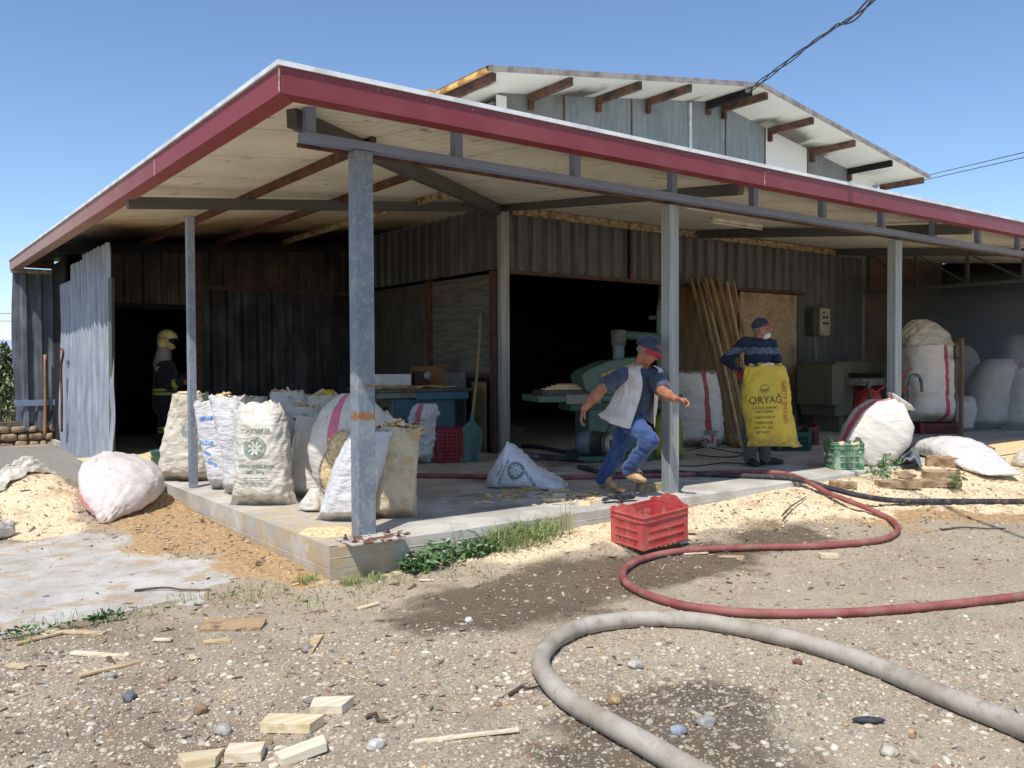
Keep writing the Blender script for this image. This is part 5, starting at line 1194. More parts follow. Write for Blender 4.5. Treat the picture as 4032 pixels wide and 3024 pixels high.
# ---------------- the man holding the yellow sack
D0 = 10.4
st = thing('person', 'person in navy patterned sweater and orange brimmed cap holding up a yellow sack', 'person', G(2978, 1828, SL))
GREYT = fabric('grey_trousers', (104, 104, 100), (80, 80, 78)); BOOT = simple('dark_shoe', (62, 56, 54), (40, 36, 36), 12, .7); GLV = fabric('red_knit_glove', (180, 62, 52), (146, 46, 42), st=.3); MASK = simple('white_mask', (232, 232, 226), (210, 210, 206), 20, .7)
SW = NB('navy_patterned_sweater', rough=.9); x, y, z = SW.xyz(); zb = PD(2990, 1385, 10.3).z; zt = PD(2990, 1372, 10.3).z+.03; q = SW.math('ADD', z, SW.math('MULTIPLY', SW.math('SINE', SW.math('MULTIPLY', x, 90)), .008))
band = SW.math('MULTIPLY', SW.math('GREATER_THAN', q, zb-.028), SW.math('LESS_THAN', q, zb+.052)); pat = SW.math('MULTIPLY', band, SW.ss(.35, .55, SW.math('ADD', SW.math('MULTIPLY', SW.math('SINE', SW.math('MULTIPLY', q, 420)), .3), SW.noise(60, 2))))
SW.col(SW.mix(pat, SW.mix(SW.noise(8, 4), lin((40, 50, 74)), lin((28, 34, 54))), lin((124, 130, 148)))); SW.bump(SW.noise(16, 4, dist=1), .5, .012); SW = SW.m
sR, eR, wR = J(2932, 1352, -.02), J(2856, 1418, .06), J(2906, 1458, -.22)
sL, eL, wL = J(3036, 1356, .06), J(3058, 1410, .02), J(3066, 1456, -.22)
pel, nk, hd = J(2978, 1530, .0), J(2990, 1338, .02), J(2999, 1296, .0)
hR, kR, aR = J(2952, 1545, 0), J(2950, 1680, -.03), J(2952, 1800, .02); hL, kL, aL = J(3004, 1545, .04), J(3008, 1680, .0), J(3012, 1800, .05)
Fh = (RT*.92-FW*.32+UP*.05).normalized(); Ft = (RT*.35-FW*.93).normalized()
b = MB(); P, M = head(b, hd, Fh, UP, .98); b.cap(J(2984, 1345, .03), hd-UP*.03-Fh*.01, .064, .058); b.cap(pel, J(2984, 1390, .02), .13, .15, flat=.75, up=FW); b.cap(sR, sL, .06, .06)
for p, q, r1, r2 in ((sR, eR, .05, .042), (eR, wR, .042, .03), (sL, eL, .05, .042), (eL, wL, .042, .03), (hR, kR, .085, .06), (kR, aR, .056, .04), (hL, kL, .085, .06), (kL, aL, .056, .04)): b.cap(p, q, r1, r2)
skin('body', b, SKIN, st, .0085, 4)
MB().ell(P(-.032, .084, .004), (.012, .006, .005), M, 10, 6).build('eye', EYE, st, True); MB().ell(P(.032, .084, .004), (.012, .006, .005), M, 10, 6).build('eye', EYE, st, True)
hm = MB(); hm.ell(P(.071, .02, .022), (.010, .022, .028), M, 12, 8); hm.ell(P(.05, -.06, -.008), (.024, .032, .034), M, 12, 8); hm.ell(P(0, -.082, -.005), (.05, .02, .036), M, 12, 8); skin('hair', hm, HAIR, st, .008, 2)
cm = MB(); cm.ell(P(0, -.02, .052), (.088, .106, .072), M, 24, 14); cm.cap(P(0, -.03, .08), P(0, .02, .082), .066, .06); cap2 = skin('cap', cm, CAPN, st, .009, 8)
bv = []; bf = []
for k in range(7):
    for j in range(nb+1):
        a = -1.15+2.3*j/nb; r = .096+.09*(k/6)*cos(a*.8)**.6; bv.append(P(sin(a)*.088*(1-.05*k/6), -.005+cos(a)*r, .054+.01*(k/6)-.016*(a/1.1)**2*(.4+k/6)))
for k in range(6):
    for j in range(nb): a = k*(nb+1)+j; bf.append((a, a+1, a+nb+2, a+nb+1))
o = mk('brim', bv, bf, CAPO, cap2, True); m_ = o.modifiers.new('t', 'SOLIDIFY'); m_.thickness = .006
mm = MB(); mm.ell(P(0, .052, -.088), (.058, .055, .036), M @ Rx(.5), 18, 10); mm.ell(P(0, .085, -.082), (.03, .02, .028), M); skin('chin_mask', mm, MASK, st, .007, 4)
MB().tube([P(.05, .05, -.07), P(.07, .02, -.03), P(.085, -.01, .0)], .0018, 4).build('mask_strap', MASK, st)
b = MB(); b.cap(pel+V((0, 0, .02)), J(2984, 1430, 0), .155, .165, flat=.78, up=FW); b.cap(J(2984, 1430, 0), J(2986, 1382, .01), .165, .165, flat=.78, up=FW); b.cap(sR, sL, .078, .078); b.cap(sR, eR, .072, .062); b.cap(eR, wR, .06, .045); b.cap(sL, eL, .072, .06); b.cap(eL, wL, .058, .045); b.cap(J(2984, 1352, .02), J(2986, 1344, .02), .085, .072)
skin('sweater', b, SW, st, .0095, 4, fold_fn(.009, 10, 8, (1, 1, 1.3)))
b = MB(); b.ell(pel-V((0, 0, .02)), (.17, .13, .12), Rz(-.9), 20, 12)
for p, q, r1, r2 in ((hR, kR, .1, .08), (kR, aR, .078, .075), (hL, kL, .1, .08), (kL, aL, .078, .075)): b.cap(p, q, r1, r2)
skin('trousers', b, GREYT, st, .01, 4, fold_fn(.01, 9, 2))
b = MB(); hand(b, wR, RT*.8-UP*.45, FW*.8+RT*.3, 1.35, .9, -1); b.cap(lerp(eR, wR, .85), wR, .046, .044); skin('glove', b, GLV, st, .0075, 2)
b = MB(); hand(b, wL, -RT*.3-UP*.8, FW*.7-RT*.5, 1.35, .9, 1); b.cap(lerp(eL, wL, .85), wL, .046, .044); skin('glove', b, GLV, st, .0075, 2)
for a_, tx in ((aR, V((-.15, -.25, 0))), (aL, V((.35, -.2, 0)))):
    b = MB(); sb = MB(); h_ = V((a_.x-tx.x*.15, a_.y-tx.y*.15, SL+.012)); d, s_, u_ = shoe(b, sb, h_, h_+tx.normalized()*.29, V((0, 0, 1)), .05, .1); sh = skin('shoe', b, BOOT, st, .008, 4); skin('sole', sb, BOOT, sh, .008, 2)
# yellow sack in his hands
YM = mat_sack('sack_bright_yellow', (216, 186, 62), (190, 160, 50), .35, wr=.35)
ybase = PD(3035, 1757, 10.02)
ys = sack('sack', 'bright yellow printed sack hanging from the gloved hands', ybase-V((0, 0, 0)), .56, .26, .93, YM, lean=(-.07, .03), prof=[(0, 1.02, .4), (.06, 1.0, .7), (.3, .95, 1), (.6, .98, 1), (.85, .94, .8), (1, .86, .6)], top='open', seed=51, wr=.012, group=None, exp_=2.2, bendy=lambda t: .05*(1-t)**4-.01)
mp = MB().cap(ybase+Rz(-.64) @ V((.26, 0, .02)), ybase+Rz(-.64) @ V((.36, 0, .0)), .04, .008); skin('tied_corner', mp, YM, ys, .008, 3)
scraps(ys, 'white offcuts poking over the rim of the yellow sack', 14, 77, .06, .9)
cc = V((ybase.x, ybase.y, ybase.z)); it = []
for tx, sz, ox, oy, b_, sx in (('ORYAĞ', .115, -.09, .52, .0018, .95), ('AYÇİÇEK TOHUMU', .034, -.10, .435, .0006, .9), ('YAĞI KÜSPESİ', .034, -.11, .39, .0006, .95), ('PAMUK YAĞI VE', .034, -.11, .325, .0006, .95), ('FABRİKALARI', .034, -.11, .265, .0006, .95), ('SAN. TİC. A.Ş.', .034, -.11, .21, .0006, .95), ('NET 50 KG', .034, -.12, .155, .0006, .95)):
    P_, F_ = text_polys(tx, sz, sx, b_); it.append((P_, F_, (ox, oy), .02))
it.append((*ring(.046, .052, 30), (-.10, .655), 0)); it.append((*ring(.018, .034, 20, pi, 2*pi), (-.10, .655), 0)); it.append(([(-.2, 0), (.06, 0), (.06, .005), (-.2, .005)], [(0, 1, 2, 3)], (0, .462), 0)); it.append(([(-.2, 0), (.06, 0), (.06, .004), (-.2, .004)], [(0, 1, 2, 3)], (0, .412), 0))
for q_ in it: decal('black_printing', ys, [q_], cc, TOCAM, (0, 0, 1), BLKI)
P_, F_ = text_polys('ORYAĞ KÜSPE', .075, 1.0, .002); decal('red_printing', ys, [(P_, F_, (.135, .50), pi/2+.04)], cc, TOCAM, (0, 0, 1), REDI)

# ---------------- firefighter in the dark doorway
D0 = 13.0
ff_ = thing('person', 'firefighter in pale yellow helmet and dark suit with yellow stripes in the burnt doorway', 'person', G(640, 1758, SL))
FSUIT = fabric('dark_fire_suit', (34, 36, 46), (24, 26, 34)); STRIPE = NB('reflective_yellow_stripe', rough=.5); STRIPE.col(STRIPE.mix(STRIPE.noise(9, 4), lin((190, 196, 100)), lin((160, 164, 84)))); STRIPE = STRIPE.m
HELM = simple('pale_yellow_helmet', (236, 226, 160), (206, 196, 132), 6, .4, bst=.05); NECKC = fabric('grey_neck_cloth', (170, 166, 170), (130, 128, 132), 6)
sR, eR, wR = J(632, 1455, -.12), J(668, 1520, -.2), J(722, 1500, -.22); sL, eL, wL = J(668, 1455, .14), J(700, 1500, .2), J(740, 1480, .2)
pel, hd = J(645, 1560, .0), J(662, 1340, 0); hR, kR, aR = J(640, 1575, -.08), J(652, 1660, -.1), J(640, 1735, -.1); hL, kL, aL = J(655, 1575, .1), J(668, 1660, .12), J(655, 1735, .15)
Fh = (RT*.95-FW*.2-UP*.12).normalized()
b = MB(); P, M = head(b, hd, Fh, UP, 1.0); b.cap(J(650, 1420, 0), hd, .07, .06); b.cap(pel, J(650, 1470, 0), .15, .17, flat=.85, up=RT); b.cap(sR, sL, .07, .07)
for p, q, r1, r2 in ((sR, eR, .055, .048), (eR, wR, .046, .034), (sL, eL, .055, .048), (eL, wL, .046, .034), (hR, kR, .09, .065), (kR, aR, .06, .05), (hL, kL, .09, .065), (kL, aL, .06, .05)): b.cap(p, q, r1, r2)
hand(b, wR, RT*.9-UP*.3, -FW*.2+UP*.3-RT*.1, 1.1, .7, 1); skin('body', b, SKIN, ff_, .009, 4)
b = MB(); b.cap(pel-V((0, 0, .12)), J(650, 1500, 0), .19, .2, flat=.85, up=RT); b.cap(J(650, 1500, 0), J(650, 1460, 0), .2, .19, flat=.85, up=RT); b.cap(sR, sL, .1, .1); b.cap(sR, eR, .088, .076); b.cap(eR, lerp(eR, wR, .9), .074, .06); b.cap(sL, eL, .088, .076); b.cap(eL, lerp(eL, wL, .9), .074, .06)
coat = skin('fire_coat', b, FSUIT, ff_, .012, 4, fold_fn(.01, 8, 1))
b = MB(); 
for p, q, r1, r2 in ((hR, kR, .12, .1), (kR, aR, .098, .09), (hL, kL, .12, .1), (kL, aL, .098, .09)): b.cap(p, q, r1, r2)
tr_ = skin('fire_trousers', b, FSUIT, ff_, .012, 4, fold_fn(.01, 8, 2))
def band_(o, p, ax, rad, w, name='reflective_stripe', par_=None):
    "strip wrapped round a garment"
    ax = V(ax).normalized(); a = V((0, 0, 1)) if abs(ax.z) < .8 else V((1, 0, 0)); u = ax.cross(a).normalized(); v_ = ax.cross(u); B = bvh(o); vv = []; ff = []; n = 40
    for k in (-1, 1):
        for j in range(n):
            t = 2*pi*j/n; d = u*cos(t)+v_*sin(t); h, *_ = B.ray_cast(p+ax*k*w/2+d*rad*2.2, -d, rad*2.2); vv.append((h+d*.006) if h else p+ax*k*w/2+d*rad)
    for j in range(n): ff.append((j, (j+1) % n, n+(j+1) % n, n+j))
    return mk(name, vv, ff, STRIPE, o, True)
for y in (1534, 1549): band_(coat, J(650, y, 0), (0, 0, 1), .22, .038)
band_(coat, lerp(eR, wR, .45), (wR-eR), .08, .06)
for y in (1684, 1698): band_(tr_, lerp(kR, aR, (y-1660)/75), (0, 0, 1), .1, .036); 
P_, F_ = text_polys('İTFAİYE', .085, 1, .002); decal('suit_lettering', coat, [(P_, F_, (0, 0), -.5)], J(612, 1436, -.1), -FW*.9-RT*.5, UP, PALEI, .008)
b = MB(); b.ell(P(0, -.015, .04), (.125, .155, .125), M, 26, 16); b.ell(P(0, -.055, -.045), (.12, .105, .12), M, 20, 12); b.ell(P(0, .06, -.095), (.09, .06, .035), M, 18, 10)
hl = skin('helmet', b, HELM, ff_, .01, 6); MB().ell(P(0, .095, .005), (.105, .075, .05), M, 18, 10).build('visor', EYE, hl, True)
MB().tube([P(-.127*cos(a)*1.0, -.015+.157*sin(a), .03) for a in [pi*2*i/30 for i in range(31)]], .006, 6).build('helmet_rim', NECKC, hl)
nc = MB(); nc.cap(P(0, -.04, -.13), J(638, 1425, 0), .1, .13); skin('neck_cloth', nc, NECKC, ff_, .012, 4, fold_fn(.014, 14, 6))
for a_ in (aR, aL):
    b = MB(); sb = MB(); h_ = V((a_.x, a_.y, SL+.012)); d, s_, u_ = shoe(b, sb, h_-RT*.06, h_+RT*.23, V((0, 0, 1)), .055, .12); sh = skin('boot', b, BOOT, ff_, .01, 4)
# ================================================================== CRATES, MACHINES, TOOLS, LITTER
def crate(name, label, c, yaw, L, Wd, H, mat, tilt=None, group='plastic fruit crates', rows=3, high=True):
    "plastic crate: c = centre of the base"
    R = Rz(yaw) @ (tilt or Matrix.Identity(3)); c = V(c); t = thing(name, label, 'crate', c, group); T = lambda p: c+R @ V(p)
    def put(m, nm, **kw):
        m.v = [T(p) for p in m.v]; return m.build(nm, mat, t, **kw)
    def side(ax, s, L_, off, hi):
        m = MB(); B = lambda a0, a1, z0, z1, th=.006, o=0: (m.bx(a0, a1, s*off-th*.5+s*o, s*off+th*.5+s*o, z0, z1) if ax == 'x' else m.bx(s*off-th*.5+s*o, s*off+th*.5+s*o, a0, a1, z0, z1))
        h = L_/2; top = H*.74
        # frame: corners, bands, slats
        for a in (-1, 1): B(min(a*h, a*(h-.05)), max(a*h, a*(h-.05)), .0, H, .007)
        zs = [.012+(top-.012)*i/rows for i in range(rows+1)]
        for z in zs: B(-h+.05, h-.05, z-.007, z+.007, .012, .003)
        B(-h+.05, h-.05, top+.007, H-.02*(not hi), .006); B(-h-.004, h+.004, H-.03, H-.022, .018, .004); B(-h-.004, h+.004, top+.006, top+.013, .016, .004)
        n = max(4, int((L_-.1)/.011)); 
        for r in range(rows):
            for i in range(n):
                a = -h+.05+(L_-.1)*(i+.5)/n; blk = abs(a) < L_*.1 and r == rows-1
                w = .0062 if blk else .0022
                if i % max(1, n//4) == 0: w = .006
                B(a-w, a+w, zs[r]+.007, zs[r+1]-.007, .005)
        if hi:
            for k in range(26):   # raised end with a hand hole
                a0 = -h+L_*k/26; q = abs((k+.5)/13-1); dz = .045*(1-sstep(.25, .75, q)) if high else .0
                if q > .35 or True: B(a0, a0+L_/26, H, H+dz+.004, .006) if dz > 0 else None
        return m
    for s in (-1, 1):
        put(side('x', s, L, Wd/2, False), 'side_wall'); put(side('y', s, Wd-.012, L/2, True), 'end_wall')
    m = MB()
    for i in range(9): a = -L/2+L*(i+.5)/9; m.bx(a-.012, a+.012, -Wd/2+.007, Wd/2-.007, .001, .007)
    for i in range(5): a = -Wd/2+Wd*(i+.5)/5; m.bx(-L/2+.007, L/2-.007, a-.012, a+.012, .0075, .012)
    put(m, 'base'); return t
def plastic(name, c, d=(170, 150, 130), dust=.25):
    n = NB(name, rough=.45); n.col(n.mix(n.math('MULTIPLY', n.ss(.4, .7, n.noise(8, 7, rough=.65)), dust), lin(c), lin(d))); n.bump(n.noise(40, 3), .1, .003); return n.m
PR = plastic('red_crate_plastic', (196, 82, 78), (206, 150, 136), .4); PG = plastic('green_crate_plastic', (66, 124, 88), (190, 196, 176), .8); PM = plastic('maroon_crate_plastic', (112, 34, 44), (120, 80, 80), .4); PGD = plastic('dark_green_crate_plastic', (30, 78, 58), (80, 100, 84), .4)
gzc = gh(2.5, -.6)
crate('crate', 'bright red plastic crate standing empty on the sawdust in front of the slab', (2.50, -.57, .075), 0, .50, .36, .285, PR, tilt=Rx(.06) @ Ry(-.07), high=True)
gc = V((6.60, .28, z0)); crate('crate', 'dusty green plastic crate full of wood blocks at the slab edge', gc, -.62, .34, .32, .31, PG)
m = MB(); mi = []; r = random.Random(3)
for i in range(46):
    b0 = len(m.f); m.box(gc+Rz(-.62) @ V((r.uniform(-.15, .15), r.uniform(-.12, .12), r.uniform(.05, .30))), (r.uniform(.06, .13), r.uniform(.03, .06), r.uniform(.015, .03)), Rz(r.uniform(0, 6)) @ Rx(r.uniform(-.6, .6)) @ Ry(r.uniform(-.7, .7))); mi += [r.choice((0, 2, 2))]*6
o = mk('wood_blocks', m.v, m.f, WOODP); o.data.polygons.foreach_set('material_index', mi); tag(o, 'pale sawn blocks filling the dusty green crate', 'wood scraps', kind='stuff')
q = G(3095, 1795, SL); crate('crate', 'dark green plastic crate on the floor behind the yellow sack', (7.9, 1.95, z0), -.5, .5, .34, .28, PGD); crate('crate', 'maroon plastic crate in the shade beside the dark green one', (8.75, 2.35, z0), -.5, .42, .34, .29, PM)
crate('crate', 'dull maroon crate squashed under the huge striped sack', (CT.x, CT.y, z0), -.6, .72, .55, .20, PM, high=False)
# overturned crate standing on its side, bottom towards us
cr = crate('crate', 'crimson crate tipped on its side with its base facing out', (3.42, 3.75, z0+.21), -.64, .42, .30, .30, plastic('crimson_crate_plastic', (140, 26, 36), (90, 20, 30), .4), tilt=Rx(-pi/2) @ Rz(pi/2))
cr.location = (3.30, 3.68, z0+.21)
MB().box(V((3.42, 3.75, z0+.21))+Rz(-.64) @ V((-.0, -.004, 0)), (.30*0+.285, .006, .40), Rz(-.64)).build('base_panel', bpy.data.materials['crimson_crate_plastic'], cr)
# ---- hoses
def hose_mat(name, c, c2, wv=140, bs=.25):
    n = NB(name, rough=.75); k = n.mix(n.ss(.38, .68, n.noise(5, 6)), lin(c), lin(c2)); k = n.mix(n.math('MULTIPLY', n.ss(.5, .66, n.noise(11, 8, rough=.7)), .55), k, lin((134, 114, 92))); n.col(k); n.bump(n.n('TexWave').outputs['Fac'], 0, .001)
    v = n.t.nodes['Wave Texture']; v.inputs['Scale'].default_value = wv; n.l(n.map(rot=(0, .5, .8)), v.inputs[0]); n.bump(v.outputs['Fac'], bs, .003); return n.m
def hose(name, label, pts, rad, mat, kinks=(), n=14, flat=1.):
    c = catmull(pts, 14); L = len(c); rr = []
    for i in range(L):
        k = 1+.02*noise.noise(V((i*.23, 0, 0)))
        for a, s in kinks: k *= 1-s*exp(-((i/14-a)/.10)**2)+s*.25*exp(-((i/14-a-.25)/.12)**2)
        rr.append(rad*k)
    o = MB().tube(c, rr, n, sq=flat).build(name, mat, None, True); return tag(o, label, 'hose')
REDH = hose_mat('red_fire_hose', (138, 72, 70), (160, 102, 94)); GRH = hose_mat('grey_canvas_hose', (180, 170, 156), (156, 144, 128), 190, .3); BLH = hose_mat('black_rubber_hose', (62, 62, 68), (46, 46, 50), 60, .5)
RH = [G(x, y, SL+.028) for x, y in ((1560, 1872), (1800, 1874), (1950, 1878), (2150, 1880), (2400, 1876), (2640, 1870), (2900, 1858), (3040, 1860), (3120, 1872))]
RH += [G(3190, 1902, .26), G(3255, 1938, .2)]+[GG(x, y, .03) for x, y in ((3340, 1972), (3430, 2008), (3505, 2045), (3535, 2085), (3495, 2118), (3400, 2135), (3200, 2150), (2950, 2156), (2700, 2168), (2560, 2192), (2475, 2228), (2452, 2262), (2472, 2302), (2560, 2346), (2700, 2385), (2900, 2410), (3150, 2416), (3400, 2408), (3700, 2383), (4040, 2345), (4400, 2300), (4900, 2250), (5600, 2230))]
hose('fire_hose', 'dark red fire hose snaking from the slab in an S over the dirt', RH, .026, REDH)
GHp = [GG(x, y, .045) for x, y in ((2900, 3120), (2710, 3026), (2565, 2943), (2394, 2848), (2235, 2753), (2145, 2658), (2130, 2588), (2181, 2523), (2281, 2473), (2416, 2446), (2588, 2436), (2778, 2448), (3032, 2497), (3258, 2556), (3484, 2638), (3710, 2737), (3936, 2828), (4150, 2915), (4500, 3040), (4900, 3160))]
hose('fire_hose', 'thick greyish canvas fire hose looping across the near gravel', GHp, .0455, GRH, kinks=((8.15, .14), (10.1, .17), (12.6, .03)), n=20)
BH = [G(x, y, SL+.03) for x, y in ((2280, 1838), (2420, 1866), (2600, 1858), (2760, 1866), (2950, 1874), (3080, 1880))]+[G(3160, 1892, .27), G(3260, 1920, .24), G(3394, 1953, .2)]+[GG(x, y, .03) for x, y in ((3529, 1971), (3755, 1974), (4008, 1974), (4400, 1972), (5000, 1985), (5800, 2010))]
hose('rubber_hose', 'ribbed black hose running beside the red one and off to the right', BH, .027, BLH)
BH2 = [G(x, y, SL+.035) for x, y in ((1985, 1790), (2060, 1798), (2130, 1800), (2260, 1808), (2330, 1850), (2280, 1838))]; hose('rubber_hose', 'thick black hose with steel coupling in front of the green machine', BH2[:4]+[G(2420, 1812, SL+.035)], .04, BLH)
MB().tube([BH2[1], BH2[2]], [.058, .05], 16).build('coupling', simple('dull_steel', (120, 122, 124), (80, 82, 84), 20, .4, .6), bpy.data.objects['rubber_hose.001'])
hose('rubber_hose', 'black hose coiled on the dark floor by the doorway threshold', [G(x, y, SL+.03) for x, y in ((1990, 1752), (2120, 1760), (2240, 1782), (2400, 1790))], .03, BLH)
CBM = simple('dark_wire', (44, 44, 46), bst=0)
for i, (pts, lb) in enumerate((([(2640, 1830), (2740, 1835), (2860, 1822), (3000, 1832)], 'thin dark flex crossing the shaded floor right of the middle post'), ([(2700, 1775), (2780, 1762), (2860, 1775), (2930, 1790), (2850, 1800), (2740, 1790)], 'loose loops of thin flex on the floor by the paint tub'))):
    o = MB().tube(catmull([G(x, y, SL+.008) for x, y in pts], 8), .007, 5).build('floor_wire', CBM, None, True); tag(o, lb, 'wire')
# ---- leaning boards
BW = [mat_wood('board_wood_'+str(i), c, d, 2, .7) for i, (c, d) in enumerate([((150, 122, 88), (112, 88, 62)), ((196, 172, 132), (160, 130, 92)), ((168, 138, 100), (128, 100, 70))])]
bl_ = [(2722, 1096, 2905, 1752, .10, 0, 'grey brown board, leftmost of those leaning on the board wall'), (2748, 1100, 2925, 1762, .07, 2, 'narrow board, second from the left in the leaning stack'), (2772, 1118, 2952, 1766, .06, 1, 'brightest yellow narrow board leaning in the left half of the stack'), (2802, 1102, 2980, 1762, .13, 2, 'wide board leaning in the middle of the stack, slightly bowed'), (2825, 1085, 3000, 1740, .10, 0, 'tallest board leaning behind the middle of the stack'),
       (2862, 1110, 3010, 1745, .07, 1, 'pale straight board in the right half of the leaning stack'), (2888, 1108, 3030, 1735, .09, 2, 'rightmost leaning board beside the chipboard door'), (2775, 1090, 2960, 1745, .08, 0, 'dark board hidden at the back of the leaning stack')]
for i, (xt, yt, xb, yb, w, mi_, lb) in enumerate(bl_):
    T_ = PY(xt, yt, 4.06-.03*(i % 3)); Bp = G(xb-30, yb, SL); T_ = PY(xt, yt, 4.0-.02*i); mid = lerp(Bp, T_, .5)+V((0, -.03, -.02*(i % 2))); m = MB(); c = catmull([Bp, mid, T_], 4)
    for a, b_ in zip(c, c[1:]): m.beam(a, b_+(b_-a)*.002, w, .022, up=V((.3, -1, .25)))
    o = m.build('board', BW[mi_]); tag(o, lb, 'board', 'boards leaning against the wall')
o = MB().beam(G(2850, 1738, SL+.03), G(3020, 1772, SL+.03), .12, .03).build('board', BW[1]); tag(o, 'pale plank lying flat on the floor at the foot of the leaning boards', 'board')
# ---- wall switch box and its wires
BOXM = simple('beige_switch_box', (176, 172, 150), (150, 146, 126), 6, .5); bxx = thing('switch_box', 'beige electric switch box on the ribbed wall right of the chipboard door', 'switch box', (11.77, 4.1, 2.1))
MB().bx(11.52, 11.68, 3.98, 4.12, 1.98, 2.5).build('side_box', simple('dark_olive_box', (78, 78, 68), bst=0), bxx, bevel=.005); MB().bx(11.70, 12.02, 3.96, 4.12, 1.99, 2.5).build('housing', BOXM, bxx, bevel=.008)
for i, (x, z) in enumerate(((11.80, 2.33), (11.90, 2.33), (11.80, 2.22), (11.90, 2.22), (11.80, 2.42))): MB().cyl((x, 3.935, z), (x, 3.965, z), .022, 12).build('button', EYE if i < 4 else GREYT, bxx)
o = MB().tube(catmull([V((11.66, 4.05, 1.98)), V((11.68, 4.0, 1.3)), V((11.72, 3.9, .7)), V((11.85, 3.6, .35)), V((12.0, 3.2, .275))], 10), .012, 6).build('wall_cable', simple('grey_flex', (150, 150, 146), bst=0), None, True); tag(o, 'pair of grey flexes hanging from the switch box to the floor', 'cable')
# ---- blue saw bench
BLU = mat_paint('teal_blue_paint', (56, 98, 116), (90, 84, 70), .68, .5, .5); GRP = mat_paint('worn_grey_paint', (128, 128, 116), (90, 80, 60), .6, .6, .5); IRON = simple('worn_cast_iron', (92, 86, 76), (60, 56, 52), 8, .5, .3)
sb_ = thing('saw_bench', 'teal blue panel saw bench with grey front and cluttered iron top', 'saw bench', (3.3, 4.6, z0)); Ry_ = Rz(-.12)
def at(p, o=V((3.36, 4.85, 0)), R=Ry_): return o+R @ V(p)
def obx(x0, x1, y0, y1, z0_, z1, o=V((3.36, 4.85, 0)), R=Ry_): m = MB(); m.box(at(((x0+x1)/2, (y0+y1)/2, (z0_+z1)/2), o, R), (x1-x0, y1-y0, z1-z0_), R); return m
obx(-.27, .62, -.3, .5, z0, 1.05).build('cabinet', BLU, sb_, bevel=.01); obx(-.29, -.271, -.28, .48, z0+.02, 1.05).build('front_panel', GRP, sb_, bevel=.004)
obx(-.62, .8, -.45, .62, 1.13, 1.17).build('table_top', IRON, sb_, bevel=.005); obx(-.55, -.0, -.40, .58, 1.05, 1.13).build('table_frame', GRP, sb_, bevel=.006); obx(.0, .78, -.41, .58, 1.02, 1.13).build('table_apron', BLU, sb_, bevel=.01)
for i in range(3): MB().cyl(at((-.555, -.2+.28*i, 1.09)), at((-.565, -.2+.28*i, 1.09)), .018, 10).build('bolt_head', IRON, sb_)
MB().cyl(at((-.30, .22, .86)), at((-.335, .22, .86)), .115, 22).build('hand_wheel', simple('brown_wheel', (98, 76, 62), bst=0), sb_)
for z in (.88, .72):
    f_ = obx(-.305, -.291, -.18, -.02, z-.07, z+.05).build('switch_plate', IRON, sb_, bevel=.003); MB().cyl(at((-.305, -.10, z)), at((-.345, -.10, z)), .03, 14).build('switch_knob', EYE, f_)
TT = 1.175
m = MB(); mi = []; r = random.Random(8)
for i in range(34): b0 = len(m.f); m.box(at((r.uniform(-.5, .65), r.uniform(-.35, .3), TT+r.uniform(.0, .03))), (r.uniform(.08, .4), r.uniform(.015, .05), .012), Ry_ @ Rz(r.uniform(-.6, .6)) @ Ry(r.uniform(-.08, .08))); mi += [r.choice((0, 1, 3, 3))]*6
o = mk('wood_strips', m.v, m.f, WOODP); o.data.polygons.foreach_set('material_index', mi); tag(o, 'thin strips littering the top of the teal saw bench', 'wood scraps', kind='stuff')
o = MB().box(at((-.05, .3, TT+.10)), (.52, .10, .17), Ry_ @ Rz(-.35)).build('foam_box', simple('white_foam', (206, 208, 212), (186, 186, 188), 6, .8), bevel=.012); tag(o, 'white foam block lying on the saw bench', 'foam block')
kb = thing('cardboard_box', 'small brown box with a cut window on the saw bench beside the foam block', 'box', at((.45, .3, TT))); obx(.22, .75, .28, .3, TT, TT+.29).build('back_panel', simple('brown_card', (132, 96, 62), (110, 80, 52), 5, .8), kb); obx(.24, .45, .16, .28, TT, TT+.22).build('dark_box', simple('dark_maroon_tin', (64, 36, 38), bst=0), kb, bevel=.01); MB().ell(at((.42, .14, TT+.16)), (.06, .05, .06)).build('lamp_globe', simple('grey_globe', (150, 150, 150), rough=.25, bst=0), kb, True)
# shovel
sv = thing('shovel', 'grain shovel with a blue green scoop and long wooden handle leaning in the recess corner', 'shovel', G(1865, 1800, SL)); hb_ = PY(1858, 1660, 3.95); ht = PX(1893, 1235, 4.38)
MB().tube(catmull([hb_, lerp(hb_, ht, .5)+V((.02, 0, 0)), ht], 6), .019, 10).build('handle', mat_wood('ash_handle', (158, 134, 100), (128, 104, 74), 2), sv, True)
TEAL = plastic('teal_scoop', (70, 116, 118), (120, 140, 136), .4); v = []; f = []; nU, nV = 14, 16; tp = PY(1858, 1650, 3.95); bt2 = G(1845, 1815, SL+.01); ax_ = (tp-bt2); L_ = ax_.length; ax_.normalize(); rt_ = RT
for i in range(nV+1):
    t = i/nV; w = .03+.15*sstep(0, .28, 1-t)*(1-.15*(1-t)) if t > .0 else .15
    w = interp(t, [(0, .12), (.5, .16), (.75, .14), (.92, .05), (1, .025)])
    for j in range(nU+1):
        a = j/nU*2-1; v.append(bt2+ax_*(t*L_)+rt_*(a*w)-FW*(.09*a*a*sstep(1, .6, t))+V((0, 0, 0)))
for i in range(nV):
    for j in range(nU): a = i*(nU+1)+j; f.append((a, a+1, a+nU+2, a+nU+1))
o = mk('scoop', v, f, TEAL, sv, True); o.modifiers.new('t', 'SOLIDIFY').thickness = .004; MB().cyl(tp-ax_*.05, tp+ax_*.08, .026, 12).build('socket', TEAL, sv)
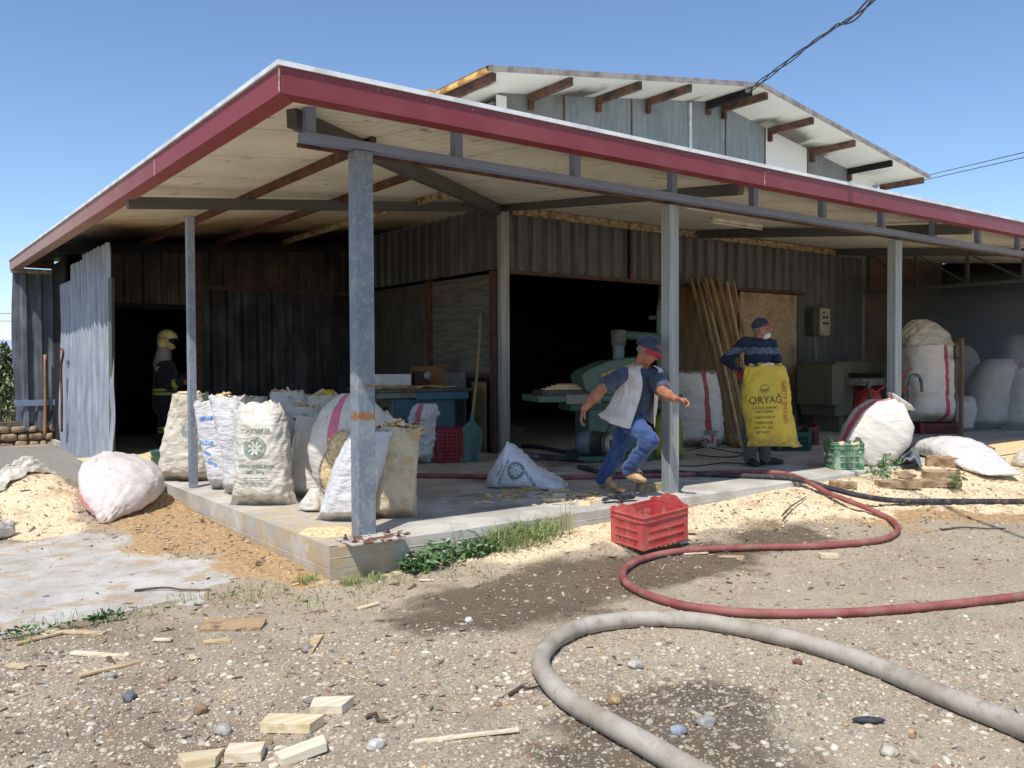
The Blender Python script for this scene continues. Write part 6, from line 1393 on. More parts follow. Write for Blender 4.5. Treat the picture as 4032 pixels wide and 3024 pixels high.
# ---- green spindle machine in front of the door
GRN = mat_paint('machine_green', (80, 102, 88), (80, 74, 60), .66, .5, .5); GRN2 = mat_paint('machine_green_dark', (62, 92, 80), (60, 56, 48), .64, .55, .5); MOT = mat_paint('motor_blue_grey', (92, 108, 118), (60, 60, 56), .62, .5, .5); YEM = mat_paint('machine_yellow', (180, 146, 50), (90, 80, 40), .6)
gm = thing('planer_machine', 'green woodworking planer with side motor and pulley standing in the workshop doorway', 'machine', G(2350, 1830, SL)); MO = V((5.0, 2.75, 0)); MR = Rz(-.40)
ob = lambda *a: obx(*a, o=MO, R=MR)
ob(-.32, .62, -.35, .35, z0, .36).build('foot', GRN2, gm, bevel=.02); ob(-.22, .55, -.28, .3, .36, .92).build('column', GRN, gm, bevel=.02); ob(-.9, 1.0, -.38, .42, 1.02, 1.10).build('table', GRN, gm, bevel=.012); ob(-.55, -.1, -.395, -.385, 1.0, 1.11).build('table_front', GRP, gm)
ob(-.45, .8, -.25, .3, .9, 1.02).build('underframe', GRN2, gm, bevel=.02); ob(-.8, .15, -.2, .25, 1.10, 1.16).build('feed_table', IRON, gm, bevel=.004)
hd_ = MB(); pr = [(-.25, 1.16), (-.3, 1.34), (-.24, 1.40), (.05, 1.52), (.5, 1.58), (.62, 1.2), (.62, 1.12), (-.2, 1.12)]
v = [MO+MR @ V((x, y, z)) for y in (-.24, .24) for x, z in pr]; n = len(pr); mk('hood', v, [tuple(range(n)), tuple(range(n, 2*n))[::-1]]+[(i, i+n, (i+1) % n+n, (i+1) % n) for i in range(n)], GRN, gm).modifiers.new('b', 'BEVEL').width = .012
v = [MO+MR @ V((x, y, z)) for y in (-.256, -.242) for x, z in ((-.05, 1.2), (-.05, 1.36), (.45, 1.52), (.5, 1.36), (.4, 1.2))]; mk('guard_plate', v, [(0, 1, 2, 3, 4), (9, 8, 7, 6, 5)]+[(i, (i+1) % 5, (i+1) % 5+5, i+5) for i in range(5)], YEM, gm)
mc = lambda x, y, z: MO+MR @ V((x, y, z))
MB().cyl(mc(.28, .0, 1.52), mc(.28, 0, 1.76), .075, 18).build('spindle_motor', MOT, gm); MB().cyl(mc(.28, 0, 1.72), mc(.28, 0, 1.92), .10, 18).build('motor_hood', IRON, gm)
MB().cyl(mc(.3, 0, 1.86), mc(.85, 0, 1.83), .055, 12).build('cross_arm', GRN2, gm); MB().cyl(mc(.85, 0, 1.2), mc(.85, 0, 2.18), .045, 14).build('pillar', GRN, gm); MB().cyl(mc(.7, 0, 2.08), mc(1.0, 0, 2.1), .028, 10).build('crank', IRON, gm); MB().lathe(mc(.85, 0, 2.18), [(.03, 0), (.045, .05), (.02, .12), (.005, .16)], 12).build('knob', IRON, gm)
M0 = PD(2330, 1745, 10.3); ma = (RT*.9-FW*.42).normalized(); 
MB().tube([M0-ma*.17, M0-ma*.13, M0-ma*.06, M0+ma*.02], [.10, .135, .145, .145], 22).build('side_motor', MOT, gm, True)
for i in range(7): MB().tube([M0+ma*(.025+.018*i), M0+ma*(.033+.018*i)], .15-.002*i, 22).build('cooling_fin', IRON, gm)
MB().tube([M0+ma*.16, M0+ma*.2], .13, 22).build('bearing_plate', IRON, gm); pu = MB().tube([M0+ma*.2-V((0, 0, .0)), M0+ma*.235], .105, 26).build('pulley', simple('light_grey_pulley', (176, 172, 160), (150, 146, 134), 9, .5), gm); MB().tube([M0+ma*.235, M0+ma*.25], .045, 16).build('hub', IRON, pu)
MB().box(M0-V((0, 0, .17)), (.34, .22, .04), Rz(-.6)).build('motor_bracket', GRN2, gm); u_ = V((0, 0, 1)); MB().tube([M0+ma*.225+RT*.10, M0+ma*.225+RT*.2+u_*.36], .011, 6).build('drive_belt', EYE, gm); MB().tube([M0+ma*.225-RT*.1, M0+ma*.225+RT*.08+u_*.4], .011, 6).build('drive_belt', EYE, gm)
for i in range(4): o = MB().box(mc(-.5+.05*i, -.05+.05*i, 1.175+.018*i), (.5-.06*i, .16, .016), MR @ Rz(.1*i)).build('sawn_strip', WOODP[i % 4]); tag(o, ['lowest wide pale strip on the feed table of the green planer', 'second strip up on the feed table of the green planer', 'third strip up on the feed table of the green planer', 'topmost short strip stacked on the green planer feed table'][i], 'wood strip', 'strips stacked on the planer')
# yellow cloth/sack glimpsed behind the legs, small tubs
o = sack('sack', 'yellow green sack half hidden behind the running man and the post', (5.75, 2.25, z0), .42, .34, .62, mat_sack('sack_dull_yellow', (150, 142, 60), (120, 110, 50), .5), top='none', prof=[(0, .9, .7), (.1, 1, 1), (.7, .9, .9), (1, .5, .5)], seed=61, group=None, NR=36, NS=44)
def tub(label, c, r, h, mat, lidmat=None, prt=None, handle=True, tilt=None, cat='tub'):
    t = thing('paint_tub' if cat == 'tub' else 'bucket', label, cat, c); R = tilt; MB().lathe(c, [(r*.86, 0), (r*.9, h*.1), (r, h*.97), (r*1.06, h*.97), (r*1.06, h), (r*.96, h), (r*.9, h*.9), (r*.8, .02)], 28, R).build('tub_body', mat, t, True)
    if handle: k = R or Matrix.Identity(3); MB().tube([V(c)+k @ V((cos(a)*r*1.07, -r*.55*sin(a), h*.9-r*.6*sin(a))) for a in [pi*i/16 for i in range(17)]], .004, 6).build('handle', simple('white_wire', (210, 210, 206), bst=0), t, True)
    if prt: MB().lathe(V(c)+(R or Matrix.Identity(3)) @ V((0, 0, h*.3)), [(r*.97, 0), (r*1.0, h*.42)], 28, R).build('label_band', prt, t, True)
    return t
WP = plastic('white_tub_plastic', (196, 194, 188), (160, 150, 140), .4); REDL = simple('red_white_label', (186, 60, 66), (214, 210, 206), 22, .5, lo=.48, hi=.52, bst=0)
tub('white paint tub with red and black label at the foot of the striped sack', tuple(G(2790, 1762, SL)), .13, .26, WP, prt=REDL); tub('dim speckled paint tub just inside the dark doorway', (5.15, 4.75, z0), .15, .3, plastic('dim_tub', (120, 112, 112), (80, 60, 64), .8))
tub('pale blue tub on the floor beside the middle post', tuple(G(2598, 1772, SL)), .1, .2, plastic('blue_tub', (120, 160, 190)))
tub('dark teal bucket with white handle among the sawdust by the burnt doorway', tuple(G(640, 1872, .2)), .13, .30, plastic('teal_bucket_plastic', (44, 104, 96), (120, 130, 110), .4), cat='bucket')
# ---- right bay machinery
OLV = mat_paint('olive_machine_paint', (96, 96, 80), (84, 66, 50), .6, .6, .6); bm_ = thing('bench_machine', 'olive green metal machine cabinet with tray in the shade left of the right post', 'machine', (11.7, 3.4, z0))
MB().bx(11.0, 13.2, 3.2, 3.9, .55, 1.5).build('cabinet', OLV, bm_, bevel=.01); MB().bx(10.75, 11.1, 3.1, 3.8, .75, 1.45).build('side_cabinet', OLV, bm_, bevel=.01); MB().bx(11.3, 12.6, 2.85, 3.3, 1.08, 1.2).build('tray', GRP, bm_, bevel=.008); MB().bx(11.4, 12.5, 3.18, 3.195, 1.22, 1.3).build('slot', EYE, bm_); MB().bx(11.2, 11.4, 3.25, 3.8, z0, .55).build('leg', OLV, bm_); MB().bx(12.8, 13.0, 3.25, 3.8, z0, .55).build('leg', OLV, bm_); MB().bx(11.55, 12.2, 3.0, 3.19, .5, 1.05).build('red_panel', PM, bm_)
ext = thing('fire_extinguisher', 'wheeled red fire extinguisher with black hose behind the sunlit sack', 'fire extinguisher', (9.3, 1.75, z0)); EC = PD(3420, 1640, 12.55); EC.z = 0
EXR = simple('extinguisher_red', (158, 40, 42), (130, 34, 36), 6, .35, bst=.05); MB().lathe((EC.x, EC.y, z0+.06), [(.02, 0), (.16, .01), (.185, .06), (.185, .62), (.15, .72), (.06, .77), (.04, .8)], 28).build('cylinder', EXR, ext, True); MB().lathe((EC.x, EC.y, z0+.3), [(.188, 0), (.188, .16)], 28).build('label_band', simple('white_label', (206, 206, 200), bst=0), ext, True)
P_, F_ = text_polys('YANGIN', .06, 1, .001); o = mk('label_lettering', [V((EC.x, EC.y, z0+.38))+Rz(-.64) @ V((.19*sin(x/.19), -.1935*cos(x/.19), y)) for x, y in P_], F_, EYE, ext)
MB().cyl((EC.x, EC.y, z0+.85), (EC.x, EC.y, z0+.97), .03, 12).build('valve', GREYT, ext); MB().cyl(V((EC.x, EC.y, z0+.93))-RT*.07, V((EC.x, EC.y, z0+.93))+RT*.08, .018, 8).build('valve_lever', GREYT, ext)
hp0 = V((EC.x, EC.y, z0+.9)); MB().tube(catmull([hp0-RT*.03, hp0-RT*.06-FW*.15-UP*.12, hp0-FW*.19-UP*.45, hp0+RT*.05-FW*.2-UP*.75], 8), .016, 8).build('short_hose', BLH, ext, True)
MB().tube(catmull([hp0+RT*.62-UP*.7, hp0+RT*.58-UP*.1, hp0+RT*.62+UP*.12, hp0+RT*.74+UP*.12, hp0+RT*.78-UP*.1], 8), .024, 8).build('delivery_hose', simple('grey_black_hose', (120, 118, 116), (60, 60, 62), 9, .6), ext, True)
for d_ in (0, .24): MB().cyl(hp0+RT*.08-UP*(.12+d_), hp0+RT*.62+UP*(.24-d_), .014, 8).build('cart_handle', EXR, ext)
# timber frame
tf = thing('timber_frame', 'bare upright timber frame standing beside the huge striped sack', 'frame', (12.1, 1.6, z0)); TWD = mat_wood('grey_timber', (126, 106, 86), (92, 76, 62), 2); A1 = G(3722, 1695, SL); B1 = G(3783, 1716, SL)
for a in (A1, B1, A1+V((.5, .35, 0)), B1+V((.5, .35, 0))): MB().bx(a.x-.03, a.x+.03, a.y-.03, a.y+.03, z0, 1.88).build('leg', TWD, tf)
for z in (1.85, 1.55): MB().beam((A1.x, A1.y, z), (B1.x, B1.y, z), .05, .05).build('rail', TWD, tf); MB().beam((A1.x+.5, A1.y+.35, z), (B1.x+.5, B1.y+.35, z), .05, .05).build('rail', TWD, tf); MB().beam((B1.x, B1.y, z), (B1.x+.5, B1.y+.35, z), .05, .05).build('rail', TWD, tf)
# ---- tools hanging at the left
o = MB().tube(catmull([PY(177, 1720, 10.82), PY(178, 1560, 10.84), PY(177, 1396, 10.86)], 4), .026, 10).build('wooden_pole', mat_wood('worn_handle', (168, 128, 86), (120, 88, 58), 2), None, True); tag(o, 'short wooden pole standing behind the rail of the dark end wall', 'pole')
o = MB().tube(catmull([PX(243, 1700, -.12), PX(243, 1560, -.12), PX(240, 1450, -.12), PX(248, 1400, -.12), PX(247, 1378, -.12), PX(238, 1374, -.12)], 6), .018, 8).build('iron_hook', RUST, None, True); tag(o, 'rusty hooked iron rod hanging between the dark wall and the side sheet', 'hook')
o = MB().tube([GG(-120, 1915, .1), GG(62, 1870, .1)], .09, 16).build('log', mat_wood('bark_log', (124, 98, 70), (86, 66, 48), 0, .6), None, True); tag(o, 'short brown log lying at the far left edge on the grey gravel', 'log')
for i, (x, y, s_, lb) in enumerate(((298, 1814, .16, 'brown bark chunk near the foot of the galvanised sheet'), (310, 1826, .22, 'flat brown slab of bark on the grey gravel by the sheet'))):
    q = GG(x, y); o = MB().ell(q+V((0, 0, .02)), (s_*.6, s_*.3, .03), Rz(-.5), 14, 8).build('bark_piece', BW[0], None, True); tag(o, lb, 'bark')
# shadow-casting car / awning outside the frame is unseen; litter on the slab
def plank(label, c, L, w, h, yaw, mat, rx=0, ry=0, name='wood_offcut', cat='offcut', group=None, cut=0.):
    m = MB(); R = Rz(yaw) @ Rx(rx) @ Ry(ry); c = V(c); k = len(m.v); m.box(c+V((0, 0, h/2)), (L, w, h), R)
    if cut:
        for i in range(4, 8): p = m.v[k+i]; d = (R.transposed() @ (p-c)); m.v[k+i] = p+R @ V((cut*(1 if d.y > 0 else -1), 0, 0))
    o = m.build(name, mat, bevel=.0015); return tag(o, label, cat, group)
PW = [mat_wood('fresh_pine_'+str(i), c, d, 0, .8) for i, (c, d) in enumerate([((226, 210, 176), (202, 178, 134)), ((208, 188, 150), (176, 148, 106)), ((226, 214, 190), (204, 182, 146))])]
def GP_(x, y): q = GG(x, y); q.z = gh(q.x, q.y)+.004; return q
plank('thick pale block, topmost right of the four in the near left gravel', GP_(1300, 2798), .155, .10, .04, .05-.64, PW[2], .02, .0, cut=.02, group='fresh pine blocks in the near gravel')
plank('long pale block with chipped end, left of the centre in the near gravel', GP_(1145, 2872), .22, .10, .042, -.72, PW[0], cut=.015, group='fresh pine blocks in the near gravel')
plank('small pale block at the bottom, between the cut off one and the narrow one', GP_(965, 2985), .135, .09, .04, -.55, PW[2], group='fresh pine blocks in the near gravel')
plank('wedge shaped block cut by the bottom left edge of the picture', GP_(790, 3010), .14, .13, .035, -.1, PW[0], -.15, .1, cut=.03, group='fresh pine blocks in the near gravel')
plank('narrow pale block tilted on stones, lowest right of the group', GP_(1190, 2980), .19, .075, .035, -.0, PW[2], 0, -.08, cut=.01, group='fresh pine blocks in the near gravel')
pb = GP_(920, 2470); KN = NB('knotty_plank', rough=.8); KN.col(KN.mix(KN.ss(.52, .68, KN.noise(7, 6, KN.map(scale=(1, 2.5, 1)))), KN.mix(KN.noise(3, 6, KN.map(scale=(2, 20, 2), rot=(0, 0, .6)), dist=1), lin((190, 164, 126)), lin((136, 106, 76))), lin((74, 52, 38)))); KN.bump(KN.noise(30, 5), .4, .004)
plank('scorched knotty plank end lying in the dirt left of centre', pb, .34, .15, .018, -.62, KN.m, .16, .02)
for x, y, L, w, yaw, mi_, lb in ((1238, 2540, .26, .045, .95, 1, 'tan flat slat lying upright beside a grey stone'), (1450, 2392, .16, .03, .15, 0, 'small orange tan slat left of the dark wet patch'), (1840, 2905, .42, .022, -.45, 2, 'long thin pale slat in the gravel left of the grey hose'), (435, 2640, .3, .03, .2, 1, 'thin tan lath slanting across the dirt at the left'), (2880, 2196, .2, .03, -.55, 1, 'brown slat inside the loop of the red hose'), (2740, 2185, .2, .015, -.5, 0, 'thin curved pale sliver just under the red hose'),
                                 (3262, 2198, .14, .07, -.6, 2, 'pale block on the dirt right of the red hose loop'), (390, 2583, .3, .04, -.75, 2, 'greyish narrow slat at the left among bark bits'), (300, 2495, .34, .045, -.75, 1, 'grey tan slat beside the weeds near the concrete edge'), (160, 2520, .26, .02, .3, 1, 'curved bark strip near the left concrete edge'), (70, 2628, .12, .05, -.9, 1, 'grey block end at the far left edge of the dirt'), (855, 2530, .14, .05, -.3, 1, 'weathered grey block below the scorched plank'), (640, 2527, .10, .025, -.7, 2, 'little grey stick left of the scorched plank'),
                                 (2700, 2088, .16, .07, -.4, 2, 'pale chip block half buried in sawdust right of the red crate'), (1680, 2290, .1, .018, -.55, 2, 'white splinter on the sawdust under the bindweed'), (2690, 2142, .1, .06, -.3, 2, 'flat pale block touching the right foot of the red crate')):
    plank(lb, GP_(x, y), L, w, .012+.02*(w > .06), yaw, PW[mi_], random.uniform(-.06, .06), random.uniform(-.05, .05), name='wood_strip', cat='wood strip')
for x, y, L, w, h, yaw, mi_, lb in ((2178, 1973, .20, .07, .03, -.60, 0, 'pair board of sawn wood on the sunny slab edge'), (2202, 1955, .12, .06, .03, -.62, 2, 'short block set on the sunlit slab behind the pair board'), (2200, 1935, .2, .05, .03, -.6, 1, 'shaded long offcut beside the spilled kindling'), (2300, 1990, .10, .09, .035, -.7, 2, 'square block overhanging the chipped slab edge'), (2020, 1940, .24, .09, .035, -.6, 3, 'grey offcut in the shade under the slumped sugar sack, left one'), (2090, 1930, .2, .10, .05, -.55, 3, 'thicker grey offcut in the shade under the slumped sugar sack, right one'), (2475, 1950, .06, .04, .03, -.5, 0, 'tiny yellow block between the black glove and the timber')):
    plank(lb, G(x, y, z0), L, w, h, yaw, WOODP[mi_])
plank('rough grey timber block lying against the foot of the middle post', G(2575, 1932, z0), .34, .10, .075, -.30, simple('rough_grey_timber', (178, 160, 130), (140, 120, 92), 14, .85, bst=.6))
# black glove
gl = MB(); g0 = G(2425, 1972, z0+.02); hand(gl, g0+V((.10, .02, .025)), V((-.85, .25, 0)), V((0, 0, -1)), 1.2, .18, 1); gl.cap(g0+V((.10, .02, .025)), g0+V((.19, -.01, .04)), .035, .042); v, f = remesh(gl, .007, 3); o = mk('work_glove', v, f, simple('black_rubber_glove', (36, 38, 44), (110, 112, 114), 24, .45, lo=.55, hi=.7), None, True); tag(o, 'dusty black work glove lying on the slab edge under the runner', 'glove')
# rubble at the right slab end
RGT = simple('weathered_wood_chunk', (168, 142, 110), (112, 88, 64), 9, .85, bst=.6); 
def chunk(lb, px, py, L, w, h, yaw, zz=None, rx=.1, mat=RGT): 
    q = GG(px, py); z = gh(q.x, q.y) if zz is None else zz; m = MB(); m.box((q.x, q.y, z+h/2), (L, w, h), Rz(yaw) @ Rx(rx)); bm = bmesh.new(); me = bpy.data.meshes.new('wood_chunk'); me.from_pydata([tuple(p) for p in m.v], [], m.f); bm.from_mesh(me); bmesh.ops.subdivide_edges(bm, edges=bm.edges, cuts=5, use_grid_fill=True)
    for p in bm.verts: p.co += V((noise.noise(p.co*14), noise.noise(p.co*14+V((9, 0, 0))), noise.noise(p.co*14+V((0, 9, 0)))))*.016
    bm.to_mesh(me); bm.free(); me.materials.append(mat); o = bpy.data.objects.new('wood_chunk', me); COL.objects.link(o); tag(o, lb, 'wood chunk', 'weathered wood chunks by the right post')
chunk('large mottled timber chunk lying against the flat white sack', 3720, 1838, .42, .15, .12, -.95); chunk('dark knotty timber chunk in front of the mottled one', 3705, 1885, .38, .14, .09, -.95); chunk('tilted grey board piece in front of the small plant', 3570, 1880, .26, .11, .03, .1, None, .5); chunk('long grey plank lying flat under the small plant', 3540, 1918, .46, .12, .07, -.62); chunk('square brown stump on the slab edge at the post foot', 3485, 1818, .15, .14, .12, -.5)
chunk('angular brown block on the sunny slab beyond the flat sack', 3860, 1790, .3, .16, .1, -.5); chunk('low squared offcut beside the black hose', 3320, 1922, .26, .10, .06, -.6); chunk('broken grey slab of bark right of the small plant', 3680, 1905, .5, .2, .05, -.6); chunk('pale cut timber behind the angular brown block', 3815, 1768, .3, .12, .06, -.5)
m = MB(); v = []; f = []
for i in range(25):
    for j in range(13):
        t = i/24; a = j/12-.5; x, y = 3440+150*t+25*sin(t*3), 1780+55*t-30*sin(t*pi); q = G(x, y, z0+.02); v.append(q+V((.1*a, -.32*a*(1-.4*t), .10*abs(sin(t*5+a*3))+.05*noise.noise(V((t*6, a*4, 0))))))
for i in range(24):
    for j in range(12): k = i*13+j; f.append((k, k+13, k+14, k+1))
o = mk('rubber_scrap', v, f, simple('grey_rubber', (120, 126, 130), (86, 92, 98), 6, .5), None, True); o.modifiers.new('t', 'SOLIDIFY').thickness = .008; tag(o, 'curled grey rubber sheet on the slab right of the right post', 'rubber sheet')
q = GG(3932, 1815); o = MB().ell(q+V((0, 0, .03)), (.09, .035, .025), Rz(-.7) @ Ry(.2), 14, 8).build('black_rag', EYE, None, True); tag(o, 'small scrap of black plastic on the sawdust at the right', 'scrap')
# big stones
for x, y, r_, c_, lb in ((1210, 2565, .042, (150, 146, 136), 'angular grey stone touching the tan slat'), (1225, 2768, .036, (140, 130, 120), 'round taupe stone left of the pale blocks'), (790, 2805, .045, (150, 124, 96), 'brown lumpy stone in the left gravel'), (510, 2755, .045, (104, 106, 108), 'flat dark slate pebble in the left gravel'), (875, 2885, .05, (176, 170, 160), 'flat pale grey stone at the lower left'), (1480, 2945, .045, (206, 204, 196), 'rounded white stone below the centre left'), (430, 2672, .036, (160, 156, 146), 'squarish grey stone by the tan lath'),
                         (2500, 2630, .042, (190, 184, 172), 'round pale stone inside the grey hose loop'), (2420, 2770, .042, (176, 146, 106), 'ochre stone inside the grey hose loop'), (2780, 2855, .05, (156, 152, 144), 'large angular grey stone on the dark wet gravel'), (3140, 2615, .03, (130, 84, 80), 'small reddish round stone right of the grey hose'), (3500, 2970, .05, (190, 180, 160), 'rounded tan stone near the bottom right'), (2670, 2890, .04, (150, 158, 166), 'bluish pebble on the wet gravel'), (1845, 2450, .035, (226, 224, 218), 'bright white round stone on the dark wet patch')):
    q = GP_(x, y); bm = bmesh.new(); bmesh.ops.create_icosphere(bm, subdivisions=3, radius=1); rs_ = x*.01
    for p in bm.verts: d = 1+.3*noise.noise(p.co*1.2+V((rs_, 0, 0)))+.07*noise.noise(p.co*4+V((rs_, 3, 0))); p.co = V((p.co.x*r_*.9*d, p.co.y*r_*.68*d, p.co.z*r_*.5*d))
    me = bpy.data.meshes.new('stone'); bm.to_mesh(me); bm.free(); me.polygons.foreach_set('use_smooth', [True]*len(me.polygons)); me.materials.append(simple('stone_'+str(x), c_, tuple(v*.8 for v in c_), 30, .85, bst=.5)); o = bpy.data.objects.new('stone', me); COL.objects.link(o); o.location = q+V((0, 0, r_*.2)); o.rotation_euler = (0, 0, x); tag(o, lb, 'stone', 'larger stones in the gravel')
q = PD(3400, 2845, 3.6); q = GP_(3420, 2850); o = MB().ell(q+V((0, 0, .012)), (.07, .018, .014), Rz(-.7), 14, 8).build('burnt_stick', simple('charred_stick', (70, 72, 78), (46, 46, 50), 20, .8), None, True); tag(o, 'charred bluish stick fragment on the gravel right of the hose', 'stick')
# ---- plants
LG = NB('bindweed_leaf', rough=.5); LG.col(LG.mix(LG.noise(9, 3), lin((62, 98, 50)), lin((104, 134, 80)))); LG.b.inputs['Transmission Weight'].default_value = .0; LG = LG.m; GG2 = NB('grass_blade', rough=.6); GG2.col(GG2.mix(GG2.noise(14, 3), lin((104, 134, 66)), lin((168, 172, 112)))); GG2 = GG2.m
FLW = simple('white_flower', (232, 228, 214), bst=0); STM = simple('plant_stem', (120, 140, 80), (150, 130, 90), 12, bst=0)
def leafy(label, boxes, n, seed, L0=.05, flowers=0, name='bindweed_plant'):
    r = random.Random(seed); c0 = V(boxes[0][0]); t = thing(name, label, 'plant', c0); m = MB(); sm_ = MB(); fl_ = MB(); 
    for i in range(n):
        (c, rx, ry, h) = boxes[r.randrange(len(boxes))]; a = r.uniform(0, 6.3); q = sqrt(r.random()); x = c[0]+cos(a)*rx*q; y = min(c[1]+sin(a)*ry*q, -.012); z = max(gh(x, y), c[2])+r.random()*h*(1-.5*q); p = V((x, y, z))
        if i % 5 == 0: sm_.tube([V((x+r.uniform(-.05, .05), min(-.01, y), gh(x, y)-.01)), p], .0018, 4, False)
        L = L0*r.uniform(.6, 1.25); d = V((r.gauss(0, 1), r.gauss(-.5, 1), r.gauss(.1, .6))).normalized(); nrm = V((r.gauss(0, .5), r.gauss(-.5, .5), 1)).normalized(); s_ = d.cross(nrm).normalized(); up_ = s_.cross(d)
        m.add([p, p-d*L*.22+s_*L*.42, p+d*L*.35+s_*L*.24+up_*.006, p+d*L, p+d*L*.35-s_*L*.24+up_*.006, p-d*L*.22-s_*L*.42, p+d*L*.3-up_*.004], [(0, 1, 2, 6), (6, 2, 3), (6, 3, 4), (0, 6, 4, 5)])
        if flowers and r.random() < flowers: fl_.lathe(p+up_*.02, [(.002, 0), (.006, .008), (.014, .012)], 7)
    o = m.build('foliage', LG, t, False); o['kind'] = 'stuff'; sm_.build('stem', STM, t)['kind'] = 'stuff'
    if fl_.v: fl_.build('flowers', FLW, t)['kind'] = 'stuff'
    return t
b0 = V((.72, -.10, .02)); leafy('dense green bindweed with small white flowers climbing the front of the slab', [((.70, -.10, .03), .2, .11, .2), ((.62, -.12, .02), .14, .1, .12), ((.95, -.09, .05), .2, .09, .17), ((1.2, -.09, .07), .18, .08, .1)], 400, 3, .055, .09)
def grass(label, spots, n, h, seed, mat=GG2, lean=.5, name='grass_tuft', w=.0028):
    r = random.Random(seed); m = MB()
    for i in range(n):
        cx, cy, rad = spots[r.randrange(len(spots))]; a = r.uniform(0, 6.3); q = sqrt(r.random())*rad; x = cx+cos(a)*q; y = cy+sin(a)*q
        if y > -.01 and x > -.01: y = -.012
        z = gh(x, y)-.005; H = h*r.uniform(.45, 1.15); b = r.uniform(0, 6.3); l_ = lean*r.uniform(.2, 1.2)*H; d = V((cos(b)*l_, min(sin(b)*l_, 0 if y > -.03 else 9), 0)); s_ = V((-sin(b), cos(b), 0))*w*r.uniform(.7, 1.3); p0 = V((x, y, z)); p1 = p0+V((0, 0, H*.55))+d*.3; p2 = p0+V((0, 0, H*(.9-.25*l_/H)))+d
        m.add([p0-s_, p0+s_, p1+s_*.8, p1-s_*.8, p2], [(0, 1, 2, 3), (3, 2, 4)])
    o = m.build(name, mat); return tag(o, label, 'grass', kind='stuff')
grass('tall tangled green grass against the slab right of the bindweed', [(1.42, -.1, .14), (1.6, -.1, .16), (1.8, -.09, .14), (1.3, -.08, .1)], 420, .27, 3, lean=1.3, w=.0035); grass('few long bleached stems rising over the slab edge', [(1.05, -.06, .08), (2.0, -.06, .1)], 26, .34, 4, lean=.35)
P0 = GP_(1240, 2300); grass('short bright grass tufts at the outer corner of the slab', [(P0.x-.05, P0.y, .07), (.25, -.08, .1), (.1, -.1, .06)], 320, .085, 5, lean=1.1, w=.002)
sp = []
for x, y in ((60, 2530), (180, 2480), (250, 2455), (440, 2440), (600, 2400), (745, 2370), (820, 2365), (960, 2350), (1050, 2330), (1230, 2370), (1430, 2340), (1520, 2290), (1740, 2270), (1900, 2260)): q = GG(x, y); sp.append((q.x, q.y, .2 if x < 500 else .14))
grass('sparse weeds along the border of concrete, dirt and sawdust', sp, 430, .08, 6, w=.0022, lean=1.2)
DRY = simple('dry_grass_blade', (176, 158, 112), (140, 116, 78), 9, bst=0); grass('dry straw stubble in the dirt near the slab corner', [(a, b, .3) for a, b, c in sp[6:]], 420, .05, 8, DRY)
leafy('low dark weed at the left border of the concrete', [((*GG(395, 2440)[:2], .02), .12, .08, .06), ((*GG(60, 2510)[:2], .02), .3, .1, .05)], 150, 9, .03, 0, 'ground_weed')
q = GG(3470, 1880); leafy('small leafy plant growing in the sawdust in front of the right post', [((q.x, q.y, .24), .18, .12, .16), ((q.x+.22, q.y+.05, .3), .16, .1, .18)], 110, 11, .055, 0, 'young_plant'); q = GG(3770, 1930); leafy('thin sprig in the sawdust near the right edge', [((q.x, q.y, .2), .1, .08, .22)], 34, 13, .05, 0, 'young_plant')
TW = simple('twig_bark', (96, 74, 56), (70, 54, 44), 12, bst=0)
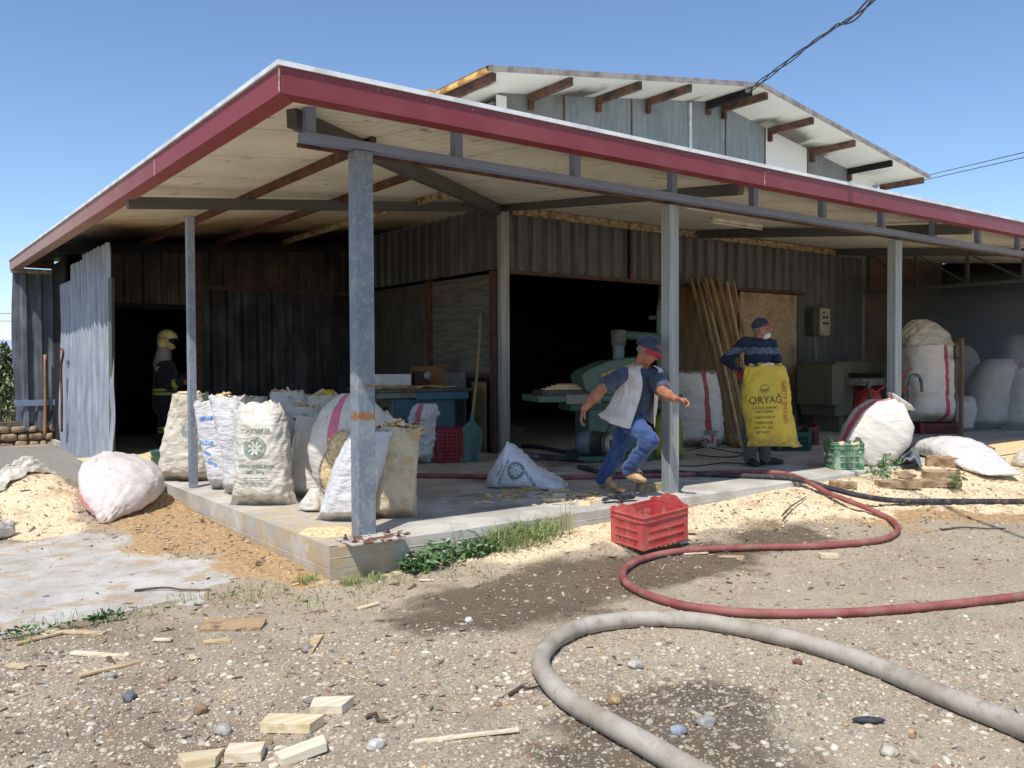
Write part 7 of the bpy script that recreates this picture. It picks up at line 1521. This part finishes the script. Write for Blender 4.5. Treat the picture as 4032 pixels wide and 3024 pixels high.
for x, y, x2, y2, lb in ((3710, 2085, 3960, 2080, 'dark dry vine lying on the dirt at the right'), (530, 2325, 830, 2322, 'long thin twig with a tan end on the old concrete'), (3080, 2030, 3175, 1955, 'thin brown twig poking from the sawdust'), (2005, 2735, 2130, 2700, 'shaggy brown root by the bend of the grey hose'), (1440, 2825, 1530, 2835, 'thin dark stick beside the topmost pale block')):
    a, b_ = GG(x, y, .01), GG(x2, y2, .012); c = catmull([a, lerp(a, b_, .35)+V((.02, .02, .01)), lerp(a, b_, .7)+V((-.02, .0, .004)), b_], 6); o = MB().tube(c, [.009*(1-.5*i/len(c)) for i in range(len(c))], 6).build('twig', TW, None, True); tag(o, lb, 'twig')
# sawdust drifts on the slab
def drift(label, c, sx, sy, h, base, seed, mat=SAWM):
    m = MB(); n = 30
    for i in range(n+1):
        for j in range(n+1):
            a, b_ = i/n*2-1, j/n*2-1; r2 = a*a+b_*b_; e = max(0, 1-r2*(1+.5*noise.noise(V((a*2+seed, b_*2, 0))))); x, y = c[0]+a*sx, c[1]+b_*sy; m.v.append(V((x, y, base(x, y)+h*e**1.3*(1+.35*noise.noise(V((x*9, y*9, seed))))-.006)))
    for i in range(n):
        for j in range(n): q = i*(n+1)+j; m.f.append((q, q+n+1, q+n+2, q+1))
    o = m.build('sawdust_drift', mat, None, True); return tag(o, label, 'sawdust', kind='stuff')
fz_ = lambda x, y: SL
drift('sawdust heaped in the burnt doorway and round the teal bucket', (.5, 5.9, 0), .75, 1.5, .12, fz_, 1); drift('pile of sawdust by the side step', (-.1, 5.0, 0), .35, .8, .16, lambda x, y: .17, 2); drift('small spill of sawdust at the foot of the white sack by the corner post', (.22, .5, 0), .22, .25, .03, fz_, 3); drift('thin sawdust spread on the sunny end of the slab at the right', (11.2, .3, 0), 1.8, .5, .03, fz_, 4); drift('sawdust swept along the recess wall under the shovel', (3.9, 4.6, 0), .5, .7, .05, fz_, 5)
# thin smoke hanging in the right hand bay
sm = MB().bx(12.15, 16.5, .75, 4.1, .27, 3.1).build('smoke', bpy.data.materials.new('smoke')); sm['kind'] = 'stuff'; sm['label'] = 'thin grey smoke drifting in the right hand bay'
mm = sm.data.materials[0]; mm.use_nodes = True; nt_ = mm.node_tree; nt_.nodes.clear(); ou = nt_.nodes.new('ShaderNodeOutputMaterial'); pv = nt_.nodes.new('ShaderNodeVolumePrincipled'); pv.inputs['Density'].default_value = .22; pv.inputs['Color'].default_value = (.9, .86, .8, 1); nt_.links.new(pv.outputs[0], ou.inputs['Volume'])
